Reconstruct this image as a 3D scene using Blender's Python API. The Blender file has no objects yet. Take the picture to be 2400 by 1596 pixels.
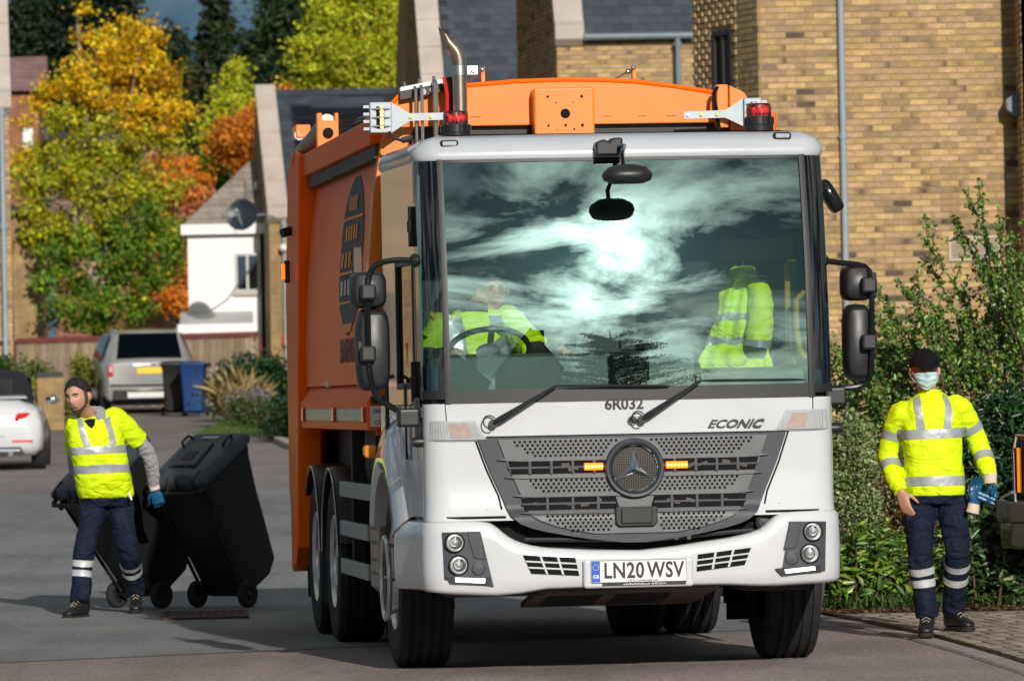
import bpy, bmesh, math, random
import numpy as np
from mathutils import Vector, Matrix, Euler, Quaternion
random.seed(7); RNG = np.random.default_rng(7)
SC = bpy.context.scene
COL = SC.collection
# ---------------------------------------------------------------- camera, sky, sun, exposure
FPX = 14000.0; CAMH = 1.5; ROLL = 0.02; HOR = 135.0      # focal length in photo pixels (2400 wide), eye height, roll, horizon offset
cam_d = bpy.data.cameras.new('camera'); cam = bpy.data.objects.new('camera', cam_d); COL.objects.link(cam)
cam_d.sensor_width = 36.0; cam_d.lens = FPX * 36.0 / 2400.0
cam_d.clip_start = 0.5; cam_d.clip_end = 4000
cam.matrix_world = Matrix.Translation((0, 0, CAMH)) @ Matrix.Rotation(math.radians(90) + math.atan(HOR / FPX), 4, 'X') @ Matrix.Rotation(-ROLL, 4, 'Z')
cam_d.dof.use_dof = True; cam_d.dof.focus_distance = 33.2; cam_d.dof.aperture_fstop = 8.0
SC.camera = cam
SUN_AZ, SUN_EL = math.radians(13), math.radians(21)       # azimuth: to the right of straight behind the camera
SUN_DIR = Vector((math.sin(SUN_AZ) * math.cos(SUN_EL), -math.cos(SUN_AZ) * math.cos(SUN_EL), math.sin(SUN_EL)))
sun_d = bpy.data.lights.new('sun', 'SUN'); sun_d.energy = 4.0; sun_d.angle = math.radians(0.6); sun_d.color = (1.0, 0.94, 0.86)
sun = bpy.data.objects.new('sun', sun_d); COL.objects.link(sun)
sun.rotation_euler = SUN_DIR.to_track_quat('Z', 'Y').to_euler(); sun.location = (10, -10, 40)
world = bpy.data.worlds.new('World'); SC.world = world; world.use_nodes = True
def build_world():
    nt = world.node_tree; N = nt.nodes; L = nt.links
    bg = N['Background']
    sky = N.new('ShaderNodeTexSky'); sky.sky_type = 'NISHITA'; sky.sun_disc = False
    sky.sun_elevation = SUN_EL; sky.sun_rotation = math.pi - SUN_AZ
    sky.air_density = 1.0; sky.dust_density = 1.0; sky.ozone_density = 2.0
    tc = N.new('ShaderNodeTexCoord'); sep = N.new('ShaderNodeSeparateXYZ'); L.new(tc.outputs['Generated'], sep.inputs[0])
    def math_(op, a, b=None, clamp=False):
        n = N.new('ShaderNodeMath'); n.operation = op; n.use_clamp = clamp
        for i, x in enumerate((a, b)):
            if x is None: continue
            if isinstance(x, (int, float)): n.inputs[i].default_value = x
            else: L.new(x, n.inputs[i])
        return n.outputs[0]
    zz = math_('ADD', math_('MAXIMUM', sep.outputs[2], 0.0), 0.42)
    cx = math_('DIVIDE', sep.outputs[0], zz); cy = math_('DIVIDE', sep.outputs[1], zz)
    cmb = N.new('ShaderNodeCombineXYZ'); L.new(cx, cmb.inputs[0]); L.new(cy, cmb.inputs[1]); cmb.inputs[2].default_value = 14.3
    n1 = N.new('ShaderNodeTexNoise'); n1.inputs['Scale'].default_value = 2.0; n1.inputs['Detail'].default_value = 9; n1.inputs['Roughness'].default_value = 0.6; n1.inputs['Distortion'].default_value = 0.5
    L.new(cmb.outputs[0], n1.inputs['Vector'])
    r1 = N.new('ShaderNodeValToRGB'); r1.color_ramp.elements[0].position = 0.34; r1.color_ramp.elements[1].position = 0.52
    L.new(n1.outputs['Fac'], r1.inputs[0])
    n2 = N.new('ShaderNodeTexNoise'); n2.inputs['Scale'].default_value = 3.2; n2.inputs['Detail'].default_value = 8; n2.inputs['Roughness'].default_value = 0.6; n2.inputs['Distortion'].default_value = 0.4
    mp = N.new('ShaderNodeMapping'); mp.inputs['Location'].default_value = (5.2, 1.3, 0.4); L.new(cmb.outputs[0], mp.inputs[0]); L.new(mp.outputs[0], n2.inputs['Vector'])
    r2 = N.new('ShaderNodeValToRGB'); r2.color_ramp.elements[0].position = 0.45; r2.color_ramp.elements[0].color = (0.06, 0.20, 0.25, 1)
    r2.color_ramp.elements[1].position = 0.62; r2.color_ramp.elements[1].color = (7.5, 7.3, 6.8, 1)
    L.new(n2.outputs['Fac'], r2.inputs[0])
    # clouds shine brighter towards the sun that stands behind them
    dot = N.new('ShaderNodeVectorMath'); dot.operation = 'DOT_PRODUCT'; L.new(tc.outputs['Generated'], dot.inputs[0]); dot.inputs[1].default_value = SUN_DIR
    glow = math_('POWER', math_('MAXIMUM', dot.outputs['Value'], 0.0), 26.0)
    core = math_('MULTIPLY', math_('POWER', math_('MAXIMUM', dot.outputs['Value'], 0.0), 160.0), 9.0)
    gl = math_('ADD', math_('ADD', math_('MULTIPLY', glow, 4.0), core), 1.0)
    cl = N.new('ShaderNodeMix'); cl.data_type = 'RGBA'; cl.blend_type = 'MULTIPLY'; cl.inputs[0].default_value = 1.0
    L.new(r2.outputs[0], cl.inputs[6]); L.new(gl, cl.inputs[7])
    mx = N.new('ShaderNodeMix'); mx.data_type = 'RGBA'
    cov = math_('MULTIPLY', r1.outputs[0], 0.9)
    L.new(cov, mx.inputs[0]); L.new(sky.outputs[0], mx.inputs[6]); L.new(cl.outputs[2], mx.inputs[7])
    # towards the horizon everything sinks into slate blue distance
    hz = N.new('ShaderNodeMapRange'); hz.interpolation_type = 'SMOOTHSTEP'; hz.inputs['From Min'].default_value = 0.02; hz.inputs['From Max'].default_value = 0.16; hz.inputs['To Min'].default_value = 0.85; hz.inputs['To Max'].default_value = 0.0
    L.new(sep.outputs[2], hz.inputs['Value']); m2 = N.new('ShaderNodeMix'); m2.data_type = 'RGBA'; L.new(hz.outputs[0], m2.inputs[0]); L.new(mx.outputs[2], m2.inputs[6]); m2.inputs[7].default_value = (0.60, 1.5, 2.6, 1)
    L.new(m2.outputs[2], bg.inputs['Color']); bg.inputs['Strength'].default_value = 0.095
build_world()
SC.view_settings.view_transform = 'Standard'; SC.view_settings.look = 'None'
SC.view_settings.exposure = 0.0; SC.view_settings.gamma = 1.0; SC.view_settings.use_curve_mapping = False
SC.cycles.max_bounces = 8; SC.cycles.transparent_max_bounces = 16; SC.cycles.caustics_reflective = False; SC.cycles.caustics_refractive = False
SC.cycles.sample_clamp_indirect = 6.0
try:
    SC.cycles.use_denoising = True
except Exception: pass

# ---------------------------------------------------------------- measuring helpers
K = 2400.0 / 2358.0
def W(px, py, Y):                       # where a line of sight meets the vertical plane at distance Y
    u, v = px - 1200.0, py - 798.0
    x = u - ROLL * v; y = v + ROLL * u
    return Vector((x * Y / FPX, Y, CAMH - (y - HOR) * Y / FPX))
def gz(Y):                              # the street climbs gently beyond the lorry
    Y = min(Y, 175.0); t = max(0.0, Y - 45.0)
    return 0.0175 * (t - 7.0 * (1 - math.exp(-t / 7.0)))
def G(px, Y): p = W(px, 900, Y); return Vector((p.x, Y, gz(Y)))

# ---------------------------------------------------------------- object helpers
def tag(o, label=None, cat=None, group=None, kind=None):
    if label: o['label'] = label
    if cat: o['category'] = cat
    if group: o['group'] = group
    if kind: o['kind'] = kind
    return o
def empty(name, loc=(0, 0, 0), rot=(0, 0, 0), label=None, cat=None, group=None, parent=None):
    o = bpy.data.objects.new(name, None); COL.objects.link(o); o.location = loc; o.rotation_euler = rot
    o.empty_display_size = 0.2
    if parent: o.parent = parent
    return tag(o, label, cat, group)
def copy_tree(o, parent=None):
    c = o.copy(); COL.objects.link(c); c.parent = parent
    for ch in list(o.children): copy_tree(ch, c)
    return c
class MB:
    def __init__(s): s.v = []; s.f = []; s.m = []; s.sm = []
    def add(s, verts, faces, mi=0, smooth=False):
        b = len(s.v); s.v += [tuple(p) for p in verts]
        for f in faces: s.f.append(tuple(i + b for i in f)); s.m.append(mi); s.sm.append(smooth)
        return s
    def box(s, c, d, mi=0, R=None, taper=1.0):
        c = Vector(c); hx, hy, hz = d[0] / 2, d[1] / 2, d[2] / 2
        vs = []
        for k, z in enumerate((-hz, hz)):
            t = taper if k else 1.0
            for x, y in ((-hx, -hy), (hx, -hy), (hx, hy), (-hx, hy)):
                p = Vector((x * t, y * t, z)); vs.append(c + (R @ p if R is not None else p))
        return s.add(vs, [(3, 2, 1, 0), (4, 5, 6, 7), (0, 1, 5, 4), (1, 2, 6, 5), (2, 3, 7, 6), (3, 0, 4, 7)], mi)
    def bx(s, x0, x1, y0, y1, z0, z1, mi=0):
        return s.box(((x0 + x1) / 2, (y0 + y1) / 2, (z0 + z1) / 2), (abs(x1 - x0), abs(y1 - y0), abs(z1 - z0)), mi)
    def loft(s, rings, caps=True, mi=0, smooth=True, closed=True):
        n = len(rings[0]); vs = [p for r in rings for p in r]; fs = []
        m = n if closed else n - 1
        for i in range(len(rings) - 1):
            for j in range(m):
                k = (j + 1) % n
                fs.append((i * n + j, i * n + k, (i + 1) * n + k, (i + 1) * n + j))
        s.add(vs, fs, mi, smooth)
        if caps and closed:
            s.add(rings[0], [tuple(range(n))[::-1]], mi, False); s.add(rings[-1], [tuple(range(n))], mi, False)
        return s
    def cyl(s, p0, p1, r0, r1=None, n=16, mi=0, caps=True, smooth=True):
        p0, p1 = Vector(p0), Vector(p1); r1 = r0 if r1 is None else r1
        q = (p1 - p0).to_track_quat('Z', 'Y'); rings = []
        for p, r in ((p0, r0), (p1, r1)):
            rings.append([p + q @ Vector((r * math.cos(2 * math.pi * i / n), r * math.sin(2 * math.pi * i / n), 0)) for i in range(n)])
        return s.loft(rings, caps, mi, smooth)
    def tube(s, pts, r, n=10, mi=0, caps=True):
        pts = [Vector(p) for p in pts]; rs = r if isinstance(r, (list, tuple)) else [r] * len(pts)
        rings = []; prev = None
        for i, p in enumerate(pts):
            t = (pts[min(i + 1, len(pts) - 1)] - pts[max(i - 1, 0)])
            t = t.normalized() if t.length > 1e-9 else Vector((0, 0, 1))
            if prev is None:
                a = Vector((0, 0, 1)) if abs(t.z) < 0.9 else Vector((1, 0, 0)); u = t.cross(a).normalized()
            else:
                u = (prev - t * prev.dot(t)); u = u.normalized() if u.length > 1e-6 else t.orthogonal().normalized()
            prev = u; w = t.cross(u)
            rings.append([p + u * rs[i] * math.cos(2 * math.pi * j / n) + w * rs[i] * math.sin(2 * math.pi * j / n) for j in range(n)])
        return s.loft(rings, caps, mi, True)
    def revolve(s, prof, o, ax, n=24, mi=0, smooth=True, closed=False):
        o = Vector(o); q = Vector(ax).to_track_quat('Z', 'Y'); rings = []
        for r, h in prof:
            rings.append([o + q @ Vector((max(r, 1e-4) * math.cos(2 * math.pi * i / n), max(r, 1e-4) * math.sin(2 * math.pi * i / n), h)) for i in range(n)])
        if closed: rings.append(rings[0])
        return s.loft(rings, False, mi, smooth)
    def prism(s, poly, off, mi=0, smooth=False):
        a = [Vector(p) for p in poly]; o = Vector(off); b = [p + o for p in a]; n = len(a)
        s.add(a + b, [tuple(range(n))[::-1], tuple(range(n, 2 * n))] + [(i, (i + 1) % n, n + (i + 1) % n, n + i) for i in range(n)], mi, smooth)
        return s
    def grid(s, fn, nu, nv, mi=0, smooth=True):
        vs = [fn(i / nu, j / nv) for i in range(nu + 1) for j in range(nv + 1)]
        fs = [(i * (nv + 1) + j, (i + 1) * (nv + 1) + j, (i + 1) * (nv + 1) + j + 1, i * (nv + 1) + j + 1) for i in range(nu) for j in range(nv)]
        return s.add(vs, fs, mi, smooth)
    def sphere(s, c, r, nu=16, nv=10, mi=0, R=None):
        c = Vector(c); r = Vector((r, r, r)) if isinstance(r, (int, float)) else Vector(r)
        rings = []
        for i in range(nv + 1):
            th = math.pi * i / nv; rad = max(math.sin(th), 1e-3)
            ring = []
            for j in range(nu):
                ph = 2 * math.pi * j / nu
                p = Vector((r.x * rad * math.cos(ph), r.y * rad * math.sin(ph), -r.z * math.cos(th)))
                ring.append(c + (R @ p if R is not None else p))
            rings.append(ring)
        return s.loft(rings, True, mi, True)
    def build(s, name, mats, parent=None, bevel=0, seg=2, sharp=35, label=None, cat=None, group=None, kind=None, recalc=True, subsurf=0, loc=None):
        me = bpy.data.meshes.new(name); me.from_pydata(s.v, [], s.f)
        mats = mats if isinstance(mats, (list, tuple)) else [mats]
        for m in mats: me.materials.append(M[m] if isinstance(m, str) else m)
        me.polygons.foreach_set('material_index', s.m); me.polygons.foreach_set('use_smooth', s.sm)
        if recalc:
            bm = bmesh.new(); bm.from_mesh(me); bmesh.ops.remove_doubles(bm, verts=bm.verts, dist=1e-5)
            bmesh.ops.recalc_face_normals(bm, faces=bm.faces); bm.to_mesh(me); bm.free()
        if any(s.sm): me.set_sharp_from_angle(angle=math.radians(sharp))
        me.update()
        o = bpy.data.objects.new(name, me); COL.objects.link(o)
        if loc is not None: o.location = loc
        if parent: o.parent = parent
        if bevel:
            b = o.modifiers.new('bevel', 'BEVEL'); b.width = bevel; b.segments = seg; b.limit_method = 'ANGLE'; b.angle_limit = math.radians(40)
        if subsurf:
            b = o.modifiers.new('sub', 'SUBSURF'); b.levels = subsurf; b.render_levels = subsurf
        return tag(o, label, cat, group, kind)
def text(name, s, size, parent, mat, M4, extrude=0.002, bold=0.0, align='CENTER', sx=1.0, shear=0.0, spacing=1.0):
    cu = bpy.data.curves.new(name, 'FONT'); cu.body = s; cu.size = size; cu.extrude = extrude; cu.offset = bold
    cu.align_x = align; cu.align_y = 'CENTER'; cu.shear = shear; cu.space_character = spacing; cu.resolution_u = 3
    cu.materials.append(M[mat]); o = bpy.data.objects.new(name, cu); COL.objects.link(o)
    if parent: o.parent = parent
    bpy.context.view_layer.update(); me = bpy.data.meshes.new_from_object(o.evaluated_get(bpy.context.evaluated_depsgraph_get())); bpy.data.objects.remove(o)
    me.name = name; o = bpy.data.objects.new(name, me); COL.objects.link(o)
    if parent: o.parent = parent
    o.matrix_local = M4 @ Matrix.Diagonal((sx, 1, 1, 1))
    return o
# ---------------------------------------------------------------- materials (all node based)
M = {}
def mat(name, col, rough=0.5, metal=0.0, var=0.0, scale=6.0, bump=0.0, bscale=40.0, spec=0.5, coat=0.0, col2=None, detail=4, emit=None, estr=0.0, sheen=0.0, trans=0.0, ior=1.45, rvar=0.0, coord='Object', alpha=1.0):
    m = bpy.data.materials.new(name); m.use_nodes = True; nt = m.node_tree; N, L = nt.nodes, nt.links
    b = N['Principled BSDF']; c4 = (*col, 1)
    b.inputs['Base Color'].default_value = c4; b.inputs['Roughness'].default_value = rough; b.inputs['Metallic'].default_value = metal
    b.inputs['Specular IOR Level'].default_value = spec; b.inputs['IOR'].default_value = ior
    b.inputs['Coat Weight'].default_value = coat; b.inputs['Coat Roughness'].default_value = 0.04
    b.inputs['Transmission Weight'].default_value = trans; b.inputs['Alpha'].default_value = alpha
    if sheen: b.inputs['Sheen Weight'].default_value = sheen
    if emit: b.inputs['Emission Color'].default_value = (*emit, 1); b.inputs['Emission Strength'].default_value = estr
    if var or bump or rvar or col2:
        tc = N.new('ShaderNodeTexCoord')
    if var or col2 or rvar:
        nz = N.new('ShaderNodeTexNoise'); nz.inputs['Scale'].default_value = scale; nz.inputs['Detail'].default_value = detail; nz.inputs['Roughness'].default_value = 0.6
        L.new(tc.outputs[coord], nz.inputs['Vector'])
        if var or col2:
            rp = N.new('ShaderNodeValToRGB'); rp.color_ramp.elements[0].position = 0.3; rp.color_ramp.elements[1].position = 0.7
            a = col2 if col2 else tuple(c * (1 - var) for c in col); z = col if col2 else tuple(min(c * (1 + var), 1) for c in col)
            rp.color_ramp.elements[0].color = (*a, 1); rp.color_ramp.elements[1].color = (*z, 1)
            L.new(nz.outputs['Fac'], rp.inputs[0]); L.new(rp.outputs[0], b.inputs['Base Color'])
        if rvar:
            mr = N.new('ShaderNodeMapRange'); mr.inputs['To Min'].default_value = max(rough - rvar, 0.02); mr.inputs['To Max'].default_value = rough + rvar
            L.new(nz.outputs['Fac'], mr.inputs['Value']); L.new(mr.outputs[0], b.inputs['Roughness'])
    if bump:
        nb = N.new('ShaderNodeTexNoise'); nb.inputs['Scale'].default_value = bscale; nb.inputs['Detail'].default_value = 5
        L.new(tc.outputs[coord], nb.inputs['Vector'])
        bp = N.new('ShaderNodeBump'); bp.inputs['Strength'].default_value = bump; bp.inputs['Distance'].default_value = 0.01
        L.new(nb.outputs['Fac'], bp.inputs['Height']); L.new(bp.outputs[0], b.inputs['Normal'])
    M[name] = m; return m
def creases(name, sx, sz, strength, dist=0.03, tilt=0.5):
    m = M[name]; N, L = m.node_tree.nodes, m.node_tree.links; tc = N.new('ShaderNodeTexCoord'); b = N['Principled BSDF']; h = None
    for k, (a, rot) in enumerate(((1.0, tilt), (1.9, -tilt * .7))):
        mp = N.new('ShaderNodeMapping'); mp.inputs['Scale'].default_value = (sx * a, sx * a, sz * a); mp.inputs['Rotation'].default_value = (rot * .3, rot, 0); L.new(tc.outputs['Object'], mp.inputs[0])
        nz = N.new('ShaderNodeTexNoise'); nz.inputs['Scale'].default_value = 1.0; nz.inputs['Detail'].default_value = 2; nz.inputs['Distortion'].default_value = 1.2; L.new(mp.outputs[0], nz.inputs['Vector'])
        rg = N.new('ShaderNodeMath'); rg.operation = 'PINGPONG'; rg.inputs[1].default_value = 0.5; sc = N.new('ShaderNodeMath'); sc.operation = 'MULTIPLY'; sc.inputs[1].default_value = 2.2; L.new(nz.outputs['Fac'], sc.inputs[0]); L.new(sc.outputs[0], rg.inputs[0])
        if h is None: h = rg.outputs[0]
        else:
            ad = N.new('ShaderNodeMath'); ad.operation = 'MULTIPLY_ADD'; ad.inputs[1].default_value = .5; L.new(rg.outputs[0], ad.inputs[0]); L.new(h, ad.inputs[2]); h = ad.outputs[0]
    bp = N.new('ShaderNodeBump'); bp.inputs['Strength'].default_value = strength; bp.inputs['Distance'].default_value = dist; L.new(h, bp.inputs['Height']); L.new(bp.outputs[0], b.inputs['Normal'])
def attr_mat(name, rough=0.85, bump=0.3, bscale=60, spec=0.3, noise=0.18, nscale=12, translucent=0.0, attr='tint'):
    """colour read per piece from its colour attribute, with fine grain laid over it"""
    m = bpy.data.materials.new(name); m.use_nodes = True; nt = m.node_tree; N, L = nt.nodes, nt.links
    b = N['Principled BSDF']; b.inputs['Roughness'].default_value = rough; b.inputs['Specular IOR Level'].default_value = spec
    a = N.new('ShaderNodeAttribute'); a.attribute_name = attr
    tc = N.new('ShaderNodeTexCoord'); col = a.outputs['Color']
    if noise:
        nz = N.new('ShaderNodeTexNoise'); nz.inputs['Scale'].default_value = nscale; nz.inputs['Detail'].default_value = 5; L.new(tc.outputs['Object'], nz.inputs['Vector'])
        mr = N.new('ShaderNodeMapRange'); mr.inputs['From Min'].default_value = 0.25; mr.inputs['From Max'].default_value = 0.75
        mr.inputs['To Min'].default_value = 1 - noise; mr.inputs['To Max'].default_value = 1 + noise; L.new(nz.outputs['Fac'], mr.inputs['Value'])
        mx = N.new('ShaderNodeVectorMath'); mx.operation = 'SCALE'; L.new(col, mx.inputs[0]); L.new(mr.outputs[0], mx.inputs['Scale']); col = mx.outputs[0]
    L.new(col, b.inputs['Base Color'])
    if bump:
        nb = N.new('ShaderNodeTexNoise'); nb.inputs['Scale'].default_value = bscale; nb.inputs['Detail'].default_value = 4; L.new(tc.outputs['Object'], nb.inputs['Vector'])
        bp = N.new('ShaderNodeBump'); bp.inputs['Strength'].default_value = bump; bp.inputs['Distance'].default_value = 0.01
        L.new(nb.outputs['Fac'], bp.inputs['Height']); L.new(bp.outputs[0], b.inputs['Normal'])
    if translucent:
        tr = N.new('ShaderNodeBsdfTranslucent'); L.new(col, tr.inputs['Color'])
        ms = N.new('ShaderNodeMixShader'); ms.inputs[0].default_value = translucent
        L.new(b.outputs[0], ms.inputs[1]); L.new(tr.outputs[0], ms.inputs[2]); L.new(ms.outputs[0], N['Material Output'].inputs['Surface'])
    M[name] = m; return m
def glass_mat(name, refl=0.3, tint=(0.8, 0.95, 0.92), rtint=(1, 1, 1), rough=0.005):
    m = bpy.data.materials.new(name); m.use_nodes = True; nt = m.node_tree; N, L = nt.nodes, nt.links
    N.remove(N['Principled BSDF'])
    t = N.new('ShaderNodeBsdfTransparent'); t.inputs[0].default_value = (*tint, 1)
    g = N.new('ShaderNodeBsdfGlossy'); g.inputs['Color'].default_value = (*rtint, 1); g.inputs['Roughness'].default_value = rough
    lw = N.new('ShaderNodeLayerWeight'); lw.inputs[0].default_value = 0.25
    mr = N.new('ShaderNodeMapRange'); mr.inputs['To Min'].default_value = refl; mr.inputs['To Max'].default_value = 1.0; L.new(lw.outputs['Fresnel'], mr.inputs['Value'])
    ms = N.new('ShaderNodeMixShader'); L.new(mr.outputs[0], ms.inputs[0]); L.new(t.outputs[0], ms.inputs[1]); L.new(g.outputs[0], ms.inputs[2])
    L.new(ms.outputs[0], N['Material Output'].inputs['Surface']); M[name] = m; return m
mat('white_paint', (0.58, 0.60, 0.62), rough=0.18, coat=0.9, rvar=0.06, scale=2.5, var=0.045, detail=8)
mat('roof_sky_tint', (0.46, 0.49, 0.53), rough=0.3, coat=0.7, var=0.06, scale=3)  # cab white with the sky's blue-grey reflection put into the colour
mat('orange_gloss', (0.95, 0.15, 0.003), rough=0.38, coat=0.05, spec=0.12, var=0.05, scale=1.5, rvar=0.05)
mat('orange_paint', (0.95, 0.145, 0.002), rough=0.45, coat=0.04, spec=0.15, var=0.05, scale=1.5, rvar=0.05)
mat('orange_satin', (0.82, 0.22, 0.02), rough=0.38, coat=0.5, var=0.06, scale=3, bump=0.05, bscale=90)
mat('dark_grey_plastic', (0.045, 0.052, 0.062), rough=0.5, var=0.15, scale=8, bump=0.06, bscale=150)
mat('mid_grey_plastic', (0.130, 0.135, 0.142), rough=0.48, var=0.12, scale=6, bump=0.06, bscale=150)
mat('black_plastic', (0.016, 0.017, 0.019), rough=0.40, var=0.2, scale=8, bump=0.015, bscale=120)
mat('black_gloss', (0.008, 0.009, 0.010), rough=0.08, spec=0.5)
mat('matt_black', (0.010, 0.010, 0.011), rough=0.9, spec=0.2)
mat('rubber', (0.022, 0.022, 0.023), rough=0.85, var=0.25, scale=20, bump=0.15, bscale=90, spec=0.3)
mat('chrome', (0.82, 0.84, 0.87), rough=0.06, metal=1.0)
mat('steel', (0.55, 0.55, 0.54), rough=0.3, metal=1.0, var=0.15, scale=12)
mat('stainless', (0.52, 0.44, 0.33), rough=0.24, metal=1.0, var=0.12, scale=6)
mat('grey_metal', (0.36, 0.41, 0.44), rough=0.45, metal=0.2, var=0.08, scale=10)
mat('guard_grey', (0.30, 0.33, 0.32), rough=0.5, var=0.06, scale=5)
mat('tan_metal', (0.36, 0.31, 0.26), rough=0.5, metal=0.4, var=0.12, scale=6)
mat('chassis_black', (0.020, 0.020, 0.021), rough=0.65, var=0.3, scale=4)
mat('chassis_brown', (0.10, 0.075, 0.06), rough=0.7, var=0.3, scale=5)
mat('lens_rib', (0.34, 0.35, 0.36), rough=0.15, coat=0.5)
mat('lamp_lens', (0.44, 0.46, 0.47), rough=0.08, var=0.12, scale=30, spec=0.6, coat=0.6)
mat('lamp_pink', (0.46, 0.34, 0.29), rough=0.1, var=0.15, scale=30, coat=0.6)
mat('amber_lens', (0.85, 0.26, 0.01), rough=0.12, coat=0.8, var=0.15, scale=25)
mat('red_lens', (0.62, 0.02, 0.015), rough=0.12, coat=0.8, var=0.2, scale=25)
mat('beacon_red', (0.75, 0.05, 0.012), rough=0.1, coat=1.0, var=0.3, scale=18)
mat('amber_lit', (0.9, 0.2, 0.01), rough=0.3, emit=(1.0, 0.13, 0.004), estr=2.4)
mat('led_lit', (1.0, 0.8, 0.4), rough=0.3, emit=(1.0, 0.40, 0.05), estr=3.2)
mat('drl_lit', (1.0, 1.0, 1.0), rough=0.3, emit=(1.0, 1.0, 1.0), estr=1.6)
mat('plate_white', (0.78, 0.78, 0.76), rough=0.35, coat=0.3)
mat('plate_yellow', (0.85, 0.55, 0.03), rough=0.35, coat=0.3)
mat('blue_band', (0.01, 0.10, 0.55), rough=0.35)
mat('ink', (0.012, 0.012, 0.014), rough=0.4)
mat('star_yellow', (0.85, 0.62, 0.05), rough=0.4)
mat('print_white', (0.75, 0.75, 0.75), rough=0.5)
mat('print_grey', (0.03, 0.034, 0.04), rough=0.5, spec=0.2)
mat('print_orange', (0.85, 0.33, 0.03), rough=0.5, spec=0.2)
mat('reflective', (0.42, 0.45, 0.47), rough=0.35, metal=0.35, var=0.18, scale=9, bump=0.25, bscale=30)
mat('hivis', (0.66, 0.88, 0.0), rough=0.75, var=0.05, scale=7, bump=0.35, bscale=22)
mat('navy_cloth', (0.006, 0.010, 0.028), rough=0.8, var=0.35, scale=8, bump=0.6, bscale=16, spec=0.3)
creases('hivis', 2.6, 5.0, 0.5, 0.05, 0.7); creases('navy_cloth', 3.2, 6.0, 0.7, 0.05, 0.6)
mat('grey_knit', (0.33, 0.33, 0.36), rough=0.9, var=0.1, scale=14, bump=0.35, bscale=45, sheen=0.3)
creases('grey_knit', 6.0, 26.0, 0.6, 0.02, 0.2)
mat('dark_knit', (0.05, 0.055, 0.06), rough=0.9, var=0.15, scale=14, bump=0.3, bscale=45)
mat('skin', (0.50, 0.26, 0.17), rough=0.5, var=0.08, scale=30, bump=0.05, bscale=120)
mat('lips', (0.42, 0.14, 0.11), rough=0.45)
mat('hair', (0.012, 0.010, 0.010), rough=0.6, var=0.5, scale=60, bump=0.8, bscale=90)
mat('beard', (0.075, 0.042, 0.032), rough=0.8, var=0.4, scale=80, bump=0.5, bscale=140)
mat('eye_white', (0.30, 0.27, 0.25), rough=0.2)
mat('eye_dark', (0.012, 0.008, 0.006), rough=0.15)
mat('cap_black', (0.006, 0.006, 0.007), rough=0.9, bump=0.2, bscale=80, spec=0.2)
mat('mask_blue', (0.52, 0.72, 0.74), rough=0.7, var=0.05, scale=20)
mat('glove_blue', (0.006, 0.075, 0.17), rough=0.28, var=0.25, scale=30, bump=0.3, bscale=50, coat=0.3)
mat('cuff_cream', (0.62, 0.52, 0.40), rough=0.9, bump=0.3, bscale=90)
mat('boot_black', (0.012, 0.011, 0.011), rough=0.42, var=0.3, scale=20, bump=0.2, bscale=50)
mat('boot_sole', (0.018, 0.016, 0.014), rough=0.8)
mat('bin_black', (0.010, 0.0105, 0.012), rough=0.45, var=0.25, scale=5, bump=0.1, bscale=60)
mat('bin_lid', (0.040, 0.048, 0.065), rough=0.36, var=0.2, scale=6, bump=0.1, bscale=80)
mat('bin_blue', (0.010, 0.045, 0.16), rough=0.45, var=0.15, scale=5, bump=0.1, bscale=60)
mat('yellow_rail', (0.80, 0.42, 0.01), rough=0.35)
mat('dash_grey', (0.13, 0.17, 0.17), rough=0.7, var=0.15, scale=6)
mat('seat_cloth', (0.03, 0.035, 0.04), rough=0.9)
mat('car_white', (0.62, 0.64, 0.66), rough=0.18, coat=1.0)
mat('lamp_chrome', (0.9, 0.9, 0.9), rough=0.3, metal=0.8, var=0.1, scale=60)
mat('car_silver', (0.42, 0.42, 0.41), rough=0.3, metal=0.4, coat=1.0)
mat('car_dark', (0.050, 0.043, 0.038), rough=0.22, metal=0.3, coat=1.0)
mat('soft_top', (0.010, 0.011, 0.016), rough=0.9, bump=0.1, bscale=60)
mat('render_white', (0.80, 0.80, 0.79), rough=0.9, var=0.03, scale=1.5, bump=0.1, bscale=30)
mat('stone_coping', (0.46, 0.40, 0.35), rough=0.9, var=0.14, scale=1.6, bump=0.25, bscale=12)
mat('mortar', (0.30, 0.21, 0.10), rough=0.95, var=0.15, scale=9, bump=0.3, bscale=40)
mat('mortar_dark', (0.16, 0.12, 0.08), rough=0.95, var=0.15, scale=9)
mat('pipe_grey', (0.27, 0.32, 0.36), rough=0.45, var=0.06, scale=3)
mat('gutter_grey', (0.15, 0.19, 0.22), rough=0.45, var=0.08, scale=3)
mat('window_frame_dark', (0.02, 0.022, 0.026), rough=0.5)
mat('window_frame_light', (0.45, 0.46, 0.44), rough=0.5)
mat('vent_cream', (0.50, 0.42, 0.32), rough=0.8)
mat('soil', (0.040, 0.028, 0.020), rough=0.95, var=0.5, scale=9, bump=0.9, bscale=25)
mat('lawn_soil', (0.06, 0.10, 0.02), rough=0.95, var=0.4, scale=5, bump=0.6, bscale=20)
mat('kerb_stone', (0.30, 0.27, 0.24), rough=0.9, var=0.25, scale=7, bump=0.4, bscale=50)
mat('kerb_pale', (0.42, 0.38, 0.33), rough=0.9, var=0.15, scale=4, bump=0.4, bscale=30)
mat('drain_rust', (0.055, 0.032, 0.026), rough=0.75, var=0.4, scale=14, bump=0.5, bscale=60)
mat('trunk_bark', (0.12, 0.095, 0.07), rough=0.95, var=0.35, scale=8, bump=0.8, bscale=14)
mat('trunk_pale', (0.30, 0.25, 0.18), rough=0.95, var=0.35, scale=8, bump=0.8, bscale=14)
mat('stem_brown', (0.10, 0.05, 0.03), rough=0.9, var=0.3, scale=12)
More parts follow.
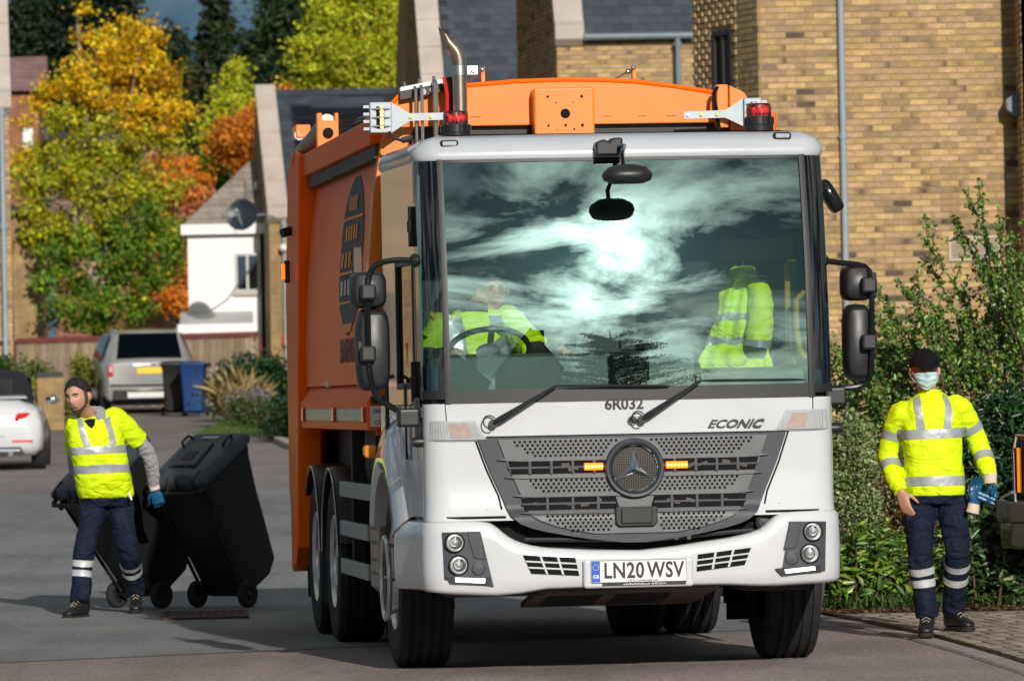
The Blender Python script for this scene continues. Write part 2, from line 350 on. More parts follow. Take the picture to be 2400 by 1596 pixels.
mat('fence_cap', (0.13, 0.03, 0.022), rough=0.8, var=0.2, scale=4)
mat('cabinet_green', (0.40, 0.46, 0.40), rough=0.6, var=0.08, scale=5)
mat('dish_grey', (0.018, 0.028, 0.036), rough=0.4, var=0.15, scale=6)
mat('globe_white', (0.7, 0.7, 0.66), rough=0.3)
mat('terracotta', (0.36, 0.13, 0.07), rough=0.9, var=0.2, scale=3)
mat('chrome_dark', (0.30, 0.31, 0.33), rough=0.12, metal=1.0)
glass_mat('windscreen_glass', refl=0.25, tint=(0.78, 0.93, 0.89), rtint=(0.66, 1.0, 0.94))
glass_mat('cab_side_glass', refl=0.08, tint=(0.30, 0.42, 0.40))
glass_mat('car_glass', refl=0.10, tint=(0.05, 0.06, 0.07))
glass_mat('beacon_glass', refl=0.10, tint=(1.0, 0.20, 0.03))
glass_mat('window_glass', refl=0.30, tint=(0.10, 0.12, 0.13))
attr_mat('brick', rough=0.92, bump=0.35, bscale=45, noise=0.22, nscale=14)
attr_mat('slate', rough=0.62, bump=0.25, bscale=30, noise=0.15, nscale=6, spec=0.4)
attr_mat('plank', rough=0.9, bump=0.3, bscale=25, noise=0.2, nscale=7)
attr_mat('paver', rough=0.92, bump=0.5, bscale=70, noise=0.25, nscale=18)
attr_mat('leaf', rough=0.5, bump=0.0, noise=0.0, translucent=0.38, spec=0.4)
attr_mat('leaf_glossy', rough=0.36, bump=0.0, noise=0.0, translucent=0.16, spec=0.6)
def tint_mesh(me, cols):
    """cols: one colour per face -> face-corner colour attribute"""
    at = me.color_attributes.new('tint', 'FLOAT_COLOR', 'CORNER')
    tot = np.empty(len(me.polygons), dtype=np.int64); me.polygons.foreach_get('loop_total', tot)
    c = np.ones((len(me.polygons), 4), dtype=np.float32); c[:, :3] = cols
    at.data.foreach_set('color', np.repeat(c, tot, axis=0).ravel())
# ================================================================ the ground: road, kerbs, paving, beds
def asphalt(name, a, b, speck):
    m = bpy.data.materials.new(name); m.use_nodes = True; nt = m.node_tree; N, L = nt.nodes, nt.links
    bs = N['Principled BSDF']; bs.inputs['Roughness'].default_value = 0.82; bs.inputs['Specular IOR Level'].default_value = 0.35
    tc = N.new('ShaderNodeTexCoord')
    n1 = N.new('ShaderNodeTexNoise'); n1.inputs['Scale'].default_value = 0.5; n1.inputs['Detail'].default_value = 6; L.new(tc.outputs['Object'], n1.inputs['Vector'])
    mp = N.new('ShaderNodeMapping'); mp.inputs['Scale'].default_value = (1.0, 0.12, 1.0); mp.inputs['Rotation'].default_value = (0, 0, 0.12); L.new(tc.outputs['Object'], mp.inputs[0])
    n3 = N.new('ShaderNodeTexNoise'); n3.inputs['Scale'].default_value = 2.2; n3.inputs['Detail'].default_value = 5; L.new(mp.outputs[0], n3.inputs['Vector'])
    ad = N.new('ShaderNodeMath'); ad.operation = 'ADD'; L.new(n1.outputs['Fac'], ad.inputs[0]); L.new(n3.outputs['Fac'], ad.inputs[1])
    r = N.new('ShaderNodeValToRGB'); r.color_ramp.elements[0].position = 0.78 / 2; r.color_ramp.elements[1].position = 1.22 / 2
    hf = N.new('ShaderNodeMath'); hf.operation = 'MULTIPLY'; hf.inputs[1].default_value = 0.5; L.new(ad.outputs[0], hf.inputs[0]); L.new(hf.outputs[0], r.inputs[0])
    r.color_ramp.elements[0].color = (*a, 1); r.color_ramp.elements[1].color = (*b, 1)
    n2 = N.new('ShaderNodeTexNoise'); n2.inputs['Scale'].default_value = 38; n2.inputs['Detail'].default_value = 4; n2.inputs['Roughness'].default_value = 0.85; L.new(tc.outputs['Object'], n2.inputs['Vector'])
    r2 = N.new('ShaderNodeMapRange'); r2.inputs['From Min'].default_value = 0.3; r2.inputs['From Max'].default_value = 0.7; r2.inputs['To Min'].default_value = 1 - speck; r2.inputs['To Max'].default_value = 1 + speck; L.new(n2.outputs['Fac'], r2.inputs['Value'])
    vm = N.new('ShaderNodeVectorMath'); vm.operation = 'SCALE'; L.new(r.outputs[0], vm.inputs[0]); L.new(r2.outputs[0], vm.inputs['Scale'])
    n4 = N.new('ShaderNodeTexNoise'); n4.inputs['Scale'].default_value = 11; n4.inputs['Detail'].default_value = 2; L.new(tc.outputs['Object'], n4.inputs['Vector'])
    r4 = N.new('ShaderNodeMapRange'); r4.inputs['From Min'].default_value = 0.3; r4.inputs['From Max'].default_value = 0.7; r4.inputs['To Min'].default_value = 0.84; r4.inputs['To Max'].default_value = 1.16; L.new(n4.outputs['Fac'], r4.inputs['Value'])
    v4 = N.new('ShaderNodeVectorMath'); v4.operation = 'SCALE'; L.new(vm.outputs[0], v4.inputs[0]); L.new(r4.outputs[0], v4.inputs['Scale'])
    L.new(v4.outputs[0], bs.inputs['Base Color'])
    bp = N.new('ShaderNodeBump'); bp.inputs['Strength'].default_value = 0.7; bp.inputs['Distance'].default_value = 0.006; L.new(n2.outputs['Fac'], bp.inputs['Height']); L.new(bp.outputs[0], bs.inputs['Normal'])
    M[name] = m
asphalt('asphalt_pink', (0.225, 0.186, 0.178), (0.325, 0.272, 0.260), 0.9)
asphalt('asphalt_grey', (0.155, 0.163, 0.168), (0.225, 0.234, 0.238), 0.8)
asphalt('asphalt_mauve', (0.20, 0.178, 0.180), (0.255, 0.226, 0.226), 0.6)
def paving_mat():
    m = bpy.data.materials.new('block_paving'); m.use_nodes = True; nt = m.node_tree; N, L = nt.nodes, nt.links
    bs = N['Principled BSDF']; bs.inputs['Roughness'].default_value = 0.9
    tc = N.new('ShaderNodeTexCoord'); br = N.new('ShaderNodeTexBrick'); br.inputs['Scale'].default_value = 1.0
    br.inputs['Brick Width'].default_value = 0.2; br.inputs['Row Height'].default_value = 0.1; br.inputs['Mortar Size'].default_value = 0.006
    br.inputs['Color1'].default_value = (0.24, 0.21, 0.17, 1); br.inputs['Color2'].default_value = (0.19, 0.17, 0.14, 1); br.inputs['Mortar'].default_value = (0.07, 0.06, 0.05, 1)
    L.new(tc.outputs['Object'], br.inputs['Vector']); L.new(br.outputs['Color'], bs.inputs['Base Color']); M['block_paving'] = m
paving_mat()
def strip(name, rows, mats, dz, kind='structure', mi=None):
    """rows: (Y, x_left, x_right) or lists of points; a sheet that follows the fall of the street"""
    mb = MB(); nx = 10; n = len(rows)
    vs = []
    for (y, xl, xr) in rows:
        for i in range(nx + 1):
            x = xl + (xr - xl) * i / nx; yy = y(x) if callable(y) else y
            vs.append((x, yy, gz(yy) + dz))
    for r in range(n - 1):
        mb.add([], [], 0)
        fs = [(r * (nx + 1) + i, r * (nx + 1) + i + 1, (r + 1) * (nx + 1) + i + 1, (r + 1) * (nx + 1) + i) for i in range(nx)]
        if r == 0: mb.add(vs, fs, mi[r] if mi else 0)
        else:
            for f in fs: mb.f.append(f); mb.m.append(mi[r] if mi else 0); mb.sm.append(False)
    return mb.build(name, mats, kind=kind, recalc=False)
gy = [-400, -60, 30, 45] + list(range(50, 180, 6)) + [180, 300, 700, 2500]
strip('ground', [(y, -900, 900) for y in gy], 'lawn_soil', -0.03)
b1 = lambda x: 35.25 + (max(min(x, 3.0), -6.0) + 3.05) * 0.58
rows = [(-60, -30, 30), (0, -30, 30), (24, -30, 30), (b1, -30, 30), (45, -30, 30)] + [(y, -30, 30) for y in (47, 49, 52, 55, 59, 64, 70, 76, 82, 88, 94, 100, 105, 109)]
strip('road', rows, ['asphalt_pink', 'asphalt_grey', 'asphalt_mauve'], 0.0, mi=[0, 0, 0] + [1] * 9 + [2] * 6)
strip('road_seam', [(lambda x: b1(x) - .02, -6, 2.2), (lambda x: b1(x) + .03, -6, 2.2)], 'drain_rust', 0.004)
strip('driveway', [(y, -40, 20) for y in (109, 112, 116, 120, 125, 130, 135, 140, 146)], 'block_paving', 0.004)
# far kerb with the planted verge behind it
def kerb_line(name, pts, w, h, mt, side=1, seg=0.9, label=None):
    """kerb stones laid end to end along a polyline, each stone a piece of its own"""
    root = empty(name, (0, 0, 0)); root['kind'] = 'structure'
    d = [0.0]
    P = [Vector(p) for p in pts]
    for a, b in zip(P, P[1:]): d.append(d[-1] + (b - a).length)
    def at(t):
        for i in range(len(P) - 1):
            if t <= d[i + 1] or i == len(P) - 2:
                return P[i].lerp(P[i + 1], (t - d[i]) / (d[i + 1] - d[i]))
    t = 0.0
    while t < d[-1] - 0.05:
        a = at(t); b = at(min(t + seg - 0.008, d[-1])); dr = (b - a).normalized(); nn = Vector((-dr.y, dr.x, 0)) * side * w
        za, zb = gz(a.y), gz(b.y); ch = 0.012
        mb = MB()
        ring = lambda p, z: [Vector((p.x, p.y, z - 0.05)), Vector((p.x, p.y, z + h - ch)), Vector((p.x, p.y, 0)) + nn * 0.12 + Vector((0, 0, z + h)), Vector((p.x, p.y, 0)) + nn + Vector((0, 0, z + h)), Vector((p.x, p.y, 0)) + nn + Vector((0, 0, z - 0.05))]
        mb.loft([ring(a, za), ring(b, zb)], True, 0, False)
        mb.build('kerb_stone', mt, root)
        t += seg
    return root
kerb_line('kerb', [(-2.2, 84, 0), (-3.0, 90, 0), (-3.6, 95, 0), (-4.3, 103, 0), (-5.0, 111, 0), (-5.7, 120, 0), (-6.5, 128, 0), (-6.9, 134, 0)], 0.15, 0.10, 'kerb_pale', side=-1, seg=3.0)
kx = lambda y: np.interp(y, [84, 90, 95, 103, 111, 120, 128, 134], [-2.2, -3.0, -3.6, -4.3, -5.0, -5.7, -6.5, -6.9])
strip('footpath', [(y, kx(y) + 0.15, kx(y) + 1.0) for y in (84, 90, 95, 103, 111, 120, 128, 134)], 'block_paving', 0.095)
strip('lawn', [(y, kx(y) + 1.0, kx(y) + 9) for y in (84, 90, 95, 103, 111, 120, 128, 134)], 'lawn_soil', 0.10)
# near pavement on the right with its kerb
KP = [(1.30, 44.5), (1.62, 42.0), (1.95, 39.5), (2.17, 37.6), (2.35, 36.0), (2.52, 33.6), (2.64, 31.2), (2.75, 28.0), (2.82, 24.0)]
kerb_line('kerb', [(x, y, 0) for x, y in KP[::-1]], 0.13, 0.016, 'kerb_stone', side=-1, seg=0.92)
ky = lambda y: float(np.interp(y, [p[1] for p in KP[::-1]], [p[0] for p in KP[::-1]]))
BED = lambda x: 39.45 + 0.02 * (x - 2)
strip('pavement', [(y, ky(y) + 0.13, 14) for y in (22, 25, 28, 30, 32, 34, 36, 38, 39.6)], 'mortar_dark', 0.012)
pav = bpy.data.objects['pavement']
def paver_meshes():
    out = []
    for k in range(10):
        mb = MB(); mb.box((0, 0, 0.012), (0.094, 0.194, 0.024))
        mb.v = [(x * (0.965 if z > 0.012 else 1), y * (0.985 if z > 0.012 else 1), z) for x, y, z in mb.v]
        me = bpy.data.meshes.new('paver'); me.from_pydata(mb.v, [], mb.f); me.materials.append(M['paver'])
        c = np.array([0.29, 0.245, 0.195]) * RNG.uniform(0.72, 1.18) * np.array([1, RNG.uniform(0.95, 1.03), RNG.uniform(0.9, 1.1)])
        tint_mesh(me, np.tile(c, (6, 1))); out.append(me)
    return out
PVM = paver_meshes(); npv = 0; rest = MB(); rest_c = []
for r in range(0, 16):
    off = 0.14 + r * 0.101 + 0.05; y = 27.5 + (r % 2) * 0.1
    while y < 39.35:
        x = ky(y) + off; sl = (ky(y + 0.3) - ky(y - 0.3)) / 0.6
        inview = abs(x * FPX / y) < 1230 and y > 31.0
        if x < 5.0 and inview and npv < 300:
            o = bpy.data.objects.new('paver', random.choice(PVM)); COL.objects.link(o); o.parent = pav
            o.location = (x, y, 0.0135 + random.uniform(-0.0015, 0.002)); o.rotation_euler = (random.uniform(-.006, .006), random.uniform(-.008, .008), -math.atan(sl) + random.uniform(-.01, .01))
            npv += 1
        elif x < 5:
            rest.box((x, y, 0.025), (0.094, 0.194, 0.024), R=Matrix.Rotation(-math.atan(sl), 3, 'Z')); rest_c += [np.array([0.29, 0.245, 0.195]) * random.uniform(0.75, 1.15)] * 6
        y += 0.2
o = rest.build('paver_field', 'paver', pav, kind='stuff', recalc=False); tint_mesh(o.data, np.array(rest_c))
strip('planting_bed', [(y, ky(min(y, 44)) + 0.13 if y < 44 else 1.3, 16) for y in (39.36, 41, 43, 46, 50, 56, 62, 68, 75)], 'soil', 0.03)
# drain cover by the bins
def drain():
    a = W(375, 1450, 41); 
    c = Vector((-2.22, 42.4, 0.006)); root = empty('drain_cover', c, (0, 0, 0.05), 'rusty slotted steel drain cover set in the road below the bins', 'drain cover')
    fr = MB(); w, d = 0.62, 1.35
    for x0, x1, y0, y1 in ((-w/2, w/2, -d/2, -d/2 + .03), (-w/2, w/2, d/2 - .03, d/2), (-w/2, -w/2 + .03, -d/2, d/2), (w/2 - .03, w/2, -d/2, d/2)): fr.bx(x0, x1, y0, y1, -0.01, 0.010)
    fr.build('frame', 'drain_rust', root)
    pl = MB(); pl.bx(-w/2 + .03, w/2 - .03, -d/2 + .03, d/2 - .03, -0.01, 0.003); pl.build('plate', 'drain_rust', root)
    for i in range(9):
        b = MB(); x = -w/2 + .09 + i * (w - .18) / 8; b.bx(x - .03, x + .03, -d/2 + .05, d/2 - .05, 0.003, 0.008); b.build('tread_bar', 'drain_rust', root)
drain()
# ================================================================ buildings
def brick_tex(name, c1, c2, mortar, cw=0.225, ch=0.075):
    m = bpy.data.materials.new(name); m.use_nodes = True; nt = m.node_tree; N, L = nt.nodes, nt.links
    bs = N['Principled BSDF']; bs.inputs['Roughness'].default_value = 0.92
    tc = N.new('ShaderNodeTexCoord'); sp = N.new('ShaderNodeSeparateXYZ'); L.new(tc.outputs['Object'], sp.inputs[0])
    ad = N.new('ShaderNodeMath'); ad.operation = 'ADD'; L.new(sp.outputs[0], ad.inputs[0]); L.new(sp.outputs[1], ad.inputs[1])
    cb = N.new('ShaderNodeCombineXYZ'); L.new(ad.outputs[0], cb.inputs[0]); L.new(sp.outputs[2], cb.inputs[1])
    br = N.new('ShaderNodeTexBrick'); br.inputs['Scale'].default_value = 1.0; br.inputs['Brick Width'].default_value = cw; br.inputs['Row Height'].default_value = ch; br.inputs['Mortar Size'].default_value = 0.008
    br.inputs['Color1'].default_value = (*c1, 1); br.inputs['Color2'].default_value = (*c2, 1); br.inputs['Mortar'].default_value = (*mortar, 1); br.inputs['Bias'].default_value = -0.2
    L.new(cb.outputs[0], br.inputs['Vector'])
    nz = N.new('ShaderNodeTexNoise'); nz.inputs['Scale'].default_value = 2.5; nz.inputs['Detail'].default_value = 6; L.new(tc.outputs['Object'], nz.inputs['Vector'])
    mr = N.new('ShaderNodeMapRange'); mr.inputs['From Min'].default_value = 0.3; mr.inputs['From Max'].default_value = 0.7; mr.inputs['To Min'].default_value = 0.7; mr.inputs['To Max'].default_value = 1.2; L.new(nz.outputs['Fac'], mr.inputs['Value'])
    vm = N.new('ShaderNodeVectorMath'); vm.operation = 'SCALE'; L.new(br.outputs['Color'], vm.inputs[0]); L.new(mr.outputs[0], vm.inputs['Scale'])
    L.new(vm.outputs[0], bs.inputs['Base Color'])
    bp = N.new('ShaderNodeBump'); bp.inputs['Strength'].default_value = 0.5; bp.inputs['Distance'].default_value = 0.01; L.new(br.outputs['Fac'], bp.inputs['Height']); bp.invert = True; L.new(bp.outputs[0], bs.inputs['Normal'])
    M[name] = m
brick_tex('yellow_brick_far', (0.36, 0.235, 0.10), (0.25, 0.16, 0.085), (0.26, 0.19, 0.10))
brick_tex('red_brick_far', (0.34, 0.12, 0.06), (0.24, 0.085, 0.05), (0.22, 0.15, 0.11))
brick_tex('beige_tile', (0.30, 0.26, 0.22), (0.24, 0.205, 0.17), (0.13, 0.11, 0.09), 0.30, 0.16)
brick_tex('mauve_tile', (0.30, 0.17, 0.16), (0.22, 0.12, 0.12), (0.11, 0.07, 0.07), 0.30, 0.16)
brick_tex('slate_far', (0.050, 0.060, 0.078), (0.040, 0.048, 0.064), (0.022, 0.026, 0.034), 0.30, 0.20)
PAL = np.array([[0.40, 0.275, 0.120], [0.37, 0.252, 0.120], [0.43, 0.295, 0.140], [0.345, 0.232, 0.130], [0.39, 0.265, 0.150], [0.31, 0.21, 0.115]])
def brick_cols():
    """four colour stops along the length of a brick: plain, kiln-darkened at one end, or burnt"""
    b = PAL[RNG.integers(len(PAL))] * RNG.uniform(1.0, 1.28); r = RNG.random()
    c = np.tile(b, (4, 1)) * RNG.uniform(0.95, 1.05, (4, 1))
    dark = np.array([0.085, 0.062, 0.048])
    if r < 0.10:
        k = RNG.integers(0, 4); w = RNG.uniform(0.6, 0.95)
        for i in range(4): c[i] = c[i] * (1 - w * max(0, 1 - abs(i - k) * 0.6)) + dark * w * max(0, 1 - abs(i - k) * 0.6)
    elif r < 0.22: c = c * 0.66 + np.array([0.05, 0.042, 0.05]) * 0.55
    elif r < 0.26: c = np.tile(dark, (4, 1)) * RNG.uniform(1.0, 1.5, (4, 1))
    return c
def brick_geo(L, h, d):
    xs = [0, L / 3, 2 * L / 3, L]; e = 0.004
    v = [(x, -d, e) for x in xs] + [(x, -d, h - e) for x in xs] + [(0, 0, 0), (L, 0, 0), (0, 0, h), (L, 0, h)]
    f = [(0, 1, 5, 4), (1, 2, 6, 5), (2, 3, 7, 6), (8, 9, 3, 2, 1, 0), (4, 5, 6, 7, 11, 10), (0, 4, 10, 8), (3, 9, 11, 7)]
    return v, f
def brick_loops(f, c):
    out = []
    for face in f:
        for i in face: out.append(c[i % 4] if i < 8 else c[0 if i in (8, 10) else 3])
    return out
_BK = {}
def brick_mesh(L):
    key = round(L, 3)
    if key not in _BK:
        lst = []
        for k in range(26 if L > 0.2 else 12):
            v, f = brick_geo(L, 0.065, RNG.uniform(0.007, 0.011)); me = bpy.data.meshes.new('brick'); me.from_pydata(v, [], f); me.materials.append(M['brick'])
            at = me.color_attributes.new('tint', 'FLOAT_COLOR', 'CORNER'); cc = np.ones((len(at.data), 4), np.float32); cc[:, :3] = np.array(brick_loops(f, brick_cols())); at.data.foreach_set('color', cc.ravel())
            lst.append(me)
        _BK[key] = lst
    return _BK[key]
def lay_bricks(wall, x0, x1, z0, z1, quota=300, seen=None, dentil=None, hole=None):
    """stretcher bond on the -y face of `wall` (local coordinates). `seen(world point)` says which are in view; those are parts, the rest one piece."""
    rest_v, rest_f, rest_c = [], [], []; n = 0; course = 0; mw = wall.matrix_world
    z = z0
    while z < z1 - 0.05:
        x = x0 - (0.1125 if course % 2 else 0.0)
        while x < x1 - 0.01:
            a, b = max(x, x0), min(x + 0.215, x1)
            pieces = [(a, b, 0.0)]
            if dentil and dentil[0] <= (a + b) / 2 <= dentil[1] and b - a > 0.2:
                pieces = [(a, a + 0.1025, 0.02), (a + 0.1125, b, 0.0)]
            for (p, q, ex) in pieces:
                if q - p < 0.04: continue
                if hole and hole(p, q, z): continue
                wp = mw @ Vector(((p + q) / 2, 0, z + 0.03))
                full = abs(q - p - 0.215) < 1e-4 or abs(q - p - 0.1025) < 1e-3
                if full and n < quota and (seen is None or seen(wp)):
                    o = bpy.data.objects.new('brick', random.choice(brick_mesh(q - p))); COL.objects.link(o); o.parent = wall
                    o.location = (p, -ex, z + random.uniform(-0.0015, 0.0015)); n += 1
                    if ex: o.scale = (1, 2.8, 1); o.location = (p, 0, z)
                else:
                    v, f = brick_geo(q - p, 0.065, 0.009 + ex); bs = len(rest_v)
                    rest_v += [(p + vx, vy, z + vz) for vx, vy, vz in v]; rest_f += [tuple(i + bs for i in ff) for ff in f]; rest_c += brick_loops(f, brick_cols())
            x += 0.225
        z += 0.075; course += 1
    if rest_v:
        me = bpy.data.meshes.new('brickwork'); me.from_pydata(rest_v, [], rest_f); me.materials.append(M['brick'])
        at = me.color_attributes.new('tint', 'FLOAT_COLOR', 'CORNER'); cc = np.ones((len(at.data), 4), np.float32); cc[:, :3] = np.array(rest_c); at.data.foreach_set('color', cc.ravel())
        o = bpy.data.objects.new('brickwork', me); COL.objects.link(o); o.parent = wall; o['kind'] = 'stuff'
def photo_xy(p):
    x, y = p.x * FPX / p.y, HOR - (p.z - CAMH) * FPX / p.y
    return 1200 + x + ROLL * y, 798 + y - ROLL * x
def in_box(x0, y0, x1, y1):
    def f(p):
        a, b = photo_xy(p); return x0 <= a <= x1 and y0 <= b <= y1
    return f
def lay_slates(roof, x0, x1, length, seen, quota=300, wsl=0.30, ex=0.20):
    """slates lapped up the slope; roof's local x along the eave, y up the slope, z out of it"""
    ms = []
    for k in range(8):
        mb = MB(); mb.box((0, 0, 0.004), (wsl - 0.006, ex + 0.05, 0.008)); me = bpy.data.meshes.new('slate'); me.from_pydata(mb.v, [], mb.f); me.materials.append(M['slate'])
        tint_mesh(me, np.tile(np.array([0.046, 0.056, 0.074]) * RNG.uniform(0.8, 1.25), (6, 1))); ms.append(me)
    mw = roof.matrix_world; n = 0; r = 0; rv = MB(); rc = []
    y = ex / 2
    while y < length:
        x = x0 + wsl / 2 - (wsl / 2 if r % 2 else 0)
        while x < x1:
            wp = mw @ Vector((x, y, 0))
            if n < quota and seen(wp):
                o = bpy.data.objects.new('slate', random.choice(ms)); COL.objects.link(o); o.parent = roof
                o.location = (x, y, 0.010 + random.uniform(0, .003)); o.rotation_euler = (-0.045, 0, random.uniform(-.006, .006)); n += 1
            x += wsl
        y += ex; r += 1
def gutter_tube(p0, p1, r, root, mt='gutter_grey'):
    mb = MB(); mb.cyl(p0, p1, r, n=14); 
    p0, p1 = Vector(p0), Vector(p1)
    k = max(1, int((p1 - p0).length / 1.8))
    for i in range(k + 1):
        c = p0.lerp(p1, i / k); d = (p1 - p0).normalized(); mb.cyl(c - d * .035, c + d * .035, r * 1.13, n=14)
    return mb.build('gutter', mt, root)
def downpipe(root, x, y, z0, z1, r=0.036, mt='pipe_grey', swan=None):
    mb = MB(); pts = [(x, y, z0), (x, y, z1)]
    if swan: pts += [(x + swan[0] * .5, y + swan[1] * .4, z1 + 0.05), (x + swan[0], y + swan[1], z1 + swan[2])]
    mb.tube(pts, r, n=14)
    z = z1 - 0.1
    while z > z0:
        mb.cyl((x, y, z - .035), (x, y, z + .035), r * 1.25, n=14); mb.bx(x - .07, x + .07, y + .02, y + .045, z - .02, z + .02); z -= 1.85
    return mb.build('downpipe', mt, root)
def window(root, name, x0, x1, z0, z1, y, frame='window_frame_dark', fw=0.06, mull=1, pane='window_glass'):
    """on a wall facing -y: frame, glazing bars and a pane set back in it"""
    mb = MB()
    for a, b, c, d in ((x0, x1, z0, z0 + fw), (x0, x1, z1 - fw, z1), (x0, x0 + fw, z0 + fw, z1 - fw), (x1 - fw, x1, z0 + fw, z1 - fw)): mb.bx(a, b, y - 0.03, y + 0.05, c, d)
    for i in range(mull):
        xm = x0 + (x1 - x0) * (i + 1) / (mull + 1); mb.bx(xm - fw / 2, xm + fw / 2, y - 0.025, y + 0.045, z0 + fw, z1 - fw)
    w = mb.build(name, frame, root)
    g = MB(); g.bx(x0 + fw * .5, x1 - fw * .5, y + 0.0, y + 0.012, z0 + fw * .5, z1 - fw * .5); g.build('pane', pane, w)
    s = MB(); s.bx(x0 - .05, x1 + .05, y - 0.09, y + 0.03, z0 - .08, z0 - 0.004); s.build('sill', 'stone_coping', w)
    return w
def gabled_house(loc, yaw, width, he, hr, dd, label, side='L', wall_mat='mortar', gable_mat='yellow_brick_far', roof_mat='slate_far', cw=0.49, windows=(), full=True, front_tex=None):
    """terraced house: front wall on local y=0 facing -y, ridge along x, raised gable with stone coping at one end"""
    root = empty('house', loc, (0, 0, yaw), label, 'house', 'brick houses with stone gable copings'); sl = math.atan2(hr - he, dd); sL = math.hypot(hr - he, dd)
    w = MB(); w.bx(0, width, 0, 0.3, 0, he); wall = w.build('wall', front_tex or wall_mat, root)
    g = MB(); gx = 0 if side == 'L' else width - 0.3
    g.prism([(gx, 0.302, 0), (gx, 2 * dd, 0), (gx, 2 * dd, he), (gx, dd, hr), (gx, 0.302, he + 0.302 * math.tan(sl))], (0.3, 0, 0)); gable = g.build('gable_wall', gable_mat, root)
    ox = 0.3 if side == 'L' else width - 0.6
    bk = MB(); bk.bx(0.3 if side == 'L' else 0, width if side == 'L' else width - .3, 2 * dd - 0.3, 2 * dd, 0, he); bk.bx(width - .3 if side == 'L' else 0, width if side == 'L' else .3, .302, 2 * dd - .302, 0, he); bk.build('rear_wall', gable_mat, root)
    rf = MB(); xa, xb = (0.35, width) if side == 'L' else (0, width - 0.35)
    rf.prism([(0, -0.12, 0), (0, sL, 0), (0, sL, -0.12), (0, -0.12, -0.12)], (xb - xa, 0, 0))
    roof = rf.build('roof', roof_mat, root); roof.location = (xa, 0, he + 0.06); roof.rotation_euler = (sl, 0, 0)
    rb = MB(); rb.prism([(xa, dd, hr + .04), (xa, 2 * dd + .15, he - .05), (xa, 2 * dd + .15, he - .17), (xa, dd, hr - .1)], (xb - xa, 0, 0)); rb.build('rear_roof', roof_mat, root)
    rg = MB(); rg.prism([(xa, dd - .16, hr - .02), (xa, dd, hr + .13), (xa, dd + .16, hr - .02)], (xb - xa, 0, 0)); rg.build('ridge', 'slate_far', root)
    cx = cw / 2 - 0.04 if side == 'L' else width - cw / 2 + 0.04
    # coping stones up the front slope and a kneeler at its foot
    n = max(3, int(sL / 0.75)); R = Matrix.Rotation(sl, 3, 'X')
    for i in range(n):
        c = MB(); t0, t1 = i / n * sL, (i + 1) / n * sL - 0.012
        mid = Vector((cx, 0, he + 0.22)) + R @ Vector((0, (t0 + t1) / 2, 0)); c.box(mid, (cw, t1 - t0, 0.13), R=R); c.build('coping_stone', 'stone_coping', root, bevel=0.012)
    kn = MB(); kn.prism([(cx - cw / 2, -0.20, he - .05), (cx - cw / 2, -.20, he + .18), (cx - cw / 2, 0.02, he + 0.30), (cx - cw / 2, 0.02, he - .16), (cx - cw / 2, -.05, he - .16)], (cw, 0, 0)); kn.build('kneeler_stone', 'stone_coping', root, bevel=0.012)
    gutter_tube((cx + cw / 2 + .02 if side == 'L' else 0, -0.20, he - 0.02), (width if side == 'L' else cx - cw / 2 - .02, -0.20, he - 0.02), 0.062, root)
    for (x0, x1, z0, z1) in windows: window(root, 'window', x0, x1, z0, z1, -0.02)
    bpy.context.view_layer.update()
    return root, wall, gable, roof
# house D: the plain tall brick front on the right
Yd = 71.0; c = W(1780, 300, Yd); zd = gz(Yd) - 0.1
D_ = empty('house', (c.x, Yd, zd), (0, 0, 0), 'tall yellow brick house front behind the shrubs, crossed by a long grey downpipe', 'house', 'brick houses with stone gable copings')
wD = (W(2386, 300, Yd) - c).x + 0.02
mb = MB(); mb.bx(0, wD + 6, 0, 0.3, 0, 8.2); wallD = mb.build('wall', 'mortar', D_)
sd = MB(); sd.bx(0, 2.0, 0.0, 0.2, 0, 8.2); sideD = sd.build('side_wall', 'mortar', D_); sideD.rotation_euler = (0, 0, math.radians(-69)); sideD.location = (-0.70, 1.85, 0)
rD = MB(); rD.prism([(-.9, -.3, 8.2), (wD + 6, -.3, 8.2), (wD + 6, 5, 12.5), (-.9, 5, 12.5)], (0, 0, .15)); rD.build('roof', 'slate_far', D_)
bpy.context.view_layer.update()
lay_bricks(wallD, 0.0, wD, 0.0, 7.9, 300, in_box(1900, 10, 2380, 420))
def win_hole(p, q, z): return q > 0.62 and p < 1.22 and 4.72 < z + 0.0 < 5.66
lay_bricks(sideD, 0.0, 1.98, 0.0, 7.9, 300, in_box(1640, 5, 1775, 310), dentil=(0.1, 1.45), hole=win_hole)
ww = window(sideD, 'window', 0.63, 1.21, 4.79, 5.64, 0.0, pane='matt_black')
downpipe(D_, (W(1978, 400, Yd - .06) - c).x, -0.06, 0.1, 8.1, r=0.040)
for px in (2253, 2313):
    p = W(px, 582, Yd); v = MB(); lx, lz = p.x - c.x, p.z - zd; w, h = 0.15, 0.15
    for a, b, e, f in ((lx - w, lx + w, lz - h, lz - h + .03), (lx - w, lx + w, lz + h - .03, lz + h), (lx - w, lx - w + .03, lz - h + .03, lz + h - .03), (lx + w - .03, lx + w, lz - h + .03, lz + h - .03)): v.bx(a, b, -.028, -.010, e, f)
    for i in range(7): zc = lz - h + .05 + i * (2 * h - .10) / 6; v.box((lx, -.018, zc), (2 * w - .06, .016, .018), R=Matrix.Rotation(0.5, 3, 'X'))
    v.build('air_vent', 'vent_cream', D_)
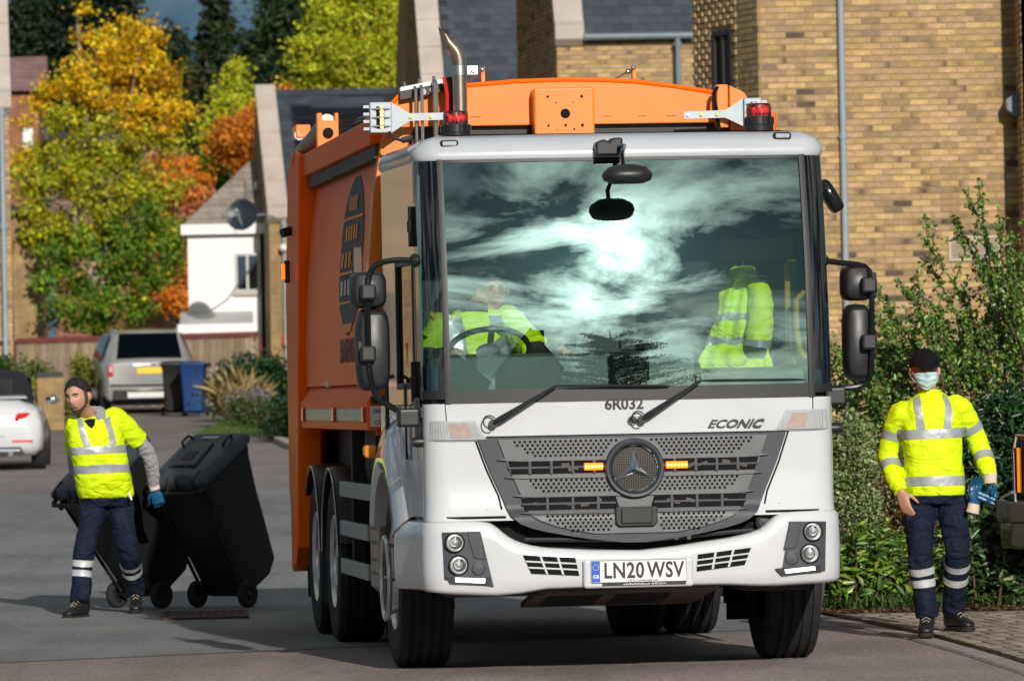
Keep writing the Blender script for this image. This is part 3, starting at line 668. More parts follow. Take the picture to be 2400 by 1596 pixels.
# house E: the corner that stands forward at the right edge
e = W(2386, 300, Yd)
E_ = empty('house', (e.x, Yd - 0.75, zd), (0, 0, 0), 'brick house corner in shade at the far right edge of the picture', 'house', 'brick houses with stone gable copings')
mb = MB(); mb.bx(0, 6, 0, 0.3, 0, 8.2); mb.build('wall', 'yellow_brick_far', E_)
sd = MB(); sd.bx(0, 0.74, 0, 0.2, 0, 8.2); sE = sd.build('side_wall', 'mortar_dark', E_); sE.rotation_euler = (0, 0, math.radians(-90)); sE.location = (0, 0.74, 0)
bpy.context.view_layer.update(); lay_bricks(sE, 0, 0.73, 0, 8.0, 150, in_box(2380, 0, 2400, 900))
rE = MB(); rE.prism([(-.2, -.3, 8.2), (6, -.3, 8.2), (6, 5, 12.5), (-.2, 5, 12.5)], (0, 0, .15)); rE.build('roof', 'slate_far', E_)
gp = W(2372, 245, Yd - .2); lz = gp.z - zd
g = MB(); g.prism([(-.16, .4, lz + .05), (0.0, .4, lz + .16), (0.0, .4, lz - .16), (-.06, .4, lz - .14), (-.15, .4, lz - .06)], (0, .3, 0)); g.build('gutter_end', 'gutter_grey', E_)
# house C
Yc = 100.0; c0 = W(1308, 250, Yc); zc0 = gz(Yc); he = W(1450, 84, Yc).z - zc0
C_, wallC, gabC, roofC = gabled_house((c0.x, Yc, zc0), math.radians(4.0), 7.0, he, he + 5.2, 4.2, 'brick house with dark slate roof and long grey gutter above the lorry', gable_mat='mortar')
lay_bricks(wallC, 0.0, 3.2, 0.0, he - .05, 300, in_box(1300, 90, 1645, 230))
lay_slates(roofC, 0, 3.4, 2.0, in_box(1290, 0, 1650, 95))
sC = MB(); sC.prism([(0, 0, 0), (4.2, 0, 0), (4.2, 0, he + 5.1), (3.9, 0, he + 4.9), (0, 0, he + .05)][::-1], (0, .05, 0)); sC = sC.build('side_wall', 'mortar', C_); sC.rotation_euler = (0, 0, math.radians(-85)); 
sC.location = (-4.2 * math.cos(math.radians(85)) - 0.0, 4.2 * math.sin(math.radians(85)), 0)
# mirror so that x runs from the back edge to the front corner
for v_ in sC.data.vertices: v_.co.x = 4.2 - v_.co.x
bpy.context.view_layer.update()
lay_bricks(sC, 0.0, 4.18, 0.0, he + 2.6, 300, in_box(1215, 0, 1312, 200), dentil=(0.2, 3.7), hole=lambda p, q, z: z > he + (4.2 - p) * 1.2)
pcx = (W(1588, 150, Yc) - c0).x
downpipe(C_, pcx, -0.20, 0.1, he - .06, r=0.045, mt='gutter_grey')
# house B
Yb = 125.0; c0 = W(1006, 330, Yb); zb0 = gz(Yb); heB = W(1040, 330, Yb).z - zb0
B_, wallB, gabB, roofB = gabled_house((c0.x - .05, Yb, zb0), math.radians(5.2), 6.0, heB, heB + 6.6, 5.0, 'house with steep slate roof and pale stone coping right behind the exhaust pipe', front_tex='yellow_brick_far')
lay_slates(roofB, 0.0, 2.4, 8.0, in_box(1040, -20, 1235, 330))
sB = MB(); sB.prism([(0, 0, 0), (5, 0, 0), (5, 0, heB), (0, 0, heB + 6.5)], (0, .02, 0)); sB = sB.build('side_wall', 'mortar', B_); sB.rotation_euler = (0, 0, math.radians(-90)); sB.location = (-.025, 5.0, 0); bpy.context.view_layer.update()
lay_bricks(sB, 0, 4.98, 3.0, heB + 5, 200, in_box(930, -10, 1010, 220), dentil=(.1, 4.6), hole=lambda p, q, z: z > heB + (5 - p) * 1.3 or (z < heB - 3))
# house A
Ya = 140.0; c0 = W(630, 520, Ya); za0 = gz(Ya); heA = W(650, 506, Ya).z - za0
A_, wallA, gabA, roofA = gabled_house((c0.x, Ya, za0), math.radians(6.5), 6.5, heA, heA + 3.0, 3.3, 'brick house with pale coping strip beside the white house', front_tex='yellow_brick_far')
lay_slates(roofA, 0.0, 2.6, 4.6, in_box(620, 225, 900, 520))
downpipe(A_, 0.34, -0.10, 0.0, heA - .08, r=0.045)
lm = MB(); p = W(662, 581, Ya - .2); lx = p.x - c0.x; lm.sphere((lx, -0.22, p.z - za0), 0.10); lm.cyl((lx, -.22, p.z - za0), (lx, 0, p.z - za0 + .02), 0.03); lm.build('wall_lamp', 'globe_white', A_)
ab = MB(); p = W(668, 795, Ya - .2); lx = p.x - c0.x; ab.bx(lx - .07, lx + .10, -.12, 0, p.z - za0 - .13, p.z - za0 + .10); ab.build('alarm_box', 'red_lens', A_, bevel=.02)
# satellite dish on the gable of house A
def dish():
    p = W(569, 506, 136.0); root = empty('satellite_dish', p, (0, 0, 0), 'dark round satellite dish beside the white house', 'satellite dish')
    ax = Vector((-0.25, -1, 0.25)).normalized()
    mb = MB(); prof = [(0.36 * t, 0.10 * t * t) for t in np.linspace(0, 1, 9)] + [(0.37, 0.10), (0.365, 0.085)] + [(0.35 * t, 0.10 * t * t - 0.014) for t in np.linspace(1, 0, 7)]
    mb.revolve(prof, (0, 0, 0), ax, 28); mb.build('reflector', 'dish_grey', root)
    a = MB(); f = ax * 0.42; a.tube([Vector((0, 0, -.34)), Vector((0, -.2, -.22)) + ax * .1, f], 0.014, n=8); a.cyl(f - ax * .05, f + ax * .08, .035, n=12); a.build('receiver_arm', 'grey_metal', root)
    b = MB(); b.tube([Vector((0, 0.02, 0)), Vector((.15, .4, 0)), Vector((.42, .9, 0.05)), Vector((.6, 3.2, .05))], 0.022, n=8); b.build('bracket', 'grey_metal', root)
    an = MB(); q = W(575, 435, 140) - p; an.tube([q + Vector((0, 0, -.5)), q + Vector((0, 0, .12))], .015, n=6); an.cyl(q + Vector((-.28, 0, 0)), q + Vector((.28, 0, 0)), .01, n=6)
    for i in range(5): an.cyl(q + Vector((-.25 + i * .12, 0, -.09)), q + Vector((-.25 + i * .12, 0, .09)), .008, n=6)
    an.build('aerial', 'steel', root)
dish()
# white rendered house
Yw = 141.6
def white_house():
    a = W(441, 640, Yw); z0 = gz(Yw); root = empty('house', (a.x, Yw, z0), (0, 0, 0.04), 'white rendered house with beige tiled hip roof', 'house')
    he = W(450, 541, Yw).z - z0; w = 1.72
    mb = MB(); mb.bx(0, w, 0, 3, 0, he); mb.build('wall', 'render_white', root)
    rp = W(585, 386, Yw).z - z0
    r = MB(); r.add([(-.12, -.2, he + .12), (w + .2, -.2, he + .12), (w + .2, 3.2, he + .12), (-.12, 3.2, he + .12), (1.5, 1.5, rp + .15), (w + .2, 1.5, rp + .15)], [(0, 1, 5, 4), (0, 4, 3), (3, 4, 5, 2), (1, 2, 5), (0, 3, 2, 1)]); r.build('roof', 'beige_tile', root)
    f = MB(); f.bx(-.15, w + .2, -.22, -.16, he - .10, he + .14); f.bx(-.15, -.09, -.16, 3.2, he - .10, he + .14); f.build('fascia', 'render_white', root)
    p0 = W(550, 594, Yw) - a; p1 = W(590, 684, Yw) - a; az = a.z - z0
    window(root, 'window', p0.x, p1.x + .2, az + p1.z, az + p0.z, -0.01, 'window_frame_light', mull=1)
    cz = W(470, 755, Yw - 1.2).z - z0
    cn = MB(); cn.prism([(-.2, -1.4, cz - .04), (-.2, 0, cz + .26), (-.2, 0, cz + .18), (-.2, -1.4, cz - .14)], (w, 0, 0)); cn.build('canopy', 'window_frame_light', root)
    fl = MB(); fl.bx(-.25, w - .1, -1.5, -1.42, cz - .32, cz - .05); fl.build('canopy_fascia', 'render_white', root)
white_house()
# building F at the left edge: runs out of the picture to the left (its front is mirrored in the lorry's flank)
Yf = 98.0; cr = W(27, 600, Yf); zf = gz(Yf); heF = W(10, 246, Yf).z - zf; wF = 13.0
F_, wallF, gabF, roofF = gabled_house((cr.x - wF * math.cos(.10), Yf - wF * math.sin(.10), zf), 0.10, wF, heF, heF + 4.6, 4.0, 'yellow brick house slice with grey downpipe at the far left edge', side='R', windows=[(3.0, 4.4, 3.9, 5.3), (6.2, 7.6, 3.9, 5.3), (9.4, 10.8, 3.9, 5.3), (3.0, 4.4, 1.0, 2.5), (9.4, 10.8, 1.0, 2.5), (6.3, 7.3, 0.1, 2.2)], front_tex='yellow_brick_far')
fw = MB(); fw.bx(wF - 1.6, wF, 0.0, 0.02, 0, heF - .05); fwall = fw.build('corner_wall', 'mortar', F_); fwall.location = (0, -0.025, 0); bpy.context.view_layer.update()
lay_bricks(fwall, wF - 1.58, wF, 0, heF - .08, 200, in_box(0, 240, 32, 900))
downpipe(F_, wF - 0.125, -0.16, 0.0, heF - .05, r=0.045)
# more roofs far behind the autumn tree
def far_house(px0, px1, Y, py_e, py_r, wm, rm, label, ww=()):
    a, b = W(px0, 600, Y), W(px1, 600, Y); z0 = gz(Y); he = W(px0, py_e, Y).z - z0; hr = W(px0, py_r, Y).z - z0; w = (b - a).x
    root = empty('house', (a.x, Y, z0), (0, 0, 0.05), label, 'house')
    mb = MB(); mb.prism([(0, 0, 0), (w, 0, 0), (w, 0, he), (w / 2, 0, hr), (0, 0, he)] if False else [(0, 0, 0), (w, 0, 0), (w, 0, he), (0, 0, he)], (0, 6, 0)); mb.build('wall', wm, root)
    r = MB(); r.prism([(-.2, -.3, he), (-.2, 3, hr), (-.2, 6.3, he)], (w + .4, 0, 0)); r.build('roof', rm, root)
    for (x0, x1, z0_, z1_) in ww: window(root, 'window', x0, x1, z0_, z1_, -.02, 'window_frame_light')
    return root
r1 = far_house(20, 96, 168, 215, 120, 'red_brick_far', 'mauve_tile', 'red brick house showing between the left building and the yellow tree')
wq = MB(); pa = W(58, 300, 167.5) - Vector(r1.location); pb = W(80, 400, 167.5) - Vector(r1.location)
wq.bx(pa.x - .1, pa.x + .18, -.10, -.02, pb.z, pa.z); wq.build('white_trim', 'render_white', r1)
far_house(30, 84, 150, 500, 470, 'yellow_brick_far', 'beige_tile', 'low tan wing with flat eaves under the left end of the yellow tree')
far_house(130, 470, 178, 545, 375, 'red_brick_far', 'mauve_tile', 'mauve tiled house hidden behind the yellow autumn tree', ww=[(1.0, 2.0, 3.2, 4.4)])
# fence with its red capping
def fence():
    Yn = 136.0; a = W(38, 800, Yn); b = W(606, 800, Yn); root = empty('fence', (a.x, Yn, gz(Yn)), (0, 0, 0), 'long weathered board fence with dark red capping rail behind the silver car', 'fence')
    w = b.x - a.x; zt0 = W(38, 800, Yn).z - gz(Yn); zt1 = W(606, 784, Yn).z - gz(Yn); n = int(w / 0.135)
    for i in range(n):
        x = (i + .5) * w / n; zt = zt0 + (zt1 - zt0) * x / w - .04; bw = w / n - 0.008
        m_ = MB(); m_.bx(-bw / 2, bw / 2, -.012, .012, 0, zt); o = m_.build('board', 'plank', root, recalc=False); o.location = (x, random.uniform(-.008, .008), 0)
        cl = np.array([0.25, 0.185, 0.13]) * random.uniform(0.72, 1.2) * np.array([1, random.uniform(.95, 1.05), random.uniform(.88, 1.1)]); tint_mesh(o.data, np.tile(cl, (6, 1)))
    for i in range(4):
        c_ = MB(); x0 = w * i / 4; x1 = w * (i + 1) / 4 - .01; za, zb_ = zt0 + (zt1 - zt0) * x0 / w, zt0 + (zt1 - zt0) * x1 / w
        c_.prism([(x0, -.07, za - .05), (x1, -.07, zb_ - .05), (x1, -.07, zb_ + .07), (x0, -.07, za + .07)], (0, .14, 0)); c_.build('capping_rail', 'fence_cap', root, bevel=.01)
    for i in range(4):
        p = MB(); x = w * i / 3.0; p.bx(x - .06, x + .06, .03, .14, 0, zt0); p.build('post', 'fence_cap', root)
fence()
# low brick wall end with dark capping behind the white car
def stub():
    Yn = 113.0; a = W(88, 930, Yn); b = W(150, 930, Yn); zt = W(110, 885, Yn).z - gz(Yn); root = empty('garden_wall', (a.x, Yn, gz(Yn)), (0, 0, .1), 'low tan brick garden wall end topped with a row of dark bricks', 'wall')
    w = b.x - a.x; m_ = MB(); m_.bx(0, w, 0, .22, 0, zt); m_.build('wall', 'yellow_brick_far', root)
    for i in range(7):
        q = MB(); x = w * (i + .5) / 7; q.bx(x - w / 16, x + w / 16, -.01, .23, zt + .003, zt + .11); q.build('capping_brick', 'window_frame_dark', root, bevel=.008)
stub()
# dark gables behind the camera: only their mirror image shows in the windscreen
def mirrored(x, y, w, he, hr, label):
    root = empty('house', (x, y, 0), (0, 0, math.pi), label, 'house')
    m_ = MB(); m_.prism([(0, 0, 0), (w, 0, 0), (w, 0, he), (w / 2, 0, hr), (0, 0, he)], (0, 7, 0)); m_.build('wall', 'yellow_brick_far', root)
    r = MB()
    for s in (0, 1):
        xa, xb = (0 - .2, w / 2) if s == 0 else (w + .2, w / 2); za, zb_ = he - .1, hr + .08
        r.prism([(xa, -.2, za), (xb, -.2, zb_), (xb, -.2, zb_ + .12), (xa, -.2, za + .12)], (0, 7.4, 0))
    r.build('roof', 'slate_far', root)
    c = MB(); c.bx(w * .15, w * .15 + .8, 3, 3.8, he, hr + .6); c.build('chimney', 'red_brick_far', root)
mirrored(6.6, -8, 3.6, 6.2, 10.4, 'house with a pointed gable mirrored low in the windscreen')
mirrored(2.6, -16, 4.5, 5.6, 9.0, 'second gabled house mirrored at the driver end of the windscreen')
# ================================================================ trees and shrubs
def leaf_object(name, P, size, cols, mt, parent=None, aspect=0.55, up=0.35, dirs=None, fold=0.18, seed=1, face=0.7):
    """many small folded leaves in one mesh: P centres, size lengths, cols one colour per leaf"""
    r = np.random.default_rng(seed); n = len(P)
    nrm = r.normal(size=(n, 3)); nrm[:, 2] += up * 2; nrm += face * np.array([0.25, -1.0, 0.35]); nrm /= np.linalg.norm(nrm, axis=1)[:, None] + 1e-9
    d = r.normal(size=(n, 3)) if dirs is None else dirs + r.normal(size=(n, 3)) * 0.35
    d -= nrm * np.sum(d * nrm, axis=1)[:, None]; d /= np.linalg.norm(d, axis=1)[:, None] + 1e-9
    w = np.cross(nrm, d); s = size[:, None]
    base = P - d * s * 0.5; tip = P + d * s * 0.5 - nrm * s * 0.10; mid = P + nrm * s * 0.04
    l = mid + w * s * aspect * 0.5 + nrm * s * fold; q = mid - w * s * aspect * 0.5 + nrm * s * fold
    V = np.stack([base, q, tip, l], axis=1).reshape(-1, 3)
    me = bpy.data.meshes.new(name); me.vertices.add(4 * n); me.vertices.foreach_set('co', V.astype(np.float32).ravel())
    me.loops.add(6 * n); me.polygons.add(2 * n)
    i0 = np.arange(n) * 4
    li = np.stack([i0, i0 + 1, i0 + 2, i0, i0 + 2, i0 + 3], axis=1).ravel()
    me.loops.foreach_set('vertex_index', li.astype(np.int32))
    me.polygons.foreach_set('loop_start', (np.arange(2 * n) * 3).astype(np.int32)); me.polygons.foreach_set('loop_total', np.full(2 * n, 3, np.int32))
    me.materials.append(M[mt]); me.update(calc_edges=True)
    at = me.color_attributes.new('tint', 'FLOAT_COLOR', 'CORNER'); c = np.ones((n, 4), np.float32); c[:, :3] = np.clip(cols, 0, 1)
    at.data.foreach_set('color', np.repeat(c, 6, axis=0).ravel())
    o = bpy.data.objects.new(name, me); COL.objects.link(o)
    if parent: o.parent = parent
    return o
def blob_points(blobs, Y, dy, n, seed, clump=0.22, per=26):
    """leaf centres gathered in clumps inside a union of ellipsoids measured as (px, py, rx, ry[, dY]) -> world points and the blob index"""
    r = np.random.default_rng(seed); ar = np.array([b[2] * b[3] for b in blobs], float); ar /= ar.sum()
    nc = max(8, n // per); bi = r.choice(len(blobs), nc, p=ar); C = []
    for k in bi:
        b = blobs[k]; yy = Y + (b[4] if len(b) > 4 else 0); c = W(b[0], b[1], yy); sx = b[2] * yy / FPX; sz = b[3] * yy / FPX
        v = r.normal(size=3); v /= np.linalg.norm(v); rad = r.uniform(0.25, 1.0) ** 0.5
        C.append((c.x + v[0] * sx * rad, yy + v[1] * min(dy, (sx + sz) * .7) * rad, c.z + v[2] * sz * rad))
    C = np.array(C); cs = clump * r.uniform(0.6, 1.3, nc)
    idx = r.integers(0, nc, n); off = r.normal(size=(n, 3)) * cs[idx][:, None] * np.array([1, 1, 0.7])
    return C[idx] + off, bi[idx], idx, nc
def tree(label, base_px, Y, blobs, n, leaf, pal, seed, trunk_r=0.12, dy=1.6, clump=0.28, bark='trunk_bark', aspect=0.7, group='trees behind the fence', limbs=10, top_py=None, name='tree', jitter=0.22, per=26):
    root_p = G(base_px, Y); root = empty(name, root_p, (0, 0, 0), label, 'tree', group)
    P, bi, ci, nc = blob_points(blobs, Y, dy, n, seed, clump, per)
    r = np.random.default_rng(seed + 5); cv = r.normal(1, jitter * .6, nc)
    cols = np.array([pal[blobs[k][5] if len(blobs[0]) > 5 else 0] for k in range(len(blobs))])[bi]
    alt = np.array([pal[(blobs[k][5] if len(blobs[0]) > 5 else 0)] for k in range(len(blobs))])
    mixi = r.integers(0, len(blobs), n); m = (r.random(n) < 0.12)[:, None]
    cols = np.where(m, alt[mixi], cols) * (cv[ci] * r.normal(1, jitter, n))[:, None] * np.stack([r.normal(1, .08, n), np.ones(n), r.normal(1, .1, n)], 1)
    P0 = P - np.array(root_p)
    leaf_object('crown', P0, leaf * r.uniform(0.65, 1.3, n), cols, 'leaf', root, aspect=aspect, seed=seed)
    tb = MB(); tops = sorted(range(len(blobs)), key=lambda k: blobs[k][1])
    tp = blobs[tops[0]]; top = W(tp[0], tp[1] if top_py is None else top_py, Y) - root_p
    H = top.z; rr = random.Random(seed)
    pts = [Vector((top.x * (t ** 1.4) + math.sin(t * 7 + seed) * .08 * t, 0.12 * math.sin(t * 5 + seed), H * t)) for t in np.linspace(0, 1, 9)]
    pts[0].z = -0.1
    tb.tube(pts, [trunk_r * (1.25 if i == 0 else 1) * (1 - 0.86 * i / 8) for i in range(9)], n=9); tb.build('trunk', bark, root)
    lb = MB()
    for k in range(limbs):
        b = blobs[rr.randrange(len(blobs))]; e = W(b[0] + rr.uniform(-.5, .5) * b[2], b[1], Y) - root_p + Vector((0, rr.uniform(-1, 1) * dy * .6, 0))
        t = max(0.15, min(0.85, (e.z / H) * rr.uniform(0.45, 0.7))); i = int(t * 8); s = pts[i].lerp(pts[min(i + 1, 8)], t * 8 - i)
        mid = s.lerp(e, .5) + Vector((0, 0, -0.10 * (e - s).length)); lb.tube([s, s.lerp(mid, .6), mid, e], [trunk_r * (1 - .8 * t) * f for f in (.62, .5, .36, .12)], n=7)
    lb.build('limb', bark, root)
    return root
def D2(lst): return [(a * K, b * K, c * K, d * K, e, f) for a, b, c, d, e, f in lst]
Yl, Gl, Dg, Or, Pk, Lg, Br = 0, 1, 2, 3, 4, 5, 6
PALT = [(0.82, 0.50, 0.012), (0.44, 0.44, 0.02), (0.15, 0.28, 0.02), (0.80, 0.27, 0.02), (0.66, 0.30, 0.18), (0.50, 0.54, 0.025), (0.66, 0.25, 0.025)]
tree('large maple in yellow and green autumn leaf behind the board fence', 235, 150, D2([
    (300, 115, 85, 70, 0, Yl), (182, 25, 18, 22, 0, Yl), (195, 75, 16, 26, .3, Yl), (235, 185, 95, 60, -.5, Yl), (340, 200, 70, 70, .3, Yl), (130, 195, 45, 40, .5, Yl), (100, 250, 45, 38, 0, Yl),
    (330, 268, 95, 45, -.6, Yl), (405, 265, 40, 28, 0, Yl), (165, 290, 75, 50, -.4, Gl), (70, 330, 40, 50, .2, Yl), (250, 320, 90, 50, -.8, Gl), (120, 385, 90, 55, 0, Gl), (330, 350, 95, 45, 0, Gl),
    (230, 415, 130, 60, -.7, Gl), (90, 470, 65, 60, 0, Gl), (340, 430, 75, 50, .3, Gl), (180, 500, 120, 55, -.5, Gl), (320, 520, 100, 50, -.3, Dg), (90, 560, 62, 40, 0, Gl), (230, 580, 150, 60, -.6, Dg),
    (150, 640, 70, 55, -.3, Dg), (300, 640, 90, 55, -.2, Dg), (190, 705, 105, 55, -.6, Dg), (300, 712, 55, 40, 0, Dg), (370, 590, 50, 60, 0, Dg)]), 36000, 0.115, PALT, 11, trunk_r=0.17, dy=1.6, clump=0.19, per=75, jitter=.3, bark='trunk_pale', limbs=16)
tree('orange and pink leaved tree between the maple and the white house', 420, 158, D2([
    (395, 425, 80, 65, 0, Or), (340, 410, 40, 40, 0, Or), (440, 460, 50, 55, .3, Pk), (400, 540, 55, 70, .4, Or), (420, 640, 28, 60, 0, Or), (390, 690, 38, 28, -.4, Or), (380, 380, 40, 30, .3, Pk)]), 12000, 0.115, PALT, 12, dy=1.4, clump=0.18, per=60, jitter=.28)
tree('slim yellow green tree rising behind the gable of the brick house', 520, 165, D2([
    (540, 165, 22, 30, 0, Lg), (535, 235, 45, 50, 0, Lg), (520, 310, 60, 60, 0, Lg), (500, 390, 50, 50, 0, Dg), (560, 300, 35, 60, .3, Lg), (480, 410, 40, 40, 0, Dg)]), 12000, 0.115, PALT, 13, dy=1.3, clump=0.18, per=60, jitter=.28)
tree('rust orange tree tucked against the pale coping of the brick house', 560, 162, D2([(550, 310, 45, 38, -.5, Br), (530, 340, 40, 35, 0, Br), (565, 370, 28, 30, 0, Or), (585, 270, 22, 25, 0, Br)]), 7000, 0.11, PALT, 14, dy=1.0, clump=0.18)
tree('tall yellow green birch left of the exhaust pipe', 820, 158, D2([
    (770, 40, 65, 60, 0, Lg), (850, 60, 70, 70, 0, Lg), (905, 40, 50, 70, .4, Lg), (740, 130, 70, 55, -.3, Lg), (830, 150, 85, 60, -.4, Lg), (900, 150, 55, 60, 0, Lg), (720, 200, 60, 40, 0, Lg), (800, 215, 90, 40, -.2, Gl), (890, 220, 60, 40, 0, Gl), (860, -30, 80, 50, 0, Lg), (660, 225, 28, 20, 0, Br)]), 26000, 0.11, PALT, 15, dy=1.7, clump=0.2, per=60, jitter=.28, limbs=14, top_py=-60)
def conifer(label, px, Y, top_py, base_hw, n, seed, col=(0.030, 0.055, 0.022), bot_py=560, col2=(0.05, 0.08, 0.025)):
    root_p = G(px, Y); top = W(px, top_py, Y); H = top.z - root_p.z; R = base_hw * Y / FPX
    root = empty('conifer_tree', root_p, (0, 0, 0), label, 'tree', 'dark evergreens on the skyline'); r = np.random.default_rng(seed)
    nb = 150; P = []; Dd = []; lb = MB()
    zb = max(W(px, bot_py, Y).z - root_p.z, 0.5)
    per = n // nb
    for k in range(nb):
        t = (k + r.random()) / nb; z = zb + (H - zb) * t; L_ = (R * (1 - t) ** 0.8 + 0.15) * r.uniform(0.65, 1.15); a = r.random() * 6.283
        s = r.random(per) ** 0.6; droop = -0.25 * L_ * s ** 2 + 0.05 * L_
        x = math.cos(a) * L_ * s; y = math.sin(a) * L_ * s
        P.append(np.stack([x + r.normal(0, .10, per), y + r.normal(0, .10, per), z + droop + r.normal(0, .08, per) - .12 * (1 - s)], 1)); Dd.append(np.tile([math.cos(a), math.sin(a), -.35], (per, 1)))
        if k % 3 == 0: lb.tube([(0, 0, z), (math.cos(a) * L_ * .5, math.sin(a) * L_ * .5, z - .02 * L_), (math.cos(a) * L_ * .95, math.sin(a) * L_ * .95, z - .18 * L_)], [.035, .02, .006], n=5)
    P = np.concatenate(P); Dd = np.concatenate(Dd); m = len(P)
    cc = np.where((r.random(m) < .25)[:, None], np.array(col2), np.array(col)) * r.normal(1, .3, m)[:, None].clip(.4, 1.8)
    leaf_object('crown', P, 0.30 * r.uniform(.6, 1.3, m), cc, 'leaf', root, aspect=0.30, dirs=Dd, seed=seed)
    tb = MB(); tb.tube([(0, 0, -.1), (0, 0, H * .5), (0, 0, H)], [.22, .13, .02], n=9); tb.build('trunk', 'trunk_bark', root); lb.build('limb', 'trunk_bark', root)
    return root
conifer('dark conifer top between the maple and the yellow birch', 520, 205, -40, 150, 15000, 21)
conifer('dark conifer at the top edge above the brick house gable', 665, 210, -70, 140, 14000, 22)
conifer('smaller dark conifer behind the right shoulder of the maple', 425, 200, 75, 95, 9000, 23, bot_py=500)
conifer('dark evergreen filling the gap left of the birch', 770, 215, -120, 120, 12000, 24)
tree('broad dark cedar behind the top of the maple', 150, 190, D2([
    (60, 40, 60, 60, 0, 0), (110, 110, 90, 60, 0, 0), (60, 170, 60, 50, 0, 0), (200, 60, 80, 60, .5, 0), (260, 20, 60, 50, 0, 0), (130, 20, 60, 50, 0, 0), (40, 230, 50, 40, 0, 0), (300, 150, 80, 80, 0, 0), (170, 230, 90, 60, 0, 0), (390, 120, 50, 40, 0, 0), (440, 300, 60, 90, 0, 1), (450, 210, 60, 50, 0, 1), (100, 0, 60, 30, 0, 0), (220, -20, 60, 40, 0, 0), (350, 250, 60, 80, 0, 0), (490, 250, 50, 80, 0, 0)]),
    24000, 0.26, [(0.026, 0.050, 0.022), (0.075, 0.085, 0.02)], 16, trunk_r=.28, dy=2.2, clump=0.3, aspect=.4, group='dark evergreens on the skyline', top_py=-30)
tree('dark evergreen mass behind the birch and the lorry exhaust', 640, 200, D2([(620, 180, 60, 60, 0, 0), (660, 230, 50, 50, 0, 0), (700, 90, 60, 60, 0, 0), (600, 130, 40, 50, 0, 0), (590, 230, 30, 40, 0, 0), (730, 30, 50, 60, 0, 0), (820, 30, 60, 60, 2, 0), (920, 120, 40, 90, 2, 0), (690, 190, 50, 50, 0, 0), (640, 60, 40, 60, 0, 0)]),
    14000, 0.26, [(0.032, 0.062, 0.022)], 17, trunk_r=.25, dy=2.0, clump=0.3, aspect=.4, group='dark evergreens on the skyline', top_py=-40)
# ---- shrubs
def shrub(label, base_px, Y, blobs, n, leaf, pal, seed, mt='leaf_glossy', dy=0.6, clump=0.07, aspect=0.5, group=None, stems=8, cat='shrub', per=14, jitter=.22, up=.35, stem='stem_brown', name='shrub'):
    root_p = G(base_px, Y); root = empty(name, root_p, (0, 0, 0), label, cat, group)
    P, bi, ci, nc = blob_points(blobs, Y, dy, n, seed, clump, per); r = np.random.default_rng(seed + 3)
    pa = np.array(pal); w = r.integers(0, len(pal), nc)[ci]; w = np.where(r.random(n) < .25, r.integers(0, len(pal), n), w)
    cols = pa[w] * (r.normal(1, jitter, nc)[ci] * r.normal(1, jitter * .7, n))[:, None].clip(.35, 1.8)
    P[:, 2] = np.maximum(P[:, 2], gz(Y) + .04)
    leaf_object('foliage', P - np.array(root_p), leaf * r.uniform(.6, 1.3, n), cols, mt, root, aspect=aspect, seed=seed, up=up)
    sb = MB(); rr = random.Random(seed)
    for k in range(stems):
        b = blobs[rr.randrange(len(blobs))]; e = W(b[0] + rr.uniform(-.6, .6) * b[2], b[1] - .4 * b[3], Y) - root_p; s = Vector((e.x * .35 + rr.uniform(-.1, .1), rr.uniform(-.1, .1), 0)); q = s.lerp(e, .55) + Vector((rr.uniform(-.1, .1), rr.uniform(-.1, .1), .05))
        sb.tube([s, q, e], [.014, .009, .004], n=6)
    sb.build('stem', stem, root)
    return root
GR = [(0.095, 0.195, 0.03), (0.135, 0.255, 0.036), (0.058, 0.13, 0.024), (0.22, 0.33, 0.05)]
DK = [(0.024, 0.072, 0.024), (0.040, 0.11, 0.03), (0.015, 0.05, 0.018)]
LA = [(0.075, 0.16, 0.022), (0.12, 0.23, 0.025), (0.045, 0.105, 0.02), (0.21, 0.30, 0.03)]
VR = [(0.30, 0.36, 0.15), (0.22, 0.30, 0.10), (0.40, 0.44, 0.24), (0.14, 0.22, 0.07)]
BRN = [(0.16, 0.09, 0.03), (0.10, 0.10, 0.03), (0.22, 0.14, 0.05), (0.07, 0.09, 0.03)]
def B2(l): return [(a, b, c, d) + ((e[0],) if e else (0,)) for a, b, c, d, *e in l]
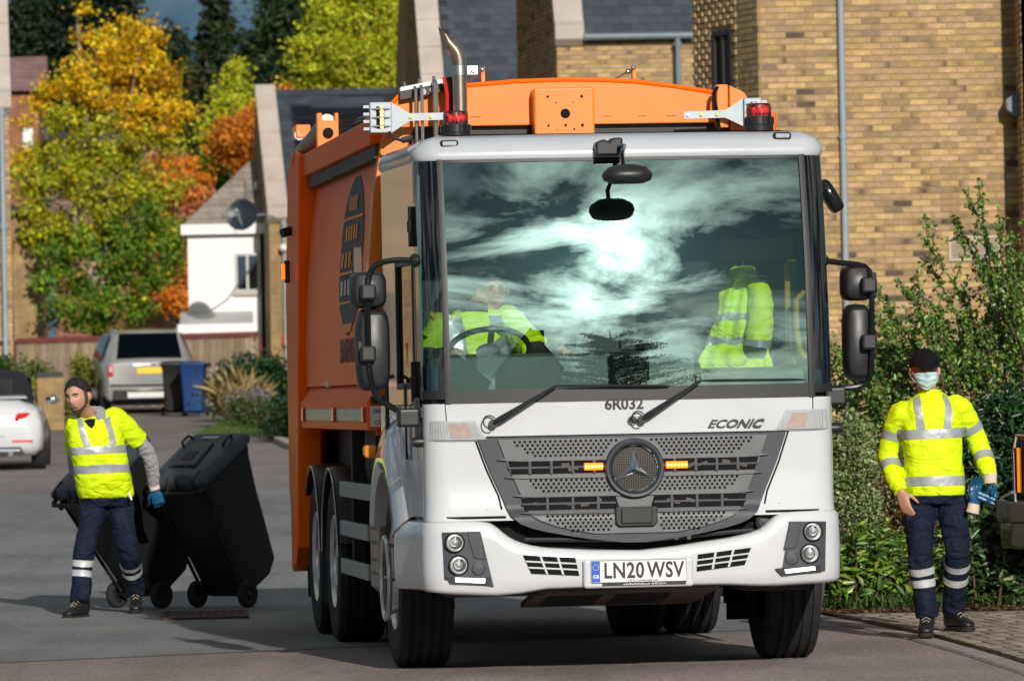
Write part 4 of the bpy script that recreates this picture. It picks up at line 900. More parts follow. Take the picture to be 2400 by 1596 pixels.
# the big arching shrub: stems first, small leaves ranked along them, and a dense heart
def arching_shrub():
    Y = 46.5; root_p = G(2290, Y); root = empty('shrub', root_p, (0, 0, 0), 'tall arching small-leaved shrub behind the masked worker, tips against the brick wall', 'shrub'); r = np.random.default_rng(31)
    sb = MB(); P, Dv, Sz = [], [], []
    def spray(px0, py0, px1, py1, y0, y1, rad=.012, sub=7, bend=.12):
        a = W(px0, py0, y0) - root_p; b = W(px1, py1, y1) - root_p; L_ = (b - a).length; side = Vector((r.normal(), r.normal(), r.normal())) * bend * L_ * .4
        pts = [a.lerp(b, t) + side * math.sin(t * math.pi) + Vector((0, 0, bend * L_ * math.sin(t * math.pi) * .4)) for t in np.linspace(0, 1, 9)]
        sb.tube(pts, [rad * (1 - .85 * i / 8) for i in range(9)], n=6)
        def leafy(pts, dens, s0):
            for i in range(len(pts) - 1):
                d = (pts[i + 1] - pts[i]); l = d.length; m = max(1, int(l * dens))
                for k in range(m):
                    p = pts[i] + d * r.random(); P.append(p + Vector(r.normal(0, .016, 3))); Dv.append((d.normalized() * .6 + Vector(r.normal(0, .7, 3)))); Sz.append(s0 * r.uniform(.7, 1.25))
        leafy(pts[2:], 85, .046)
        for k in range(sub):
            t = r.uniform(.3, .95); i = int(t * 8); s = pts[i].lerp(pts[min(8, i + 1)], t * 8 - i); dr = (pts[min(8, i + 1)] - pts[i]).normalized()
            e = s + (dr + Vector(r.normal(0, .55, 3)) + Vector((0, 0, .25))).normalized() * L_ * r.uniform(.12, .30) * (1.1 - .5 * t)
            q = [s, s.lerp(e, .5) + Vector((0, 0, .02)), e]; sb.tube(q, [rad * .4, rad * .3, rad * .12], n=5); leafy(q, 110, .044)
    tips = [(2400, 1050, 2290, 415, 0), (2420, 950, 2275, 470, .3), (2420, 900, 2340, 480, -.4), (2380, 950, 2155, 545, .2), (2390, 800, 2290, 600, -.2), (2330, 1000, 2185, 630, .4), (2230, 1000, 2105, 655, -.3), (2260, 1000, 2135, 650, .2), (2200, 1000, 2060, 690, 0), (2180, 1000, 2065, 760, .5), (2290, 1020, 2200, 720, -.4), (2300, 1020, 2265, 735, .1),
            (2360, 1050, 2385, 560, .3), (2400, 1000, 2400, 620, 0), (2150, 1020, 1975, 735, .8), (2140, 1060, 1930, 790, 1.0), (2350, 1000, 2250, 690, .5), (2420, 1100, 2385, 700, -.5), (2330, 1100, 2320, 760, -.2), (2230, 1100, 2230, 800, .3), (2120, 1100, 2030, 830, -.2), (2400, 850, 2230, 520, .6), (2440, 1050, 2420, 450, .6), (2200, 1100, 2150, 720, -.5), (2120, 1060, 2000, 900, .2), (2380, 1000, 2330, 640, .7), (2160, 1000, 2110, 760, 0)]
    for (a, b, c, d, dy) in tips: spray(a, b, c, d, Y + dy * .6, Y + dy)
    Pn, bi, ci, nc = blob_points(B2([(2130, 960, 110, 130), (2260, 930, 110, 150), (2370, 900, 80, 180), (2180, 1080, 150, 110), (2330, 1060, 110, 130), (2050, 900, 80, 110, .5), (1960, 900, 60, 90, 1), (2350, 750, 70, 100), (2080, 800, 60, 80, .4), (2220, 820, 80, 70, .2)]), Y + .5, .9, 15000, 33, .09, 12)
    P = np.concatenate([np.array(P), Pn - np.array(root_p)]); n = len(P); Dv = np.concatenate([np.array(Dv), r.normal(size=(len(Pn), 3))]); Sz = np.concatenate([np.array(Sz), r.uniform(.032, .06, len(Pn))])
    pa = np.array(GR); w = r.choice(4, n, p=[.38, .30, .22, .10]); cols = pa[w] * r.normal(1, .22, n)[:, None].clip(.4, 1.7)
    yl = r.random(n) < .012; cols[yl] = (0.45, 0.40, 0.04)
    leaf_object('foliage', P, Sz, cols, 'leaf_glossy', root, aspect=.58, dirs=Dv, seed=34, up=.25); sb.build('stem', 'stem_brown', root)
arching_shrub()
shrub('dark glossy evergreen shrub at the right edge beside the parked black car', 2380, 43.5, B2([(2370, 1010, 70, 70), (2330, 1100, 70, 70), (2390, 1120, 60, 80), (2290, 1050, 50, 60)]), 9000, .075, DK, 41, clump=.10, aspect=.36)
shrub('pale variegated bushy shrub just behind the headlamp corner of the lorry', 1990, 41.5, B2([(1985, 1030, 48, 55), (2000, 1110, 52, 70), (1975, 1180, 45, 70), (2020, 1200, 35, 60), (1960, 1090, 35, 70)]), 14000, .030, VR, 42, mt='leaf', clump=.05, aspect=.6, per=20)
shrub('reddish brown faded shrub between the pale bush and the masked worker', 2090, 42.0, B2([(2080, 1170, 55, 40), (2120, 1210, 60, 45), (2050, 1230, 50, 40)]), 5000, .035, BRN, 43, mt='leaf', clump=.06)
def laurel(label, spots, Y, seed, ll=.105, pal=LA):
    """upright stems ringed with long glossy leaves"""
    cx = sum(s[0] for s in spots) / len(spots); root_p = G(cx, Y); root = empty('shrub', root_p, (0, 0, 0), label, 'shrub'); r = np.random.default_rng(seed); P, Dv, Sz = [], [], []; sb = MB()
    for (px, py_top, py_base) in spots:
        for k in range(4):
            yy = Y + r.uniform(-.35, .35); a = W(px + r.uniform(-8, 8), py_base, yy) - root_p; a.z = max(a.z, 0.03); b = W(px + r.uniform(-38, 38), py_top + r.uniform(0, 60), yy) - root_p
            pts = [a.lerp(b, t) for t in np.linspace(0, 1, 7)]; sb.tube(pts, [.010 - .007 * i / 6 for i in range(7)], n=6); m = int((b - a).length * 105) + 10
            for i in range(m):
                t = r.uniform(.12, 1) ** .8; p = a.lerp(b, t); an = i * 2.4 + r.normal(0, .3); up = .25 + .8 * t * r.random(); d = Vector((math.cos(an), math.sin(an), up)).normalized(); s = ll * r.uniform(.65, 1.2) * (1.1 - .35 * t)
                P.append(p + d * s * .55); Dv.append(d * 3); Sz.append(s)
    n = len(P); pa = np.array(pal); cols = pa[r.integers(0, len(pal), n)] * r.normal(1, .2, n)[:, None].clip(.45, 1.7)
    leaf_object('foliage', np.array(P), np.array(Sz), cols, 'leaf_glossy', root, aspect=.34, dirs=np.array(Dv), seed=seed, up=.5, fold=.10); sb.build('stem', 'stem_brown', root)
laurel('bright green laurel bush right beside the lorry front wheel', [(1915, 1240, 1425), (1945, 1200, 1430), (1975, 1225, 1430), (2010, 1220, 1430), (2045, 1235, 1425), (1960, 1290, 1430), (2000, 1300, 1430), (1930, 1310, 1430), (2030, 1330, 1430)], 40.4, 51)
laurel('laurel bush between the masked worker legs and the pale bush', [(2075, 1225, 1430), (2100, 1240, 1430), (2130, 1250, 1430), (2110, 1300, 1430), (2160, 1260, 1430), (2190, 1280, 1430)], 41.0, 52)
laurel('dark laurel bush right of the masked worker', [(2285, 1190, 1425), (2310, 1160, 1425), (2340, 1200, 1425), (2370, 1230, 1425), (2300, 1270, 1425), (2345, 1290, 1430), (2385, 1270, 1430), (2265, 1260, 1430), (2395, 1330, 1430)], 40.3, 53, pal=[(0.030, 0.085, 0.022), (0.05, 0.12, 0.025), (0.022, 0.06, 0.018), (0.085, 0.15, 0.03)])
laurel('low green bush behind the masked worker waist', [(2150, 1180, 1420), (2200, 1150, 1420), (2240, 1170, 1420), (2220, 1230, 1420), (2120, 1160, 1420)], 43.0, 54, ll=.09)
def grass_patch(name, label, x0, x1, y0, y1, n, h, col, seed, kind='stuff', z=0.03, rad=0.004):
    r = np.random.default_rng(seed); n = int(n); P = np.stack([r.uniform(x0, x1, n), r.uniform(y0, y1, n), np.zeros(n)], 1); P[:, 2] = [gz(y) + z for y in P[:, 1]]
    hh = h * r.uniform(.5, 1.2, n); P[:, 2] += hh * .45; d = np.stack([r.normal(0, .35, n), r.normal(0, .35, n), np.ones(n)], 1)
    cols = np.array(col) * r.normal(1, .3, n)[:, None].clip(.4, 1.9)
    o = leaf_object(name, P, hh, cols, 'leaf', None, aspect=.10, dirs=d * 4, seed=seed, up=0.0, fold=.02); return tag(o, label, 'grass', None, kind)
grass_patch('grass', 'rough green grass and weeds growing along the bed edge', 1.9, 4.2, 39.9, 42.5, 6000, .12, (0.06, 0.12, 0.02), 61)
def litter(name, label, n, seed):
    r = np.random.default_rng(seed); P = np.stack([r.uniform(1.9, 4.0, n), r.uniform(39.3, 40.0, n), np.full(n, .045)], 1)
    o = leaf_object(name, P, r.uniform(.02, .06, n), np.array([0.10, 0.055, 0.03]) * r.uniform(.4, 2.2, (n, 1)), 'leaf', None, seed=seed, up=2.0); tag(o, label, 'leaf litter', None, 'stuff')
litter('leaf_litter', 'brown fallen leaves along the edge of the planting bed', 900, 62)
# ---- planting on the left
shrub('dark rounded evergreen bush behind the pale plumed grass', 610, 117, B2([(545, 895, 40, 40), (600, 870, 45, 45), (640, 900, 40, 60), (530, 930, 25, 30), (650, 950, 30, 40), (620, 930, 50, 40)]), 6000, .11, DK, 71, clump=.16, cat='bush', mt='leaf')
shrub('small dark bush at the kerb right against the orange lorry body', 665, 100, B2([(655, 1000, 25, 28), (675, 985, 25, 35)]), 1800, .08, DK, 72, clump=.12, cat='bush', mt='leaf')
shrub('low round green bush in front of the plumed grass', 600, 107, B2([(590, 965, 35, 20), (620, 975, 25, 15), (560, 955, 22, 18)]), 2600, .07, [(0.10, 0.14, 0.04), (0.07, 0.11, 0.03), (0.16, 0.18, 0.07)], 73, clump=.1, cat='bush', mt='leaf')
shrub('pale lilac flowering clump beside the plumed grass', 575, 110, B2([(570, 940, 28, 18), (600, 930, 20, 15)]), 1100, .06, [(0.30, 0.27, 0.30), (0.20, 0.22, 0.14), (0.36, 0.30, 0.36)], 74, clump=.1, cat='bush', mt='leaf')
def plume():
    Y = 112.0; root_p = G(560, Y); r = np.random.default_rng(75); n = 1400; a = r.uniform(0, 6.28, n); sp = r.uniform(.1, .95, n); L_ = r.uniform(.5, 1.15, n); t = r.uniform(.3, 1.0, n)
    P = np.stack([np.cos(a) * sp * L_ * t * .75, np.sin(a) * sp * L_ * t * .6, L_ * t * (1.0 - .35 * sp * t)], 1); d = np.stack([np.cos(a) * sp, np.sin(a) * sp, 1 - sp * .6], 1)
    root = empty('ornamental_grass', root_p, (0, 0, 0), 'straw yellow plumed ornamental grass in front of the grey cabinet', 'grass clump')
    leaf_object('blades', P, L_ * .5, np.array([0.46, 0.35, 0.15]) * r.normal(1, .25, n)[:, None].clip(.4, 1.7), 'leaf', root, aspect=.07, dirs=d * 5, seed=75, up=0, fold=.02)
    st = MB()
    for k in range(10): an = k * .63; st.tube([(0, 0, 0), (math.cos(an) * .1, math.sin(an) * .1, .4), (math.cos(an) * .4, math.sin(an) * .3, .95)], [.008, .006, .003], n=5)
    st.build('stem', 'vent_cream', root)
plume()
def cabinet():
    p = G(588, 114); root = empty('utility_cabinet', p, (0, 0, .15), 'pale green utility cabinet among the bushes', 'cabinet'); b = MB(); b.bx(-.17, .17, -.15, .15, 0, .70); b.build('case', 'cabinet_green', root, bevel=.015)
    t = MB(); t.bx(-.19, .19, -.17, .17, .703, .75); t.build('lid', 'cabinet_green', root, bevel=.012); d = MB(); d.bx(-.14, .14, -.162, -.151, .06, .66); d.build('door', 'cabinet_green', root, bevel=.004)
cabinet()
YG = [(0.25, 0.28, 0.03), (0.12, 0.17, 0.02), (0.34, 0.32, 0.04)]
shrub('spindly green shrub against the fence behind the white car', 85, 131, B2([(75, 870, 20, 22), (100, 890, 22, 25), (60, 900, 15, 20)]), 900, .11, [(0.10, 0.15, 0.03), (0.16, 0.20, 0.04)], 76, clump=.13, cat='bush', mt='leaf')
shrub('upright yellow green shrub by the fence above the walking worker', 195, 130, B2([(190, 860, 14, 25), (200, 890, 20, 20), (180, 900, 15, 15)]), 900, .11, YG, 77, clump=.12, cat='bush', mt='leaf')
shrub('yellow leaved plant beside the low garden wall end', 85, 116, B2([(80, 915, 14, 25), (95, 935, 15, 20)]), 600, .09, YG, 78, clump=.1, cat='bush', mt='leaf')
shrub('yellow green plant between the garden wall and the worker head', 158, 116, B2([(158, 940, 10, 28), (165, 960, 10, 15)]), 500, .09, YG, 79, clump=.1, cat='bush', mt='leaf')
shrub('clipped green bush at the foot of the left edge house', 8, 94, B2([(5, 860, 14, 16)]), 600, .08, [(0.06, 0.12, 0.02)], 80, clump=.1, cat='bush', mt='leaf')
grass_patch('grass', 'short green lawn verge behind the bushes on the left', -5.4, -3.4, 100, 122, 9000, .10, (0.11, 0.20, 0.03), 81, z=.10)
# cedar behind the camera, seen mirrored in the windscreen
def mirrored_cedar():
    root = empty('conifer_tree', (13.5, -24, 0), (0, 0, 0), 'spreading cedar mirrored in the lower windscreen', 'tree', None); r = np.random.default_rng(90); P, Dv = [], []; lb = MB()
    for k in range(150):
        z = 2.0 + 10.5 * k / 150; a = r.random() * 6.283; L_ = (10.5 - .75 * (z - 2)) * r.uniform(.45, 1.1); m = 150; s = r.random(m) ** .6
        rise = r.uniform(.05, .32); P.append(np.stack([np.cos(a) * L_ * s + r.normal(0, .10 + .25 * s, m), np.sin(a) * L_ * s + r.normal(0, .10 + .25 * s, m), z + rise * L_ * s ** 1.4 + r.normal(0, .10, m)], 1)); Dv.append(np.tile([math.cos(a), math.sin(a), .4], (m, 1)) + r.normal(0, .3, (m, 3)))
        lb.tube([(0, 0, z), (math.cos(a) * L_ * .5, math.sin(a) * L_ * .5, z + rise * L_ * .38), (math.cos(a) * L_, math.sin(a) * L_, z + rise * L_)], [.05, .03, .01], n=5)
    P = np.concatenate(P); leaf_object('crown', P, r.uniform(.15, .35, len(P)), np.array([0.02, 0.04, 0.02]) * r.uniform(.6, 1.5, (len(P), 1)), 'leaf', root, aspect=.3, dirs=np.concatenate(Dv), seed=91)
    lb.build('limb', 'trunk_bark', root); tb = MB(); tb.tube([(0, 0, -.1), (0, 0, 7), (0, 0, 13.6)], [.45, .26, .04], n=9); tb.build('trunk', 'trunk_bark', root)
mirrored_cedar()
# ================================================================ the refuse lorry
TO = Vector((0.48, 33.8, 0.0)); TA = 0.1159
TR = empty('refuse_truck', TO, (0, 0, TA), 'white cabbed refuse lorry with orange body in the middle of the road', 'truck')
TM = Matrix.Translation(TO) @ Matrix.Rotation(TA, 4, 'Z'); TMI = TM.inverted()
def T(px, py, ly):
    o = TMI @ Vector((0, 0, CAMH)); d = (TMI.to_3x3() @ (W(px, py, 30.0) - Vector((0, 0, CAMH)))); t = (ly - o.y) / d.y; return o + d * t
def TL(px, py, lx):
    o = TMI @ Vector((0, 0, CAMH)); d = (TMI.to_3x3() @ (W(px, py, 30.0) - Vector((0, 0, CAMH)))); t = (lx - o.x) / d.x; return o + d * t
def TD(x, y, ly): return T(x * K, y * K, ly)
CW, CR, BOW = 1.125, 0.130, 0.07
def prof(z):
    if z < 0.86: return -1.455
    if z < 0.90: return -1.455 + 0.035 * (z - .86) / .04
    if z < 1.47: return -1.42
    d = min(z, 2.86) - 1.47; return -1.42 + 0.015 * d + 0.105 * d * d
def Fy(lx, lz, off=0.0):
    y = prof(lz) + BOW * (lx / CW) ** 2; e = abs(lx) - (CW - CR)
    if e > 0: y += CR - math.sqrt(max(CR * CR - min(e, CR) ** 2, 0))
    return y - off
def S(px, py, off=0.0):
    y = -1.42
    for _ in range(6): p = T(px, py, y); y = Fy(p.x, p.z, off)
    return Vector((p.x, y, p.z))
def SD(x, y, off=0.0): return S(x * K, y * K, off)
def FP(lx, lz, off=0.0): return Vector((lx, Fy(lx, lz, off), lz))
def plan(z, off=0.0, yb=-0.95, n=24, flare=0.0):
    """outline of the cab front at height z from the left flank round to the right flank"""
    w, r = CW + off, CR + off; out = []
    y0 = prof(z) + BOW * ((CW - CR) / CW) ** 2 - off
    left = [Vector((-w - flare * f * f, yc + (yb - yc) * f, z)) for yc in [y0 + r] for f in (1.0, .75, .5, .25)] + [Vector((-(w - r) - r * math.cos(a), y0 + r - r * math.sin(a), z)) for a in np.linspace(0, math.pi / 2, 9)]
    mid = [Vector((x, prof(z) + BOW * (x / CW) ** 2 - off, z)) for x in np.linspace(-(w - r), w - r, n + 2)[1:-1]]
    right = [Vector((w + flare * .15 * (-p.x - w) / flare if flare and -p.x > w else -p.x, p.y, z)) for p in left[::-1]]
    return left + mid + right
def taper(o, amt=.045):
    """the cab widens a little towards the back"""
    for v in o.data.vertices: v.co.x += (-1.0 if v.co.x < 0 else .2) * amt * min(max((v.co.y + .95) / 1.37, 0), 1) ** .8
    return o
def part(mb, name, m, bevel=0, parent=None, **k): return mb.build(name, m, parent or TR, bevel=bevel, **k)
def front_M(p, tilt=0.0): return Matrix.Translation(p) @ Matrix(((1, 0, 0, 0), (0, 0, -1, 0), (0, 1, 0, 0), (0, 0, 0, 1))) @ Matrix.Rotation(-tilt, 4, 'X')
def side_M(p): return Matrix.Translation(p) @ Matrix(((0, 0, -1, 0), (-1, 0, 0, 0), (0, 1, 0, 0), (0, 0, 0, 1)))
def patch(corners, off, nu=8, nv=6, surf=None):
    """four-sided panel lying on the cab front; corners TL, TR, BR, BL as photo pixels; closed to a thin slab"""
    tl, tr, br, bl = [Vector((c[0], c[1])) for c in corners]
    return lambda u, v: S(*(tl.lerp(tr, u).lerp(bl.lerp(br, u), v)), off)
def slab(mb, fn_front, nu, nv, depth=0.02, mi=0):
    """front grid plus rim going back by depth"""
    mb.grid(fn_front, nu, nv, mi)
    rim = [(i / nu, 0) for i in range(nu)] + [(1, j / nv) for j in range(nv)] + [(1 - i / nu, 1) for i in range(nu)] + [(0, 1 - j / nv) for j in range(nv)]
    a = [Vector(fn_front(u, v)) for u, v in rim]; b = [p + Vector((0, depth, 0)) for p in a]; n = len(a)
    mb.add(a + b, [(i, (i + 1) % n, n + (i + 1) % n, n + i) for i in range(n)], mi)
    return mb
# ---- cab shell
def cab():
    mb = MB(); mb.loft([plan(z) for z in (0.84, 0.90, 1.1, 1.3, 1.46, 1.475)], False, closed=False); part(mb, 'front_panel', 'white_paint')
    for s in (-1, 1):
        x = s * CW
        arc = [(0.62 * math.cos(t), 0.5 + 0.62 * math.sin(t)) for t in np.linspace(math.radians(144.4), math.radians(47.4), 16)]
        poly = [(x, -0.95, 0.84), (x, arc[0][0], arc[0][1])] + [(x, a, b) for a, b in arc[1:]] + [(x, 0.42, 1.47), (x, -0.95, 1.47)]
        mb = MB(); mb.prism(poly, (-s * 0.04, 0, 0)); taper(part(mb, 'side_panel', 'white_paint'), .07)
        # bulging mudguard over the wheel
        rings = []
        for t in np.linspace(math.radians(157), math.radians(28), 22):
            c, sn = math.cos(t), math.sin(t); sec = [(0.60, -0.02), (0.60, 0.085), (0.635, 0.105), (0.72, 0.098), (0.84, 0.065), (0.92, 0.025), (0.94, -0.05)]
            rings.append([Vector((x + s * o_, r_ * c, 0.5 + r_ * sn)) for r_, o_ in sec])
        mb = MB(); mb.loft(rings, False, closed=False); taper(part(mb, 'mudguard', 'white_paint', sharp=60), .03)
        # door: upper frame with a window
        wz0, wz1, wy0, wy1 = 1.56, 2.28, -0.90, -0.18
        d = MB(); t = 0.04
        for (a, b, c, e) in ((-0.95, 0.42, 1.475, wz0), (-0.95, 0.42, wz1, 2.80), (wy1, 0.42, wz0, wz1), (-0.95, wy0, wz0, wz1)): d.bx(x, x - s * t, a, b, c, e)
        dr = taper(part(d, 'door', 'white_paint'))
        g = MB(); g.bx(x - s * .012, x - s * .018, wy0 - .01, wy1 + .01, wz0 - .01, wz1 + .01); taper(part(g, 'door_glass', 'cab_side_glass', parent=dr))
        f = MB()
        for (a, b, c, e) in ((wy0, wy1, wz0, wz0 + .035), (wy0, wy1, wz1 - .035, wz1), (wy1 - .035, wy1, wz0 + .035, wz1 - .035), (wy0, wy0 + .03, wz0 + .035, wz1 - .035)): f.bx(x + s * .006, x - s * .01, a, b, c, e)
        taper(part(f, 'window_frame', 'black_plastic', parent=dr))
        h = MB(); h.tube([(x + s * .01, -.08, 1.32), (x + s * .05, -.08, 1.34), (x + s * .05, -.08, 1.62), (x + s * .01, -.08, 1.64)], .012, n=8); taper(part(h, 'handle', 'black_plastic', parent=dr))
        # hinges
        for z in (2.45, 1.6):
            q = MB(); q.cyl((x + s * .012, -.93, z - .11), (x + s * .012, -.93, z + .11), .016, n=10); q.cyl((x + s * .012, -.93, z - .03), (x + s * .012, -.93, z + .03), .022, n=10); part(q, 'door_hinge', 'black_plastic', parent=dr)
        # quarter light round the corner and the rubber pillar strip
        def cp(u, v, off=0.0, a0=0.01, a1=1.0):
            z = 1.50 + (2.80 - 1.50) * v; y0 = prof(z) + BOW * ((CW - CR) / CW) ** 2; a = math.pi / 2 * (1 - (a0 + (a1 - a0) * u))
            r = CR + off; return Vector((s * ((CW - CR) + r * math.cos(a)), y0 + CR - r * math.sin(a), z)) if a > 1e-3 or True else None
        q = MB(); q.grid(lambda u, v: cp(u, v), 8, 8); part(q, 'quarter_glass', 'cab_side_glass')
        def sidep(u, v):
            z = 1.50 + 1.30 * v; y0 = prof(z) + BOW * ((CW - CR) / CW) ** 2 + CR; return Vector((s * CW, y0 + (-0.95 - y0) * u, z))
        q = MB(); q.grid(sidep, 2, 6); part(q, 'rear_quarter_trim', 'black_gloss')
        st = MB()
        def strip_(u, v, off=.012): z = 1.475 + 1.33 * v; x_ = s * (0.982 + .032 * u); return FP(x_, z, off)
        slab(st, strip_, 3, 12, .03); part(st, 'pillar_strip', 'black_plastic')
        lb = MB(); slab(lb, lambda u, v: cp(u, v * .035, .006, 0.10, 1.0), 6, 1, .02); part(lb, 'quarter_seal', 'black_plastic')
    # windscreen
    wm = MB(); wm.grid(lambda u, v: FP(-0.982 + 1.964 * u, 1.545 + 1.255 * v), 40, 30); part(wm, 'windscreen', 'windscreen_glass')
    bd = MB(); slab(bd, lambda u, v: FP(-0.982 + 1.964 * u, 1.475 + 0.075 * v, .003), 24, 1, .03); part(bd, 'windscreen_seal', 'black_plastic')
    tb = MB(); slab(tb, lambda u, v: FP(-1.05 + 2.10 * u, 2.785 + 0.018 * v, .004), 24, 1, .02); part(tb, 'top_seal', 'black_plastic')
    # roof
    rf = MB(); R = []
    for z, off in ((2.80, 0.0), (2.815, .012), (2.85, .012), (2.885, -0.005), (2.915, -.045), (2.935, -.11), (2.945, -.22)):
        p = plan(z, off, yb=0.42, flare=.045); R.append(p)
    rf.loft(R, False, closed=False); top = R[-1]; rf.add(top, [tuple(range(len(top)))]); part(rf, 'roof', 'roof_sky_tint', sharp=60)
    bk = MB(); bk.bx(-CW - .035, CW + .035, .38, .42, .9, 2.9); part(bk, 'rear_wall', 'dark_grey_plastic')
    fl = MB(); fl.bx(-CW + .045, CW - .045, -1.15, .375, .86, .90); part(fl, 'cab_floor', 'matt_black')
    hd = MB(); hd.bx(-CW + .06, CW - .06, -1.0, .375, 2.76, 2.79); part(hd, 'headlining', 'seat_cloth')
    sc = MB(); sc.grid(lambda u, v: FP(-1.0 + 2.0 * u, 1.475 - .6 * v, -.02), 10, 2); part(sc, 'scuttle', 'matt_black')
cab()
# ---- inside the cab
def interior():
    d = MB(); zt = TD(1150, 822, -1.1).z
    d.prism([(-1.08, -1.30, 1.47), (-1.08, -1.27, zt), (-1.08, -.85, zt + .02), (-1.08, -.80, zt - .1), (-1.08, -.85, 1.0), (-1.08, -1.2, 1.0)], (1.45, 0, 0)); part(d, 'dashboard', 'dash_grey', bevel=.02)
    p = MB(); p.prism([(0.38, -1.28, 1.44), (0.38, -1.26, zt - .10), (0.38, -.95, zt - .08), (0.38, -.9, 1.0), (.38, -1.2, 1.0)], (.70, 0, 0)); part(p, 'passenger_dashboard', 'dash_grey', bevel=.02)
    c = MB(); a = TD(1395, 818, -1.2); b = TD(1490, 885, -1.2); c.bx(a.x, b.x, -1.31, -1.27, 1.50, a.z); part(c, 'tablet_screen', 'black_gloss', bevel=.01)
    c2 = MB(); c2.bx((a.x + b.x) / 2 - .05, (a.x + b.x) / 2 + .05, -1.30, -1.27, a.z + .02, a.z + .13); part(c2, 'camera_unit', 'black_plastic', bevel=.01)
    for x in (-.62, .55):
        s = MB(); s.bx(x - .26, x + .26, -.45, .08, 1.20, 1.36); s.box((x, .17, 1.74), (.50, .13, .80), R=Matrix.Rotation(-.14, 3, 'X')); s.bx(x - .2, x + .2, -.4, .05, .90, 1.19); part(s, 'seat', 'seat_cloth', bevel=.04)
        h = MB(); h.box((x, .23, 2.26), (.27, .10, .20)); part(h, 'headrest', 'seat_cloth', bevel=.04)
    w = MB(); wc = TD(1125, 810, -.85); ax = Vector((0, -.55, -.83)).normalized()
    q = Vector((0, .55, .83)).normalized().to_track_quat('Z', 'Y'); R_ = .225
    w.tube([wc + q @ Vector((R_ * math.cos(t), R_ * math.sin(t), 0)) for t in np.linspace(0, 2 * math.pi, 33)], .017, n=8, caps=False)
    for t in (math.pi / 2, math.pi * 7 / 6, math.pi * 11 / 6): w.tube([wc - q @ Vector((0, 0, .03)), wc + q @ Vector((R_ * math.cos(t), R_ * math.sin(t), 0))], .018, n=8)
    w.cyl(wc - q @ Vector((0, 0, .05)), wc + q @ Vector((0, 0, .01)), .07); w.cyl(wc - q @ Vector((0, 0, .45)), wc, .035); part(w, 'steering_wheel', 'black_plastic')
    for (x0, x1, y0, y1, ly) in ((1812, 1820, 610, 840, -.75), (1833, 1846, 690, 825, -.95)):
        g = MB(); a = TD(x0, y0, ly); b = TD(x1, y1, ly); g.tube([a + Vector((.05, .03, .04)), a + Vector((.0, 0, 0)), Vector((a.x, ly, (a.z + b.z) / 2)), Vector((b.x - .01, ly, b.z + .05)), b + Vector((.02, .0, 0))], .017, n=8); part(g, 'grab_rail', 'yellow_rail')
    for (x0, y0, x1, y1, ly) in ((940, 790, 946, 870, -.5), (990, 720, 1003, 735, -.6)):
        g = MB(); a = TD(x0, y0, ly); b = TD(x1, y1, ly); g.tube([a, a.lerp(b, .5), b], .016, n=8); part(g, 'grab_rail', 'yellow_rail')
    v = MB(); a = TD(1680, 555, -1.05); b = TD(1850, 595, -1.05); v.box((a + b) * .5, (abs(b.x - a.x) + .1, .02, .12)); part(v, 'sun_blind', 'matt_black', bevel=.01)
interior()
# ---- bumper
BT = [(-1.2, 1220), (1119, 1219)]
def bump_tables():
    top = [(987, 1220), (1060, 1219.5), (1119, 1219), (1145, 1222), (1165, 1235), (1185, 1253), (1212, 1268), (1245, 1277), (1278, 1282), (1380, 1287), (1500, 1288), (1580, 1279), (1649, 1268), (1710, 1259), (1758, 1248), (1783, 1239), (1802, 1225), (1815, 1208), (1830, 1200), (1848, 1197), (1948, 1192)]
    bot = [(990, 1387), (1100, 1393), (1166, 1395), (1222, 1390), (1278, 1380), (1380, 1376), (1490, 1373), (1698, 1369), (1785, 1372), (1823, 1371), (1949, 1362)]
    tt = [S(*p) for p in top]; bb = [S(*p) for p in bot]
    return ([p.x for p in tt], [p.z for p in tt]), ([p.x for p in bb], [p.z for p in bb])
(BTX, BTZ), (BBX, BBZ) = bump_tables()
ztop = lambda x: float(np.interp(x, BTX, BTZ)); zbot = lambda x: float(np.interp(x, BBX, BBZ))
def bumper():
    P = plan(0.6, 0.020, yb=-0.62, n=64, flare=.085); mb = MB(); cols = []
    sec = [(-.02, .09), (0, .03), (.015, .012), (.06, 0.0), (.25, -.004), (.5, -.006), (.75, -.003), (.92, .002), (.975, .014), (1.0, .04), (.995, .12)]
    for i, p in enumerate(P):
        a = P[max(i - 1, 0)]; b = P[min(i + 1, len(P) - 1)]; t = (b - a).normalized(); nrm = Vector((-t.y, t.x, 0)); 
        if nrm.y > 0.3: nrm = -nrm
        if abs(nrm.y) <= .3: nrm = Vector((math.copysign(1, p.x), 0, 0)) if nrm.x * p.x > 0 else Vector((math.copysign(1, p.x), 0, 0))
        z0, z1 = zbot(p.x), ztop(p.x); cols.append([Vector((p.x, p.y, z0 + (z1 - z0) * f)) - nrm * o_ for f, o_ in sec])
    mb.loft(cols, False, closed=False); part(mb, 'bumper', 'white_paint', sharp=50)
bumper()
def BP(px, py, off=0.0): return S(px, py, off + .027)      # a point on the skin of the bumper
def bpatch(c, off):
    tl, tr, br, bl = [Vector(q) for q in c]; return lambda u, v: BP(*(tl.lerp(tr, u).lerp(bl.lerp(br, u), v)), off)
z6 = lambda x, y: (980 + x / 3.015, 880 + y / 3.015); z7 = lambda x, y: (1450 + x / 3.0145, 880 + y / 3.0145)
